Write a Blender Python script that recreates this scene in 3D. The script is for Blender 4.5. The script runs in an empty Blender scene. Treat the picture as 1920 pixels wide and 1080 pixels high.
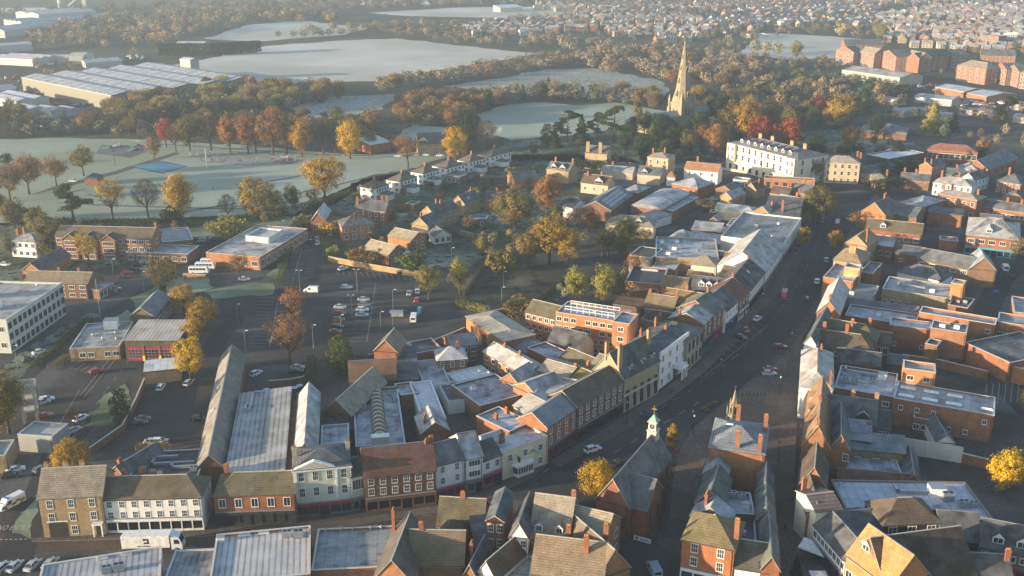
import bpy, math, random
from mathutils import Vector, Matrix
R = math.radians
C = bpy.context.scene.collection
SC = bpy.context.scene
# ---------------------------------------------------------------- camera
F, TH, H = 1920.0, math.atan(675/1920.0), 120.0
cd = bpy.data.cameras.new('camera'); cam = bpy.data.objects.new('camera', cd); C.objects.link(cam)
cd.sensor_width = 36; cd.lens = 36*F/1920; cd.clip_end = 30000; cd.clip_start = 1
cam.location = (0, 0, H); cam.rotation_euler = (R(90)-TH, 0, 0); SC.camera = cam
# ---------------------------------------------------------------- sky and sun
SUN_AZ, SUN_EL = 17.0, 8.0          # light travels to +x and this many degrees away from the viewer
w = bpy.data.worlds.new('World'); SC.world = w; w.use_nodes = True
nt = w.node_tree; bg = nt.nodes['Background']
sky = nt.nodes.new('ShaderNodeTexSky'); sky.sky_type = 'NISHITA'; sky.sun_disc = False
sky.sun_elevation = R(SUN_EL); sky.air_density = 1.0; sky.dust_density = 1.0; sky.ozone_density = 1.6
sd = Vector((-math.cos(R(SUN_AZ))*math.cos(R(SUN_EL)), -math.sin(R(SUN_AZ))*math.cos(R(SUN_EL)), math.sin(R(SUN_EL))))
sky.sun_rotation = math.atan2(sd.x, sd.y)
nt.links.new(sky.outputs[0], bg.inputs[0]); bg.inputs[1].default_value = 0.14
sl = bpy.data.lights.new('sun', 'SUN'); sl.energy = 5.0; sl.angle = R(0.6); sl.color = (1.0, 0.79, 0.54)
so = bpy.data.objects.new('sun', sl); C.objects.link(so); so.rotation_euler = sd.to_track_quat('Z', 'Y').to_euler()
so.location = sd*3000
SC.view_settings.view_transform = 'Standard'; SC.view_settings.look = 'None'
SC.view_settings.exposure = 1.38; SC.view_settings.gamma = 1
SC.render.engine = 'CYCLES'
SC.cycles.use_denoising = True; SC.cycles.max_bounces = 5; SC.cycles.volume_bounces = 0; SC.cycles.transparent_max_bounces = 6
# ---------------------------------------------------------------- pixel -> place
cT, sT = math.cos(TH), math.sin(TH)
def G(px, py, z=0.0):
    dx, dy = (px-960)/F, (540-py)/F
    d = Vector((dx, cT+dy*sT, -sT+dy*cT)); t = (z-H)/d.z
    return Vector((d.x*t, d.y*t, z))
def hgt(x, yb, yt):                     # height of an upright whose foot and top are seen at yb, yt
    p = G(x, yb); dy = (540-yt)/F
    # solve for z at ground distance p.y
    return max(0.3, H + p.y*(-sT+dy*cT)/(cT+dy*sT))
def proj(v):
    y = v[1]*cT-(v[2]-H)*sT; u = v[1]*sT+(v[2]-H)*cT
    return 960+F*v[0]/y, 540-F*u/y
# ---------------------------------------------------------------- materials
MATS = {}
def nodes(name):
    m = bpy.data.materials.new(name); m.use_nodes = True; MATS[name] = m
    t = m.node_tree; b = t.nodes['Principled BSDF']; return m, t, b
def mixc(t, fac, a, b, mode='MIX'):
    n = t.nodes.new('ShaderNodeMix'); n.data_type = 'RGBA'; n.blend_type = mode
    for s, v in ((n.inputs[0], fac), (n.inputs[6], a), (n.inputs[7], b)):
        if hasattr(v, 'is_linked'): t.links.new(v, s)
        elif isinstance(v, tuple): s.default_value = (*v[:3], 1)
        else: s.default_value = v
    return n.outputs[2]
def noise(t, vec, scale, detail=3, lo=0.35, hi=0.65, rough=0.6):
    n = t.nodes.new('ShaderNodeTexNoise'); n.inputs['Scale'].default_value = scale; n.inputs['Detail'].default_value = detail
    n.inputs['Roughness'].default_value = rough
    t.links.new(vec, n.inputs['Vector'])
    r = t.nodes.new('ShaderNodeMapRange'); r.inputs[1].default_value = lo; r.inputs[2].default_value = hi
    t.links.new(n.outputs[0], r.inputs[0]); return r.outputs[0]
def mathn(t, op, a, b=None, c=None):
    n = t.nodes.new('ShaderNodeMath'); n.operation = op
    for i, v in enumerate((a, b, c)):
        if v is None: continue
        if hasattr(v, 'is_linked'): t.links.new(v, n.inputs[i])
        else: n.inputs[i].default_value = v
    return n.outputs[0]
def coords(t, obj=True, stretch=None):
    if obj:
        o = t.nodes.new('ShaderNodeTexCoord').outputs['Object']
        i = t.nodes.new('ShaderNodeObjectInfo')
        a = t.nodes.new('ShaderNodeVectorMath'); a.operation = 'ADD'
        sc = t.nodes.new('ShaderNodeVectorMath'); sc.operation = 'SCALE'; sc.inputs[0].default_value = (37, 53, 0)
        t.links.new(i.outputs['Random'], sc.inputs['Scale']); t.links.new(o, a.inputs[0]); t.links.new(sc.outputs[0], a.inputs[1])
        v = a.outputs[0]
    else:
        v = t.nodes.new('ShaderNodeNewGeometry').outputs['Position']
    if stretch:
        m = t.nodes.new('ShaderNodeVectorMath'); m.operation = 'MULTIPLY'; m.inputs[1].default_value = stretch
        t.links.new(v, m.inputs[0]); v = m.outputs[0]
    return v
def ocol(t): return t.nodes.new('ShaderNodeObjectInfo').outputs['Color']
def zc(t, axis='Z'):
    s = t.nodes.new('ShaderNodeSeparateXYZ'); o = t.nodes.new('ShaderNodeTexCoord').outputs['Object']
    t.links.new(o, s.inputs[0]); return s.outputs[axis]
def bump(t, b, h, s=0.4, d=0.1):
    n = t.nodes.new('ShaderNodeBump'); n.inputs['Strength'].default_value = s; n.inputs['Distance'].default_value = d
    t.links.new(h, n.inputs['Height']); t.links.new(n.outputs[0], b.inputs['Normal'])
def band(t, ax, period, lo, hi, duty=0.12):
    f = mathn(t, 'FRACT', mathn(t, 'MULTIPLY', zc(t, ax), 1.0/period))
    l = mathn(t, 'LESS_THAN', f, duty)
    r = t.nodes.new('ShaderNodeMapRange'); r.inputs[3].default_value = hi; r.inputs[4].default_value = lo
    t.links.new(l, r.inputs[0]); return r.outputs[0]
def grey(t, v):
    c = t.nodes.new('ShaderNodeCombineColor')
    for i in range(3): t.links.new(v, c.inputs[i])
    return c.outputs[0]
def fin(t, b, col, rough=0.85, spec=0.2):
    t.links.new(col, b.inputs['Base Color'])
    if hasattr(rough, 'is_linked'): t.links.new(rough, b.inputs['Roughness'])
    else: b.inputs['Roughness'].default_value = rough
    b.inputs['Specular IOR Level'].default_value = spec
def flat(name, col, rough=0.7, metal=0.0, spec=0.3):
    m, t, b = nodes(name); v = coords(t)
    c = mixc(t, noise(t, v, 1.3, 4), tuple(x*0.82 for x in col), tuple(min(1, x*1.12) for x in col))
    fin(t, b, c, rough, spec); b.inputs['Metallic'].default_value = metal; return m
FROST = (0.56, 0.58, 0.61)
def m_brick():
    m, t, b = nodes('brickwork'); v = coords(t)
    c = ocol(t)
    k = mixc(t, noise(t, v, 0.45, 5, .3, .7), (0.72, 0.70, 0.72), (1.16, 1.12, 1.05))
    c = mixc(t, 1.0, c, k, 'MULTIPLY')
    k2 = mixc(t, noise(t, coords(t, stretch=(3.2, 3.2, 9)), 1.0, 2, .25, .75), (0.66, 0.64, 0.64), (1.3, 1.3, 1.3))
    c = mixc(t, 1.0, c, k2, 'MULTIPLY')
    st = noise(t, coords(t, stretch=(1.4, 1.4, 0.18)), 1.0, 4, .56, .8)
    c = mixc(t, mathn(t, 'MULTIPLY', st, 0.45), c, (0.10, 0.09, 0.08))
    fin(t, b, c, 0.9, 0.15)
def m_render():
    m, t, b = nodes('painted_render'); v = coords(t)
    c = mixc(t, 1.0, ocol(t), mixc(t, noise(t, v, 0.5, 5, .3, .7), (0.84, 0.83, 0.80), (1.03, 1.02, 1.0)), 'MULTIPLY')
    st = noise(t, coords(t, stretch=(2.2, 2.2, 0.15)), 1.0, 4, .55, .85)
    c = mixc(t, mathn(t, 'MULTIPLY', st, 0.35), c, (0.25, 0.24, 0.2)); fin(t, b, c, 0.8, 0.2)
def m_roof(name, rows, frostamt, moss):
    m, t, b = nodes(name); v = coords(t)
    c = ocol(t)
    c = mixc(t, 1.0, c, mixc(t, noise(t, v, 0.5, 5, .3, .72), (0.66, 0.66, 0.68), (1.22, 1.18, 1.1)), 'MULTIPLY')
    c = mixc(t, 1.0, c, mixc(t, noise(t, v, 3.4, 2, .25, .75), (0.62, 0.62, 0.62), (1.34, 1.34, 1.34)), 'MULTIPLY')
    rw = band(t, 'Z', rows, 0.66, 1.06, 0.28)
    c = mixc(t, 1.0, c, grey(t, rw), 'MULTIPLY')
    if moss: c = mixc(t, mathn(t, 'MULTIPLY', noise(t, v, 0.33, 5, .47, .75), moss), c, (0.10, 0.098, 0.03))
    c = mixc(t, mathn(t, 'MULTIPLY', noise(t, v, 0.28, 6, .38, .72), frostamt), c, FROST)
    fin(t, b, c, 0.85, 0.2); bump(t, b, rw, 0.25, 0.05)
def m_flatroof(name, base, frostamt, stain):
    m, t, b = nodes(name); v = coords(t)
    c = mixc(t, 1.0, ocol(t), mixc(t, noise(t, v, 0.6, 5, .3, .7), (0.75, 0.76, 0.8), (1.1, 1.1, 1.08)), 'MULTIPLY')
    ra = t.nodes.new('ShaderNodeObjectInfo').outputs['Random']; rb = mathn(t, 'FRACT', mathn(t, 'MULTIPLY', ra, 7.31))
    c = mixc(t, mathn(t, 'MULTIPLY', noise(t, v, 0.22, 6, .36, .62), mathn(t, 'MULTIPLY_ADD', ra, frostamt*1.1, frostamt*.15)), c, FROST)
    c = mixc(t, mathn(t, 'MULTIPLY', noise(t, coords(t, stretch=(0.5, 1.6, 1)), 0.5, 6, .56, .68), mathn(t, 'MULTIPLY_ADD', rb, stain*.8, stain*.35)), c, (0.09, 0.09, 0.095))
    c = mixc(t, mathn(t, 'MULTIPLY', noise(t, coords(t, stretch=(1, .35, 1)), 0.35, 4, .58, .66), mathn(t, 'MULTIPLY', rb, .5)), c, (0.13, 0.12, 0.085))
    c = mixc(t, mathn(t, 'MULTIPLY', noise(t, v, 5.0, 2, .3, .7), 0.3), c, mixc(t, 1.0, c, (0.6, 0.6, 0.62), 'MULTIPLY'))
    sm = band(t, 'X', 2.0, 0.74, 1.0, 0.09); c = mixc(t, 1.0, c, grey(t, sm), 'MULTIPLY')
    sm = band(t, 'Y', 5.0, 0.82, 1.0, 0.05); c = mixc(t, 1.0, c, grey(t, sm), 'MULTIPLY')
    fin(t, b, c, 0.75, 0.3)
def m_sheet(name, ax):
    m, t, b = nodes(name); v = coords(t)
    rw = band(t, ax, 1.15, 0.55, 1.05, 0.33)
    c = mixc(t, 1.0, ocol(t), grey(t, rw), 'MULTIPLY')
    c = mixc(t, 1.0, c, mixc(t, noise(t, v, 0.25, 5, .3, .7), (0.74, 0.74, 0.76), (1.12, 1.1, 1.08)), 'MULTIPLY')
    c = mixc(t, mathn(t, 'MULTIPLY', noise(t, v, 0.16, 5, .42, .66), 0.55), c, FROST)
    fin(t, b, c, 0.6, 0.3); bump(t, b, rw, 0.5, 0.1)
m_brick(); m_render()
m_roof('clay_tile', 0.30, 0.08, 0.3); m_roof('slate', 0.24, 0.2, 0.12); m_roof('frosted_slate', 0.24, 0.85, 0.05); m_roof('mossy_tile', 0.30, 0.1, 0.7)
m_flatroof('flat_felt', None, 0.9, 0.75); m_flatroof('dark_felt', None, 0.25, 0.6); m_flatroof('white_membrane', None, 0.4, 0.06); m_sheet('profiled_sheet', 'X'); m_sheet('long_profiled_sheet', 'Y')
m, t, b = nodes('object_paint'); fin(t, b, mixc(t, 1.0, ocol(t), mixc(t, noise(t, coords(t), 1.5, 3), (0.85, 0.85, 0.85), (1.05, 1.05, 1.05)), 'MULTIPLY'), 0.55, 0.4)
m, t, b = nodes('car_paint'); fin(t, b, ocol(t), 0.22, 0.5); b.inputs['Coat Weight'].default_value = 0.4
def m_glass(name, col, rough, spec):
    m, t, b = nodes(name)
    i = t.nodes.new('ShaderNodeObjectInfo')
    fin(t, b, mixc(t, i.outputs['Random'], tuple(x*0.4 for x in col), tuple(x*1.9 for x in col)), rough, spec)
m_glass('window_glass', (0.035, 0.042, 0.05), 0.06, 0.6); m_glass('shop_glass', (0.02, 0.022, 0.026), 0.08, 0.5)
flat('white_paint', (0.78, 0.78, 0.75), 0.5); flat('stone_trim', (0.50, 0.46, 0.38), 0.85); flat('dark_metal', (0.03, 0.03, 0.033), 0.5)
flat('terracotta', (0.42, 0.19, 0.08), 0.9); flat('rubber', (0.018, 0.018, 0.02), 0.8); flat('galvanised', (0.40, 0.42, 0.44), 0.4, 0.6)
flat('lead', (0.22, 0.24, 0.27), 0.7); flat('grey_plastic', (0.33, 0.34, 0.36), 0.6); flat('bark', (0.075, 0.055, 0.038), 0.95)
flat('black_timber', (0.035, 0.03, 0.027), 0.8); flat('timber', (0.20, 0.125, 0.065), 0.85); flat('patina_copper', (0.22, 0.40, 0.31), 0.7)
flat('skin', (0.45, 0.28, 0.2), 0.6); flat('gold', (0.7, 0.42, 0.08), 0.35, 0.8); flat('road_paint', (0.36, 0.36, 0.34), 0.8)
flat('headlamp', (0.7, 0.72, 0.72), 0.15); flat('tail_lamp', (0.35, 0.02, 0.02), 0.3)
flat('yellow_paint', (0.75, 0.62, 0.05), 0.5); flat('blue_paint', (0.03, 0.08, 0.35), 0.4); flat('red_paint', (0.36, 0.025, 0.03), 0.4)
def m_leaf():
    m, t, b = nodes('foliage'); v = coords(t)
    c = mixc(t, 1.0, ocol(t), mixc(t, noise(t, v, 3.2, 3, .3, .7), (0.55, 0.62, 0.6), (1.4, 1.28, 1.1)), 'MULTIPLY')
    c = mixc(t, 1.0, c, mixc(t, noise(t, v, 26., 1, .3, .7), (0.7, 0.72, 0.7), (1.28, 1.25, 1.2)), 'MULTIPLY')
    out = t.nodes['Material Output']
    d = t.nodes.new('ShaderNodeBsdfDiffuse'); tr = t.nodes.new('ShaderNodeBsdfTranslucent'); mx = t.nodes.new('ShaderNodeMixShader')
    mx.inputs[0].default_value = 0.3
    t.links.new(c, d.inputs[0]); t.links.new(c, tr.inputs[0]); t.links.new(d.outputs[0], mx.inputs[1]); t.links.new(tr.outputs[0], mx.inputs[2])
    t.links.new(mx.outputs[0], out.inputs[0])
m_leaf()
def m_attr(name):
    m, t, b = nodes(name)
    a = t.nodes.new('ShaderNodeAttribute'); a.attribute_name = 'tint'
    fin(t, b, mixc(t, 1.0, a.outputs[0], mixc(t, noise(t, coords(t, False), 0.35, 3), (0.7, 0.7, 0.7), (1.25, 1.25, 1.25)), 'MULTIPLY'), 0.9, 0.1)
m_attr('far_tint')
def m_ground(name, cols, scale, fine=0.35, wild=None):
    m, t, b = nodes(name); v = coords(t, False)
    c = mixc(t, noise(t, v, scale, 6, .35, .65), cols[0], cols[1])
    if len(cols) > 2: c = mixc(t, noise(t, v, scale*0.3, 5, .45, .62), c, cols[2])
    c = mixc(t, 1.0, c, mixc(t, noise(t, v, 1.6, 4, .3, .7), (1-fine,)*3, (1+fine*0.6,)*3), 'MULTIPLY')
    if wild: c = mixc(t, noise(t, coords(t, False, (1, 1.0, 0)), wild, 4, .52, .62), c, tuple(x*0.45 for x in cols[0]))
    fin(t, b, c, 0.95, 0.1)
m_ground('earth_cover', [(0.075, 0.072, 0.042), (0.12, 0.115, 0.085), (0.055, 0.055, 0.032)], 0.03, 0.5, 0.22)
m_ground('frosted_grass', [(0.30, 0.36, 0.29), (0.40, 0.44, 0.375), (0.28, 0.305, 0.215)], 0.022, 0.4)
m_ground('frosted_meadow', [(0.44, 0.435, 0.395), (0.58, 0.565, 0.525), (0.37, 0.37, 0.32)], 0.01, 0.2)
m_ground('rough_meadow', [(0.26, 0.29, 0.27), (0.40, 0.41, 0.39), (0.30, 0.30, 0.24)], 0.06, 0.45, 0.3)
m_ground('garden_ground', [(0.055, 0.065, 0.03), (0.11, 0.12, 0.075), (0.20, 0.24, 0.19)], 0.12, 0.5, 0.3)
m_ground('asphalt', [(0.034, 0.034, 0.037), (0.052, 0.051, 0.053), (0.075, 0.072, 0.07)], 0.08, 0.3)
m_ground('sunlit_asphalt', [(0.085, 0.062, 0.045), (0.12, 0.088, 0.062), (0.06, 0.05, 0.042)], 0.09, 0.3)  # warm low sunlight on the lower street is put into this asphalt colour
m_ground('car_park_asphalt', [(0.062, 0.060, 0.058), (0.10, 0.095, 0.09), (0.05, 0.049, 0.049)], 0.09, 0.3)
m_ground('block_paving', [(0.12, 0.098, 0.083), (0.165, 0.138, 0.118), (0.095, 0.084, 0.076)], 0.1, 0.4)
m_ground('frosted_lawn', [(0.17, 0.22, 0.14), (0.28, 0.33, 0.25), (0.12, 0.15, 0.075)], 0.1, 0.35)
m_ground('waste_ground', [(0.07, 0.062, 0.05), (0.15, 0.13, 0.095), (0.06, 0.06, 0.04)], 0.07, 0.5, 0.18)
m_ground('yard_tarmac', [(0.05, 0.046, 0.042), (0.08, 0.074, 0.068), (0.12, 0.115, 0.11)], 0.13, 0.4)
m_ground('kerb_stone', [(0.20, 0.19, 0.18), (0.28, 0.27, 0.26)], 0.5, 0.2)
m_ground('blue_court', [(0.07, 0.20, 0.32), (0.12, 0.27, 0.40)], 0.1, 0.15)
m_ground('play_surface', [(0.12, 0.11, 0.11), (0.2, 0.18, 0.17)], 0.1, 0.3)
m_ground('path_gravel', [(0.10, 0.10, 0.095), (0.15, 0.145, 0.13)], 0.2, 0.3)
# ---------------------------------------------------------------- mesh helper
class MB:
    def __init__(s): s.v = []; s.f = []; s.m = []; s.ms = []
    def mi(s, name):
        if name not in s.ms: s.ms.append(name)
        return s.ms.index(name)
    def face(s, pts, m):
        i = len(s.v); s.v += [tuple(p) for p in pts]; s.f.append(tuple(range(i, i+len(pts)))); s.m.append(s.mi(m))
    def box(s, x0, x1, y0, y1, z0, z1, m, skip=''):
        i = len(s.v)
        s.v += [(x0, y0, z0), (x1, y0, z0), (x1, y1, z0), (x0, y1, z0), (x0, y0, z1), (x1, y0, z1), (x1, y1, z1), (x0, y1, z1)]
        k = s.mi(m)
        for n, q in (('b', (0, 3, 2, 1)), ('t', (4, 5, 6, 7)), ('f', (0, 1, 5, 4)), ('r', (1, 2, 6, 5)), ('k', (2, 3, 7, 6)), ('l', (3, 0, 4, 7))):
            if n not in skip: s.f.append(tuple(i+a for a in q)); s.m.append(k)
    def ring(s, rings, m, cap=True):          # rings: equal-length point lists
        i = len(s.v); n = len(rings[0]); k = s.mi(m)
        for r in rings: s.v += [tuple(p) for p in r]
        for a in range(len(rings)-1):
            for j in range(n):
                s.f.append((i+a*n+j, i+a*n+(j+1) % n, i+(a+1)*n+(j+1) % n, i+(a+1)*n+j)); s.m.append(k)
        if cap:
            s.f.append(tuple(i+j for j in reversed(range(n)))); s.m.append(k)
            s.f.append(tuple(i+(len(rings)-1)*n+j for j in range(n))); s.m.append(k)
    def tube(s, pts, rads, m, n=6):
        rings = []
        for a, p in enumerate(pts):
            p = Vector(p); d = Vector(pts[min(a+1, len(pts)-1)])-Vector(pts[max(a-1, 0)])
            d.normalize(); u = d.orthogonal().normalized(); q = d.cross(u)
            if abs(d.z) > 0.9: u = Vector((1, 0, 0)); u = (u-d*u.dot(d)).normalized(); q = d.cross(u)
            r = rads[a] if isinstance(rads, (list, tuple)) else rads
            rings.append([p+(u*math.cos(2*math.pi*j/n)+q*math.sin(2*math.pi*j/n))*r for j in range(n)])
        s.ring(rings, m)
    def lathe(s, prof, m, n=10, c=(0, 0), rot=0.0):
        s.ring([[(c[0]+r*math.cos(2*math.pi*j/n+rot), c[1]+r*math.sin(2*math.pi*j/n+rot), z) for j in range(n)] for r, z in prof], m)
    def mesh(s, name, smooth=False):
        me = bpy.data.meshes.new(name); me.from_pydata(s.v, [], s.f)
        for n in s.ms: me.materials.append(MATS[n])
        me.polygons.foreach_set('material_index', s.m)
        if smooth: me.polygons.foreach_set('use_smooth', [True]*len(me.polygons))
        me.update(); return me
def add(name, me, parent=None, loc=(0, 0, 0), rz=0.0, col=None, scale=None):
    if isinstance(me, MB): me = me.mesh(name)
    o = bpy.data.objects.new(name, me); C.objects.link(o); o.parent = parent
    o.location = loc
    if rz: o.rotation_euler = (0, 0, rz)
    if col: o.color = (*col[:3], 1)
    if scale: o.scale = scale if isinstance(scale, (tuple, list)) else (scale,)*3
    return o
def tag(o, label, cat, group=None):
    o['label'] = label; o['category'] = cat
    if group: o['group'] = group
    return o
def thing(name, label, cat, loc=(0, 0, 0), rz=0.0, group=None):
    o = bpy.data.objects.new(name, None); C.objects.link(o); o.location = loc; o.rotation_euler = (0, 0, rz); o.empty_display_size = 0.5
    return tag(o, label, cat, group)
def setting(name, me):
    o = add(name, me); o['kind'] = 'structure'; return o
def dup(o, parent=None, loc=None, rz=None, col=None, label=None):
    c = o.copy(); C.objects.link(c)
    if parent: c.parent = parent
    if loc is not None: c.location = loc
    if rz is not None: c.rotation_euler = (0, 0, rz)
    if label: c['label'] = label
    for ch in list(o.children):
        d = dup(ch, c)
    return c
rnd = random.Random(7)
def vary(c, a=0.1, r=rnd):
    k = 1+r.uniform(-a, a); return tuple(max(0.004, x*k*(1+r.uniform(-a, a)*0.35)) for x in c)
ORD = ['first', 'second', 'third', 'fourth', 'fifth', 'sixth', 'seventh', 'eighth', 'ninth', 'tenth', 'eleventh', 'twelfth']
def nth(i):
    if i < 12: return ORD[i]
    n = i+1; return '%d%s' % (n, 'th' if 10 <= n % 100 <= 20 else {1: 'st', 2: 'nd', 3: 'rd'}.get(n % 10, 'th'))
# ---------------------------------------------------------------- ground and surfaces
def sheet(name, pts, mat, z, thick=0.0, world=False):
    P = [Vector((p[0], p[1], z)) if world else G(p[0], p[1], 0) for p in pts]
    if mat in ('frosted_meadow', 'frosted_grass', 'rough_meadow', 'garden_ground', 'frosted_lawn', 'waste_ground') and name != 'tennis_court':
        r = random.Random(len(pts)+int(pts[0][0])); Q = []; amp = 1.0 if mat in ('frosted_lawn', 'waste_ground', 'garden_ground') else 4.0
        for i, a in enumerate(P):
            b = P[(i+1) % len(P)]; n = max(2, int((b-a).length/(3.5*amp)))
            Q += [a.lerp(b, k/n)+Vector((r.uniform(-amp, amp), r.uniform(-amp, amp), 0))*(1 if k else .3) for k in range(n)]
        P = Q
    mb = MB(); mb.face([(p.x, p.y, z) for p in P], mat)
    if thick:
        n = len(P)
        for i in range(n):
            a, b = P[i], P[(i+1) % n]
            mb.face([(a.x, a.y, z-thick), (b.x, b.y, z-thick), (b.x, b.y, z), (a.x, a.y, z)], 'kerb_stone')
    me = mb.mesh(name)
    o = setting(name, me)
    # make the sheet face upward
    if me.polygons[0].normal.z < 0: me.flip_normals()
    return o
def ribbon(name, pts, wid, mat, z, world=False):
    P = [G(*p) for p in pts] if not world else [Vector((*p, 0)) for p in pts]
    mb = MB(); L = []; Rr = []
    for i, p in enumerate(P):
        d = (P[min(i+1, len(P)-1)]-P[max(i-1, 0)]); d.z = 0; d.normalize(); n = Vector((-d.y, d.x, 0))*wid/2
        L.append(p+n); Rr.append(p-n)
    for i in range(len(P)-1):
        mb.face([(*Rr[i].xy, z), (*Rr[i+1].xy, z), (*L[i+1].xy, z), (*L[i].xy, z)], mat)
    return mb
S_ = 9000
setting('ground', (lambda mb: (mb.face([(-S_, -1500, -0.06), (S_, -1500, -0.06), (S_, S_, -0.06), (-S_, S_, -0.06)], 'earth_cover'), mb.mesh('ground'))[1])(MB()))
# fields, park and meadows
sheet('meadow', [(380, 112), (500, 86), (640, 76), (745, 72), (960, 96), (1010, 100), (700, 152), (560, 158), (430, 150), (300, 125)], 'frosted_meadow', 0.0)
sheet('meadow', [(380, 72), (470, 46), (560, 38), (690, 52), (640, 66), (480, 78)], 'frosted_meadow', 0.0)
sheet('meadow', [(690, 24), (860, 14), (1080, 12), (1110, 22), (960, 34), (760, 30)], 'frosted_meadow', 0.0)
sheet('meadow', [(0, 24), (0, 15), (80, 14), (110, 18), (60, 24)], 'frosted_meadow', 0.0)
sheet('meadow', [(830, 162), (930, 148), (1020, 130), (1110, 128), (1230, 148), (1255, 172), (1200, 190), (1100, 182), (900, 170)], 'rough_meadow', 0.0)
sheet('meadow', [(540, 200), (640, 180), (740, 176), (720, 205), (640, 222), (560, 222)], 'rough_meadow', 0.0)
sheet('playing_field', [(888, 214), (950, 196), (1020, 191), (1080, 197), (1150, 192), (1235, 206), (1260, 215), (1100, 250), (960, 262), (905, 250)], 'frosted_grass', 0.02)
sheet('playing_field', [(1385, 100), (1440, 62), (1560, 68), (1640, 76), (1600, 108), (1480, 112)], 'frosted_meadow', 0.0)
sheet('park_grass', [(-120, 300), (-60, 264), (130, 258), (330, 262), (600, 284), (700, 290), (860, 282), (800, 305), (660, 362), (600, 395), (540, 402), (300, 420), (120, 420), (-100, 420)], 'frosted_grass', 0.0)
sheet('park_grass', [(740, 262), (780, 234), (830, 240), (830, 270), (780, 276)], 'frosted_grass', 0.02)
# town floor
sheet('town_ground', [(-500, 1400), (-420, 620), (-60, 520), (150, 500), (420, 460), (560, 420), (640, 420), (1000, 330), (1300, 260), (1700, 205), (2300, 190), (2600, 420), (2900, 1400)], 'yard_tarmac', -0.02)
sheet('gardens', [(545, 470), (560, 395), (690, 330), (880, 300), (960, 290), (1150, 290), (1260, 320), (1150, 340), (1090, 360), (1080, 420), (960, 480), (880, 500), (700, 510), (640, 500), (612, 490)], 'garden_ground', 0.0)
sheet('gardens', [(-150, 640), (-120, 420), (120, 415), (560, 400), (600, 425), (560, 440), (545, 480), (430, 452), (100, 520)], 'garden_ground', 0.0)
sheet('churchyard', [(900, 300), (960, 262), (1200, 235), (1500, 240), (1660, 250), (1760, 300), (1530, 300), (1340, 300), (1200, 305)], 'garden_ground', 0.0)
sheet('waste_ground', [(870, 555), (912, 482), (1070, 500), (1040, 540), (985, 580), (905, 580)], 'waste_ground', 0.03)
sheet('lawn', [(382, 546), (470, 530), (512, 532), (512, 552), (400, 560)], 'frosted_lawn', 0.03)
sheet('lawn', [(195, 603), (240, 580), (262, 590), (262, 615), (225, 625)], 'frosted_lawn', 0.03)
sheet('lawn', [(243, 560), (335, 520), (390, 520), (400, 540), (300, 566), (262, 582)], 'frosted_lawn', 0.03)
sheet('lawn', [(280, 440), (500, 400), (560, 408), (545, 424), (390, 446)], 'frosted_lawn', 0.03)
sheet('lawn', [(490, 525), (530, 490), (546, 462), (552, 470), (530, 520)], 'frosted_lawn', 0.03)
sheet('lawn', [(160, 800), (195, 740), (235, 720), (250, 760), (215, 790)], 'frosted_lawn', 0.03)
sheet('verge', [(-40, 720), (110, 615), (170, 586), (186, 592), (120, 640), (0, 735)], 'garden_ground', 0.03)
sheet('verge', [(20, 1000), (60, 1012), (70, 930), (62, 940)], 'frosted_lawn', 0.03)
# car park and roads
sheet('car_park', [(400, 560), (480, 545), (545, 520), (560, 470), (612, 470), (620, 500), (700, 510), (860, 530), (905, 590), (900, 610), (800, 640), (640, 660), (420, 700), (396, 680), (430, 600)], 'car_park_asphalt', 0.01)
sheet('car_park', [(215, 800), (262, 730), (395, 700), (378, 830), (260, 835)], 'car_park_asphalt', 0.01)
sheet('road', [(930, 905), (1020, 866), (1135, 796), (1265, 732), (1357, 664), (1430, 600), (1474, 548), (1512, 470), (1541, 400), (1560, 362), (1640, 360), (1590, 440), (1560, 500), (1530, 560), (1492, 622), (1440, 682), (1370, 745), (1290, 800), (1240, 830), (1160, 862), (1130, 905), (1140, 960), (1200, 985), (1260, 1040), (1300, 1110), (1180, 1110), (1150, 1030), (1060, 960), (960, 935)], 'asphalt', 0.012)
mb = ribbon('road', [(-200, 1025), (40, 1018), (260, 1012), (500, 1000), (690, 985), (830, 960), (940, 920)], 7.2, 'sunlit_asphalt', 0.012); setting('road', mb.mesh('road'))
mb = ribbon('road', [(0, 1100), (40, 1010), (110, 850), (210, 720), (330, 560), (390, 505)], 7.5, 'asphalt', 0.016)
setting('road', mb.mesh('road'))
mb = ribbon('road', [(-60, 790), (60, 690), (190, 600), (300, 535), (390, 470), (420, 440)], 7.5, 'asphalt', 0.008); setting('road', mb.mesh('road'))
mb = ribbon('road', [(395, 690), (405, 640), (440, 600), (430, 560), (400, 552), (520, 548), (640, 512), (760, 520)], 6.5, 'asphalt', 0.02); setting('road', mb.mesh('road'))
mb = ribbon('road', [(450, 680), (600, 672), (700, 655), (830, 620), (900, 600)], 6.5, 'asphalt', 0.024); setting('road', mb.mesh('road'))
mb = ribbon('road', [(1480, 365), (1600, 352), (1760, 372), (1960, 420)], 9, 'asphalt', 0.02); setting('road', mb.mesh('road'))
mb = ribbon('road', [(1330, 400), (1350, 350), (1400, 310), (1340, 288)], 6, 'asphalt', 0.02); setting('road', mb.mesh('road'))
mb = ribbon('road', [(840, 350), (930, 320), (1010, 300)], 5, 'asphalt', 0.02); setting('road', mb.mesh('road'))
mb = ribbon('road', [(1960, 470), (1880, 520), (1840, 600), (1860, 690), (1940, 780)], 8, 'asphalt', 0.02); setting('road', mb.mesh('road'))
sheet('parking_strip', [(1010, 862), (1120, 790), (1240, 722), (1330, 655), (1420, 590), (1470, 540), (1510, 470), (1545, 470), (1500, 548), (1440, 610), (1360, 676), (1265, 742), (1135, 806), (1020, 872)], 'car_park_asphalt', 0.004)
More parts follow.
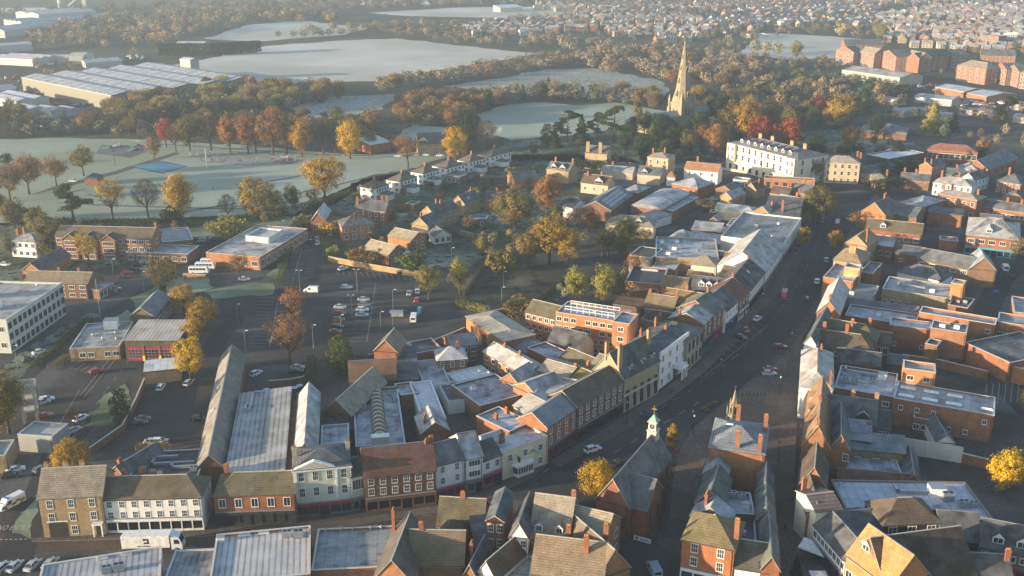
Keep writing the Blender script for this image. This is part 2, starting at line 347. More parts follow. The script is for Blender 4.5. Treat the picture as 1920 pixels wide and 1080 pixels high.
sheet('parking_strip', [(1430, 690), (1492, 622), (1530, 560), (1560, 500), (1575, 500), (1545, 560), (1505, 625), (1450, 695)], 'car_park_asphalt', 0.006)
# pavements: raised 0.12 m with a kerb face
def pavement(pts): return sheet('pavement', pts, 'block_paving', 0.12, 0.12)
pavement([(195, 1004), (395, 993), (560, 985), (690, 970), (822, 948), (905, 925), (1000, 880), (1030, 866), (1000, 894), (915, 937), (830, 960), (690, 982), (560, 997), (395, 1006), (60, 1016), (60, 1010)])
pavement([(1030, 866), (1170, 782), (1240, 734), (1320, 674), (1385, 604), (1435, 545), (1480, 460), (1510, 400), (1526, 395), (1500, 470), (1455, 545), (1400, 610), (1330, 690), (1250, 752), (1180, 800), (1050, 876)])
pavement([(1250, 1000), (1262, 900), (1272, 850), (1300, 802), (1370, 748), (1445, 692), (1505, 625), (1545, 560), (1560, 505), (1590, 440), (1640, 365), (1650, 372), (1600, 460), (1560, 540), (1500, 640), (1490, 900), (1495, 960), (1600, 1110), (1320, 1110)])
sheet('park_path', [(60, 365), (100, 350), (210, 322), (330, 285), (338, 288), (220, 326), (110, 354)], 'path_gravel', 0.03)
for pts in ([(300, 405), (420, 385), (560, 362), (640, 345), (700, 330), (780, 318)], [(480, 345), (560, 330), (610, 322)], [(170, 384), (360, 390), (480, 392)], [(270, 268), (480, 282), (600, 290), (700, 292)]):
    mb = ribbon('park_path', pts, 2.0, 'path_gravel', 0.034); setting('park_path', mb.mesh('park_path'))
sheet('tennis_court', [(248, 312), (300, 303), (346, 312), (304, 323)], 'blue_court', 0.05)
sheet('tennis_court_edge', [(240, 312), (300, 301), (352, 312), (304, 326)], 'path_gravel', 0.04)
sheet('skate_park', [(180, 288), (190, 272), (268, 272), (278, 284), (245, 296)], 'play_surface', 0.04)
sheet('playground', [(350, 292), (420, 282), (575, 290), (568, 305), (470, 312), (380, 302)], 'rough_meadow', 0.04)
sheet('playground', [(508, 304), (540, 296), (570, 300), (545, 308)], 'play_surface', 0.05)
# road paint: bay lines, centre dashes, edge lines, lettering
def line(mb, a, b, wid=0.12, z=0.034):
    A, B = G(*a), G(*b); d = (B-A); d.z = 0
    if d.length < 1e-6: return
    n = Vector((-d.y, d.x, 0)).normalized()*wid/2
    mb.face([(A.x-n.x, A.y-n.y, z), (B.x-n.x, B.y-n.y, z), (B.x+n.x, B.y+n.y, z), (A.x+n.x, A.y+n.y, z)], 'road_paint')
def dashes(mb, pts, on, off, wid=0.15):
    for i in range(len(pts)-1):
        A, B = G(*pts[i]), G(*pts[i+1]); L = (B-A).length; d = (B-A)/L; s = 0
        while s < L:
            e = min(L, s+on); p, q = A+d*s, A+d*e; n = Vector((-d.y, d.x, 0))*wid/2
            mb.face([(p.x-n.x, p.y-n.y, .034), (q.x-n.x, q.y-n.y, .034), (q.x+n.x, q.y+n.y, .034), (p.x+n.x, p.y+n.y, .034)], 'road_paint'); s += on+off
def bays(mb, a, b, n, vec, wid=0.12):        # n bay lines between a and b, each running by vec pixels
    for i in range(n+1):
        k = i/n; x, y = a[0]+(b[0]-a[0])*k, a[1]+(b[1]-a[1])*k
        line(mb, (x, y), (x+vec[0], y+vec[1]), wid)
mb = MB()
dashes(mb, [(1085, 850), (1180, 800), (1290, 735), (1380, 668), (1450, 600), (1500, 530), (1530, 460), (1560, 390)], 2, 5, 0.12)
dashes(mb, [(1150, 850), (1215, 812), (1325, 745)], 3, 4, 0.15)
dashes(mb, [(1020, 885), (1090, 836), (1200, 770)], 2, 5, 0.12)
bays(mb, (1150, 800), (1250, 744), 7, (15, 7), .1); bays(mb, (1300, 700), (1420, 606), 12, (16, 7), .1); line(mb, (1320, 707), (1436, 613), .1); bays(mb, (1462, 690), (1510, 610), 8, (-18, -3), .1)
dashes(mb, [(560, 1004), (690, 987), (830, 962), (930, 925)], 2, 4, 0.12)
dashes(mb, [(50, 960), (110, 860), (200, 730), (300, 600)], 2, 4, 0.12)
line(mb, (150, 730), (100, 815), .1); line(mb, (62, 955), (104, 880), .1); line(mb, (38, 962), (62, 955), .1)
dashes(mb, [(0, 1012), (50, 1011)], 0.5, 0.5, 0.3)
bays(mb, (547, 472), (524, 530), 13, (27, 1)); line(mb, (567, 465), (548, 526))
bays(mb, (580, 466), (574, 520), 10, (14, 0))
bays(mb, (485, 558), (468, 650), 14, (30, 1)); bays(mb, (522, 556), (512, 640), 12, (28, 1)); line(mb, (522, 556), (506, 650))
bays(mb, (636, 532), (612, 640), 14, (38, 1)); bays(mb, (676, 532), (656, 640), 14, (36, 1)); line(mb, (704, 532), (688, 640))
bays(mb, (630, 506), (860, 524), 20, (4, 9))
bays(mb, (738, 545), (736, 600), 6, (30, 0)); line(mb, (736, 545), (736, 612))
bays(mb, (1460, 668), (1448, 700), 4, (26, 2)); bays(mb, (1850, 720), (1935, 712), 7, (-4, 40)); bays(mb, (130, 692), (160, 700), 3, (20, -14))
line(mb, (150, 742), (232, 640), .12); line(mb, (157, 745), (238, 648), .12)
setting('road_marking', mb.mesh('road_marking'))
def lettering(txt, size, mat, depth=0.01):
    cu = bpy.data.curves.new('lettering', 'FONT'); cu.body = txt; cu.size = size; cu.extrude = depth; cu.align_x = 'CENTER'; cu.align_y = 'CENTER'
    cu.resolution_u = 2
    o = bpy.data.objects.new('lettering', cu); C.objects.link(o)
    bpy.context.view_layer.update()
    me = bpy.data.meshes.new_from_object(o.evaluated_get(bpy.context.evaluated_depsgraph_get()))
    bpy.data.objects.remove(o); bpy.data.curves.remove(cu)
    me.materials.clear(); me.materials.append(MATS[mat]); me.name = 'lettering'; return me
for txt, px, py, ang, sx in (('NO ENTRY', 26, 990, 0, 2.6), ):
    p = G(px, py); o = add('road_marking', lettering(txt, 1.7, 'road_paint', 0.003), None, (p.x, p.y, 0.036), R(ang)); o.scale = (0.8, 1.6, 1); o['kind'] = 'structure'
# haze: one box of air round the whole place
hz = MB(); hz.box(-S_-50, S_+50, -1550, S_+50, -1.06, H+4, 'white_paint')
me = hz.mesh('haze'); m = bpy.data.materials.new('haze_air'); m.use_nodes = True; t = m.node_tree; t.nodes.clear()
o_ = t.nodes.new('ShaderNodeOutputMaterial'); pv = t.nodes.new('ShaderNodeVolumePrincipled')
pv.inputs['Color'].default_value = (0.66, 0.82, 1.0, 1); pv.inputs['Density'].default_value = 0.00019; pv.inputs['Anisotropy'].default_value = 0.2
t.links.new(pv.outputs[0], o_.inputs['Volume']); me.materials.clear(); me.materials.append(m)
hb = add('haze', me); hb['kind'] = 'stuff'
# ---------------------------------------------------------------- palettes
WALL = {'R': ('brickwork', (0.29, 0.13, 0.072)), 'B': ('brickwork', (0.215, 0.125, 0.08)), 'T': ('brickwork', (0.36, 0.265, 0.155)), 'O': ('brickwork', (0.38, 0.19, 0.095)),
        'W': ('painted_render', (0.80, 0.79, 0.76)), 'C': ('painted_render', (0.66, 0.58, 0.42)), 'S': ('painted_render', (0.44, 0.385, 0.29)), 'G': ('painted_render', (0.50, 0.56, 0.44)),
        'Y': ('painted_render', (0.33, 0.34, 0.35)), 'P': ('painted_render', (0.62, 0.62, 0.60)), 'K': ('object_paint', (0.035, 0.032, 0.03)), 'M': ('profiled_sheet', (0.46, 0.46, 0.36)), 'D': ('brickwork', (0.16, 0.09, 0.06))}
ROOF = {'t': ('clay_tile', (0.12, 0.075, 0.05)), 'r': ('clay_tile', (0.15, 0.062, 0.038)), 'o': ('clay_tile', (0.36, 0.17, 0.08)), 's': ('slate', (0.082, 0.088, 0.1)), 'f': ('frosted_slate', (0.24, 0.245, 0.255)),
        'm': ('mossy_tile', (0.135, 0.108, 0.062)), 'k': ('slate', (0.055, 0.055, 0.06)), 'z': ('flat_felt', (0.25, 0.255, 0.265)), 'd': ('dark_felt', (0.075, 0.078, 0.085)), 'w': ('white_membrane', (0.72, 0.73, 0.75)),
        'l': ('long_profiled_sheet', (0.30, 0.30, 0.30)), 'c': ('profiled_sheet', (0.40, 0.41, 0.42)), 'n': ('clay_tile', (0.29, 0.25, 0.19)), 'e': ('slate', (0.1, 0.115, 0.098))}
_wm = {}
def win_mesh(w, h, style, lod):
    k = (round(w, 1), round(h, 1), style, lod)
    if k in _wm: return _wm[k]
    w, h = k[0], k[1]; f = MB(); p = MB(); fw = 0.11 if style != 'dark' else 0.07
    fm = 'white_paint' if style != 'dark' else 'dark_metal'
    f.box(-w/2-fw, w/2+fw, -0.09, 0, -0.16, 0, fm); f.box(-w/2-fw, w/2+fw, -0.07, 0, h, h+fw*1.3, fm)
    f.box(-w/2-fw, -w/2, -0.07, 0, 0, h, fm); f.box(w/2, w/2+fw, -0.07, 0, 0, h, fm)
    if not lod:
        b = 0.06
        if style == 'sash':
            f.box(-w/2, w/2, -0.06, 0, h/2-b/2, h/2+b/2, fm)
            for x in (-w/6, w/6): f.box(x-.025, x+.025, -0.05, 0, 0, h/2-b/2, fm); f.box(x-.025, x+.025, -0.05, 0, h/2+b/2, h, fm)
        elif style in ('cas', 'dark'):
            n = max(2, int(w/0.6))
            for i in range(1, n): x = -w/2+w*i/n; f.box(x-.03, x+.03, -0.055, 0, 0, h, fm)
    t = f if lod else p
    t.face([(-w/2, -0.025, 0), (w/2, -0.025, 0), (w/2, -0.025, h), (-w/2, -0.025, h)], 'window_glass')
    if lod: t.face([(-w/2, -0.03, h/2-.05), (w/2, -0.03, h/2-.05), (w/2, -0.03, h/2+.05), (-w/2, -0.03, h/2+.05)], fm)
    _wm[k] = (f.mesh('window'), None if lod else p.mesh('pane')); return _wm[k]
def window(par, x, y, z, rz, w, h, style, lod):
    f, p = win_mesh(w, h, style, lod); o = add('window', f, par, (x, y, z), rz)
    if p: add('pane', p, o)
    return o
def facade(par, L, org, rz, spec, hgt_, lod, wallh0=0.0):
    """windows over a wall of length L starting at org (local), running along rz; spec = (cols, rows[, style[, w, h]]) """
    cols, rows = spec[0], spec[1]; st = spec[2] if len(spec) > 2 else 'sash'
    z0 = wallh0; sh = (hgt_-z0)/rows; w = spec[3] if len(spec) > 3 else 1.0; h = spec[4] if len(spec) > 4 else min(1.65, sh*0.56)
    skip = spec[5] if len(spec) > 5 else ()
    for r in range(rows):
        for c in range(cols):
            if (c, r) in skip: continue
            x = L*(c+0.5)/cols; zz = z0+sh*r+max(0.25, (sh-h)*0.5)
            window(par, org[0]+math.cos(rz)*x, org[1]+math.sin(rz)*x, zz, rz, min(w, L/cols*0.8), h, st, lod)
def chimney(par, x, y, z0, z1, w=0.95, d=0.6, pots=3, mat='R', col=None):
    mb = MB(); wm, wc = WALL[mat]
    mb.box(x-w/2, x+w/2, y-d/2, y+d/2, z0, z1-0.3, wm); mb.box(x-w/2-.09, x+w/2+.09, y-d/2-.09, y+d/2+.09, z1-0.3, z1-.12, wm); mb.box(x-w/2-.03, x+w/2+.03, y-d/2-.03, y+d/2+.03, z1-.12, z1, wm)
    lx = w >= d
    for i in range(pots):
        k = (i+.5)/pots-.5; cx, cy = (x+k*w*.9, y) if lx else (x, y+k*d*.9)
        mb.lathe([(0.15, z1), (0.12, z1+.35), (0.15, z1+.38), (0.14, z1+.45)], 'terracotta', 7, (cx, cy))
    return add('chimney', mb, par, col=col or wc)
def roof_z(kind, w, d, h, r, x, y):
    if kind in ('g', 'h'): return h+r*(1-abs(y-d/2)/(d/2))
    if kind == 'x': return h+r*(1-abs(x-w/2)/(w/2))
    return h
def B(name, label, A_, B_, D, h, roof='g', r=None, wall='B', rt='t', win=None, lw=None, rw=None, ch=(), cat=None, shop=None, group=None, hip=(0, 0), wcol=None, rcol=None, o=0.3, para=0.55, dorm=(), units=(), sky=(), low=False, par_c=None, z0=0.0, cm='R', cw=0.95, ground=0.0, extra=None, kw=None):
    """one building. A_, B_: the two front eave corners as seen (pixels); D: depth in metres or a far eave corner (pixels)."""
    a, b = G(A_[0], A_[1], h+z0), G(B_[0], B_[1], h+z0)
    ax = (b-a); ax.z = 0; w = ax.length; ax.normalize(); n = Vector((-ax.y, ax.x, 0)); rz = math.atan2(ax.y, ax.x)
    if isinstance(D, tuple):
        c = G(D[0], D[1], h+z0); d = max(2.0, (c-a).dot(n))
    else: d = D
    lod = (A_[1]+B_[1])/2 < 400 or low
    T = thing(name, label, cat or name.replace('_', ' ').split()[-1], (a.x, a.y, z0), rz, group)
    wm, wc = WALL[wall]; wc = wcol or vary(wc, .07); rm, rc = ROOF[rt]; rc = rcol or vary(rc, .08)
    if r is None: r = {'g': d/2*0.72, 'h': min(w, d)/2*0.62, 'x': w/2*0.75, 's': d*0.12, 'b': w*0.25}.get(roof, 0)
    mb = MB()
    if roof == 'f':
        ph = h+para; pt = 0.28
        mb.box(0, w, 0, d, -0.3, h-.15, wm, 'bt')
        for q in ((0, w, 0, pt), (0, w, d-pt, d), (0, pt, pt, d-pt), (w-pt, w, pt, d-pt)): mb.box(q[0], q[1], q[2], q[3], h-.15, ph, wm, 'b')
    else:
        mb.box(0, w, 0, d, -0.3, h, wm, 'bt'); e = .06
        if roof == 'g':
            for x, f in ((0, hip[0]), (w, hip[1])):
                if not f: mb.face([(x, 0, h), (x, d, h), (x, d/2, h+r-e)], wm)
        elif roof == 'x':
            for y, f in ((0, hip[0]), (d, hip[1])):
                if not f: mb.face([(0, y, h), (w, y, h), (w/2, y, h+r-e)], wm)
        elif roof == 's':
            mb.face([(0, 0, h), (0, d, h), (0, d, h+r)], wm); mb.face([(w, 0, h), (w, d, h), (w, d, h+r)], wm); mb.face([(0, d, h), (w, d, h), (w, d, h+r)], wm)
    add('wall', mb, T, col=wc)
    mb = MB(); t = 0.16; u = 0.10
    if roof == 'f':
        mb.face([(pt, pt, h), (w-pt, pt, h), (w-pt, d-pt, h), (pt, d-pt, h)], rm)
    elif roof in ('g', 'h'):
        k = r/(d/2); ze = h-o*k+u; zr = h+r+u; hl, hr = (1, 1) if roof == 'h' else hip
        ins = min(d/2, w/2*0.96) if roof == 'h' else d/2*0.85
        x0, x1 = -o, w+o; rx0, rx1 = (ins if hl else -o), (w-ins if hr else w+o)
        e = [(x0, -o), (x1, -o), (x1, d+o), (x0, d+o)]
        top = [Vector((x, y, ze)) for x, y in e]; R0, R1 = Vector((rx0, d/2, zr)), Vector((rx1, d/2, zr))
        for s in (0, -t):
            q = [p+Vector((0, 0, s)) for p in top]; a0, a1 = R0+Vector((0, 0, s)), R1+Vector((0, 0, s))
            fs = [(q[0], q[1], a1, a0), (q[2], q[3], a0, a1)]
            if hl: fs.append((q[3], q[0], a0))
            if hr: fs.append((q[1], q[2], a1))
            for f in fs: mb.face(f if s == 0 else tuple(reversed(f)), rm)
        for i in range(4):
            p, q = top[i], top[(i+1) % 4]; g = (i == 1 and not hr) or (i == 3 and not hl)
            if not g: mb.face([p-Vector((0, 0, t)), q-Vector((0, 0, t)), q, p], 'grey_plastic' if not low else rm)
            else:
                m_ = R1 if i == 1 else R0; tv = Vector((0, 0, t))
                for (s0, s1) in ((p, m_), (m_, q)): mb.face([s0-tv, s1-tv, s1, s0], 'stone_trim')
        # ridge tiles
        mb.box(min(rx0, rx1), max(rx0, rx1), d/2-.13, d/2+.13, zr-.04, zr+.07, 'stone_trim' if rt in 'mnt' else 'lead', 'b')
    elif roof == 'x':
        k = r/(w/2); ze = h-o*k+u; zr = h+r+u; y0, y1 = -o, d+o; tv = Vector((0, 0, t))
        ry0, ry1 = (w/2*.85 if hip[0] else y0), (d-w/2*.85 if hip[1] else y1)
        q = [Vector((-o, y0, ze)), Vector((w+o, y0, ze)), Vector((w+o, y1, ze)), Vector((-o, y1, ze))]; a0, a1 = Vector((w/2, ry0, zr)), Vector((w/2, ry1, zr))
        for s in (0, 1):
            sv = tv*s; fs = [(q[1]-sv, q[2]-sv, a1-sv, a0-sv), (q[3]-sv, q[0]-sv, a0-sv, a1-sv)]
            if hip[0]: fs.append((q[0]-sv, q[1]-sv, a0-sv))
            if hip[1]: fs.append((q[2]-sv, q[3]-sv, a1-sv))
            for f in fs: mb.face(f if not s else tuple(reversed(f)), rm)
        for p, q_ in ((q[1], q[2]), (q[3], q[0])): mb.face([p-tv, q_-tv, q_, p], 'grey_plastic')
        for a_, (p, s_), f in ((a0, (q[0], q[1]), hip[0]), (a1, (q[2], q[3]), hip[1])):
            if f: mb.face([p-tv, s_-tv, s_, p], 'grey_plastic')
            else: mb.face([p-tv, a_-tv, a_, p], 'stone_trim'); mb.face([a_-tv, s_-tv, s_, a_], 'stone_trim')
        mb.box(w/2-.13, w/2+.13, min(ry0, ry1), max(ry0, ry1), zr-.04, zr+.07, 'stone_trim' if rt in 'mnt' else 'lead', 'b')
    elif roof == 's':
        z1 = h+u-o*r/d; z2 = h+r+u+o*r/d
        P = [(-o, -o, z1), (w+o, -o, z1), (w+o, d+o, z2), (-o, d+o, z2)]; Q = [(x, y, z-t) for x, y, z in P]
        mb.face(P, rm); mb.face(Q[::-1], rm)
        for i in range(4): mb.face([Q[i], Q[(i+1) % 4], P[(i+1) % 4], P[i]], 'lead')
    elif roof == 'b':
        N = 10; rr = [[], []]
        for i in range(N+1):
            an = math.pi*i/N; x = w/2-(w/2+o)*math.cos(an); z = h+r*math.sin(an)
            rr[0].append((x, -o, z)); rr[1].append((x, d+o, z))
        for i in range(N): mb.face([rr[0][i], rr[0][i+1], rr[1][i+1], rr[1][i]], rm)
        mb.face(rr[0][::-1], wm); mb.face(rr[1], wm)
    ro = add('roof', mb, T, col=rc)
    if roof == 'f':
        cp = MB(); c0, c1 = -.06, .36
        for q in ((c0, w-c0, c0, c1), (c0, w-c0, d-c1, d-c0), (c0, c1, c1, d-c1), (w-c1, w-c0, c1, d-c1)): cp.box(q[0], q[1], q[2], q[3], ph, ph+.08, 'object_paint')
        add('coping', cp, T, col=par_c or (0.5, 0.52, 0.55))
    for c in ch:
        cx, cy = c[0]*w, c[1]*d; base = roof_z(roof, w, d, h, r, cx, cy); top = max(base+1.1, h+(r if roof != 'f' else 0)+.85)+.75*(c[2] if len(c) > 2 else 0)
        along = roof == 'x'
        chimney(ro, cx, cy, base-.9, top, cw if not along else .6, .6 if not along else cw, c[3] if len(c) > 3 else 3, cm)
    if ground and shop: zg = ground
    else: zg = 3.4 if shop else 0.0
    if not win and not lod and h > 3.9 and wall in 'ROBT' and (roof == 'f' or roof == 'g') and w > 7:
        rq = random.Random(int(A_[0]*3+A_[1])); nc, nr = max(2, int(w/3.6)), max(1, int(h/3.1))
        facade(T, w, (0, -.004, 0), 0, (nc, nr, 'cas', rq.choice((.9, 1.2, 1.5)), 1.15, tuple((c_, r_) for c_ in range(nc) for r_ in range(nr) if rq.random() < .62)), h, lod, 0)
    if not lod:
        dp = MB(); px_ = w-.35; dp.tube([(px_, -.09, 0), (px_, -.09, h-.1)], .055, 'dark_metal', 5)
        if roof != 'f': dp.tube([(-.2, -o-.07, h-.12), (w+.2, -o-.07, h-.12)], .075, 'dark_metal', 5); dp.tube([(px_, -.09, h-.3), (px_, -o-.07, h-.12)], .05, 'dark_metal', 5)
        add('drainpipe', dp, T)
    if win: facade(T, w, (0, -.004, 0), 0, win, h, lod, zg)
    if rw: facade(T, d, (w+.004, 0, 0), math.pi/2, rw, h, lod, zg)
    if lw: facade(T, d, (-.004, d, 0), -math.pi/2, lw, h, lod, zg)
    if shop: shopfront(T, w, shop, lod)
    for dm in dorm: dormer(ro, roof, w, d, h, r, dm, rm, rc, lod)
    for un in units: roof_unit(T, un[0]*w, un[1]*d, h+.02, un[2] if len(un) > 2 else 1.4, un[3] if len(un) > 3 else 'ac')
    for s_ in sky:
        sk = MB(); x, y = s_[0]*w, s_[1]*d; z = roof_z(roof, w, d, h, r, x, y)+.03
        sw, sl = (s_[2], s_[3]) if len(s_) > 3 else (0.9, 1.4)
        sk.box(-sw/2, sw/2, -sl/2, sl/2, 0, .28, 'white_paint'); sk.box(-sw/2+.1, sw/2-.1, -sl/2+.1, sl/2-.1, .28, .36, 'grey_plastic')
        so_ = add('skylight', sk, ro, (x, y, z+.05))
        if roof == 'x': so_.rotation_euler = (0, math.atan2(r, w/2)*(1 if x > w/2 else -1), 0)
        elif roof in 'gh': so_.rotation_euler = (math.atan2(r, d/2)*(1 if y < d/2 else -1), 0, 0)
    T['_dim'] = (w, d, h); del T['_dim']
    T_dim[T.name] = (w, d, h, r)
    return T
T_dim = {}
def shopfront(T, w, col, lod, face='front'):
    mb = MB(); c = col if isinstance(col, tuple) and isinstance(col[0], float) else SHOP[col]
    H_ = 3.3; mb.box(.1, w-.1, -.35, -.005, H_-.75, H_, 'object_paint'); mb.box(.05, w-.05, -.45, -.005, H_, H_+.1, 'lead')
    n = max(2, int(w/2.2)); door = n//2
    for i in range(n+1): x = .15+(w-.3)*i/n; mb.box(x-.12, x+.12, -.22, -.005, 0, H_-.75, 'object_paint')
    for i in range(n):
        xa, xb = .15+(w-.3)*i/n+.12, .15+(w-.3)*(i+1)/n-.12
        if i != door: mb.box(xa, xb, -.2, -.005, 0, .55, 'object_paint')
    o = add('shopfront', mb, T, col=c)
    g = MB()
    for i in range(n):
        xa, xb = .15+(w-.3)*i/n+.12, .15+(w-.3)*(i+1)/n-.12; z0 = .05 if i == door else .55
        g.face([(xa, -.06, z0), (xb, -.06, z0), (xb, -.06, H_-.75), (xa, -.06, H_-.75)], 'shop_glass')
    add('display_window', g, o)
SHOP = {'pink': (0.45, 0.03, 0.16), 'red': (0.36, 0.03, 0.04), 'black': (0.03, 0.03, 0.032), 'blue': (0.03, 0.07, 0.22), 'white': (0.72, 0.72, 0.7), 'grey': (0.15, 0.16, 0.17), 'green': (0.05, 0.14, 0.08), 'cream': (0.55, 0.5, 0.38), 'teal': (0.06, 0.30, 0.36), 'maroon': (0.18, 0.02, 0.04), 'wood': (0.2, 0.11, 0.06), 'sage': (0.25, 0.30, 0.22), 'purple': (0.2, 0.04, 0.3)}
def dormer(ro, roof, w, d, h, r, dm, rm, rc, lod):
    x, v = dm[0]*w, dm[1]; dw = dm[2] if len(dm) > 2 else 1.5; mat = dm[3] if len(dm) > 3 else 'white_paint'
    y = v*d; z = roof_z(roof, w, d, h, r, x, y); dh = 1.35; run = (dh+.9)/(r/(d/2)); mb = MB()
    mb.box(-dw/2, dw/2, 0, run, -.3, dh, mat, 'b'); mb.face([(-dw/2, 0, dh), (dw/2, 0, dh), (0, 0, dh+dw*.45)], mat)
    q = dw/2+.15; zt = dh+dw*.45+.06; ze = dh-.08
    mb.face([(-q, -.12, ze), (0, -.12, zt), (0, run+.5, zt), (-q, run, ze)], rm); mb.face([(q, -.12, ze), (q, run, ze), (0, run+.5, zt), (0, -.12, zt)], rm)
    for sx in (-1, 1): mb.face([(sx*q, -.13, ze-.14), (sx*q, -.13, ze), (0, -.13, zt), (0, -.13, zt-.16)][::sx], 'white_paint')
    n = 2
    for i in range(n): xa = -dw/2+.15+(dw-.3)*i/n+.04; mb.face([(xa, -.012, .2), (xa+(dw-.3)/n-.08, -.012, .2), (xa+(dw-.3)/n-.08, -.012, dh-.1), (xa, -.012, dh-.1)], 'window_glass')
    add('dormer', mb, ro, (x, y, z), col=rc)
def roof_unit(T, x, y, z, s, kind):
    mb = MB()
    if kind == 'ac':
        mb.box(-s/2, s/2, -s*.35, s*.35, .12, s*.75, 'galvanised'); mb.box(-s/2+.1, s/2-.1, -s*.3, s*.3, 0, .12, 'dark_metal')
        for q in (-1, 1): mb.lathe([(s*.2, s*.75), (s*.2, s*.75+.08), (s*.05, s*.75+.09)], 'dark_metal', 10, (q*s*.24, 0))
    elif kind == 'box': mb.box(-s/2, s/2, -s*.4, s*.4, 0, s*.7, 'white_paint'); mb.box(-s/2-.05, s/2+.05, -s*.4-.05, s*.4+.05, s*.7, s*.7+.08, 'galvanised')
    elif kind == 'vent': mb.lathe([(.22, 0), (.2, .5), (.38, .55), (.3, .75), (.05, .85)], 'galvanised', 8)
    elif kind == 'duct': mb.box(-s*2, s*2, -.3, .3, .3, .9, 'galvanised'); mb.box(-s*2, -s*2+.6, -.3, s*1.2, .3, .9, 'galvanised'); mb.box(-s, -s+.15, -.2, .2, 0, .3, 'dark_metal'); mb.box(s, s+.15, -.2, .2, 0, .3, 'dark_metal')
    elif kind == 'light': mb.box(-s*.9, s*.9, -s*.4, s*.4, 0, .3, 'grey_plastic'); mb.ring([[(-s*.85, -s*.35, .3), (s*.85, -s*.35, .3), (s*.85, s*.35, .3), (-s*.85, s*.35, .3)], [(-s*.55, -s*.1, .6), (s*.55, -s*.1, .6), (s*.55, s*.1, .6), (-s*.55, s*.1, .6)]], 'white_paint')
    add('skylight' if kind == 'light' else 'roof_vent', mb, T, (x, y, z))
# ================================================================ buildings, near rows
# -- south row along the lower street
inn = B('coaching_inn', 'three storey tan brick coaching inn with a carriage arch at its left end', (71, 935), (190, 929), 10, 9.3, 'g', 4.2, 'T', 'n', win=(3, 3, 'sash', 1.15, 1.75, ((0, 0), (2, 0))), ch=((.05, .55), (.36, .55), (.62, .55)), cat='inn', cm='T', lw=None)
B('white_pub', 'long white painted pub row with a green tiled roof hipped at its right end', (192, 937), (377, 932), 8.5, 7.9, 'g', 3.0, 'W', 'm', win=(8, 2, 'sash', 1.0, 1.4), rw=(2, 2), hip=(0, 1), ch=((.16, .62), (.34, .7)), cat='pub', shop='white', ground=2.9)
B('brick_pub', 'two storey red brick pub with five white framed windows over a dark ground floor', (400, 930), (552, 925), 9, 7.2, 'g', 2.9, 'R', 'm', win=(5, 1, 'cas', 1.3, 1.9), hip=(1, 0), ch=((.1, .7),), cat='pub', shop='black')
B('corrugated_warehouse', 'long grey corrugated warehouse roof running back behind the brick pub', (452, 738), (422, 897), (545, 742), 6.6, 's', .9, 'B', 'l', cat='warehouse', units=((.12, .25, 2.2, 'duct'), (.25, .2, 2, 'ac')))
B('lean_to', 'narrow mossy lean-to roof squeezed beside the corrugated warehouse', (545, 743), (534, 893), (563, 745), 5.4, 's', 1.0, 'D', 'm', cat='lean-to')
B('long_barn', 'very long narrow barn range with pale lit left slope and dark right slope', (415, 668), (366, 880), (457, 676), 5.4, 'g', 3.4, 'B', 's', cat='barn', rcol=(0.2, 0.185, 0.16), sky=((.4, .25), (.6, .25)))
B('kitchen_block', 'dark flat roofed kitchen block covered with silver ducts behind the white pub', (240, 903), (372, 896), (372, 846), 5.0, 'f', 0, 'B', 'd', cat='kitchen', units=((.3, .75, 2.2, 'duct'), (.55, .5, 2.4, 'duct'), (.75, .35, 1.6, 'duct'), (.15, .3, 1.6, 'ac'), (.3, .25, 1.3, 'ac'), (.9, .25, 1.6, 'ac'), (.42, .2, 1.2, 'ac')))
B('gabled_outbuilding', 'small brick outbuilding with a blue slate gable roof beside the ducted kitchen', (203, 888), (238, 898), 12, 5.2, 'x', 2.6, 'B', 's', cat='outbuilding', ch=((.5, .1),))
geo = B('pedimented_building', 'pale sage green Georgian building with a white pediment and red shop fascia', (550, 881), (657, 871), 10, 11.6, 'h', 1.6, 'G', 's', wcol=(.56, .58, .5), win=(4, 2, 'sash', 1.15, 2.0), shop='grey', ground=4.0, cat='building', ch=((.02, .5), (.98, .6)), cm='S')
B('long_range', 'long gabled range with frosted roof running back from the green pedimented building', (562, 738), (552, 854), (599, 738), 9.2, 'g', 3.0, 'S', 'f', cat='wing')
B('green_annexe', 'narrow pale green annexe with one big window over an archway', (658, 894), (683, 888), 8, 8.6, 'g', 2.2, 'G', 'k', win=(1, 1, 'cas', 2.4, 2.3), shop='grey', ground=4.2, cat='annexe')
B('brown_brick_shops', 'wide brown brick shop building under a big plain red-brown tile roof', (684, 896), (817, 881), 11, 8.5, 'g', 4.2, 'B', 'r', win=(6, 2, 'sash', 1.05, 1.5), shop='wood', ground=3.6, cat='shops', ch=((.995, .5),))
B('red_front_shop', 'white rendered shop with a crimson shopfront and dark slate roof', (816, 874), (870, 860), 9, 9, 'g', 3.0, 'W', 's', win=(2, 2, 'sash', .95, 1.5), shop='red', ground=3.5, cat='shop', ch=((.02, .5, .3),))
B('jettied_shop', 'tall white shop with a glazed upper bay and pale frosted slate roof', (874, 861), (905, 855), 11, 8.7, 'g', 3.6, 'W', 'f', win=(1, 2, 'cas', 2.6, 1.3), shop='grey', cat='shop')
B('pink_front_shop', 'low white shop with bright pink windows and a dark tile roof', (905, 865), (941, 851), 8, 6.8, 'g', 2.6, 'W', 'k', win=(2, 1, 'sash', 1.0, 1.5), shop='pink', cat='shop')
swan = B('cream_hotel', 'cream painted hotel with lettering on its wall and a projecting bay window', (942, 851), (1027, 821), 9.5, 6.9, 'f', 0, 'C', 'z', win=(3, 2, 'sash', 1.05, 1.5, ((1, 0), (0, 0))), cat='hotel', wcol=(0.72, 0.66, 0.49), ch=((.22, .45, 1.8),), cw=1.3, cm='B')
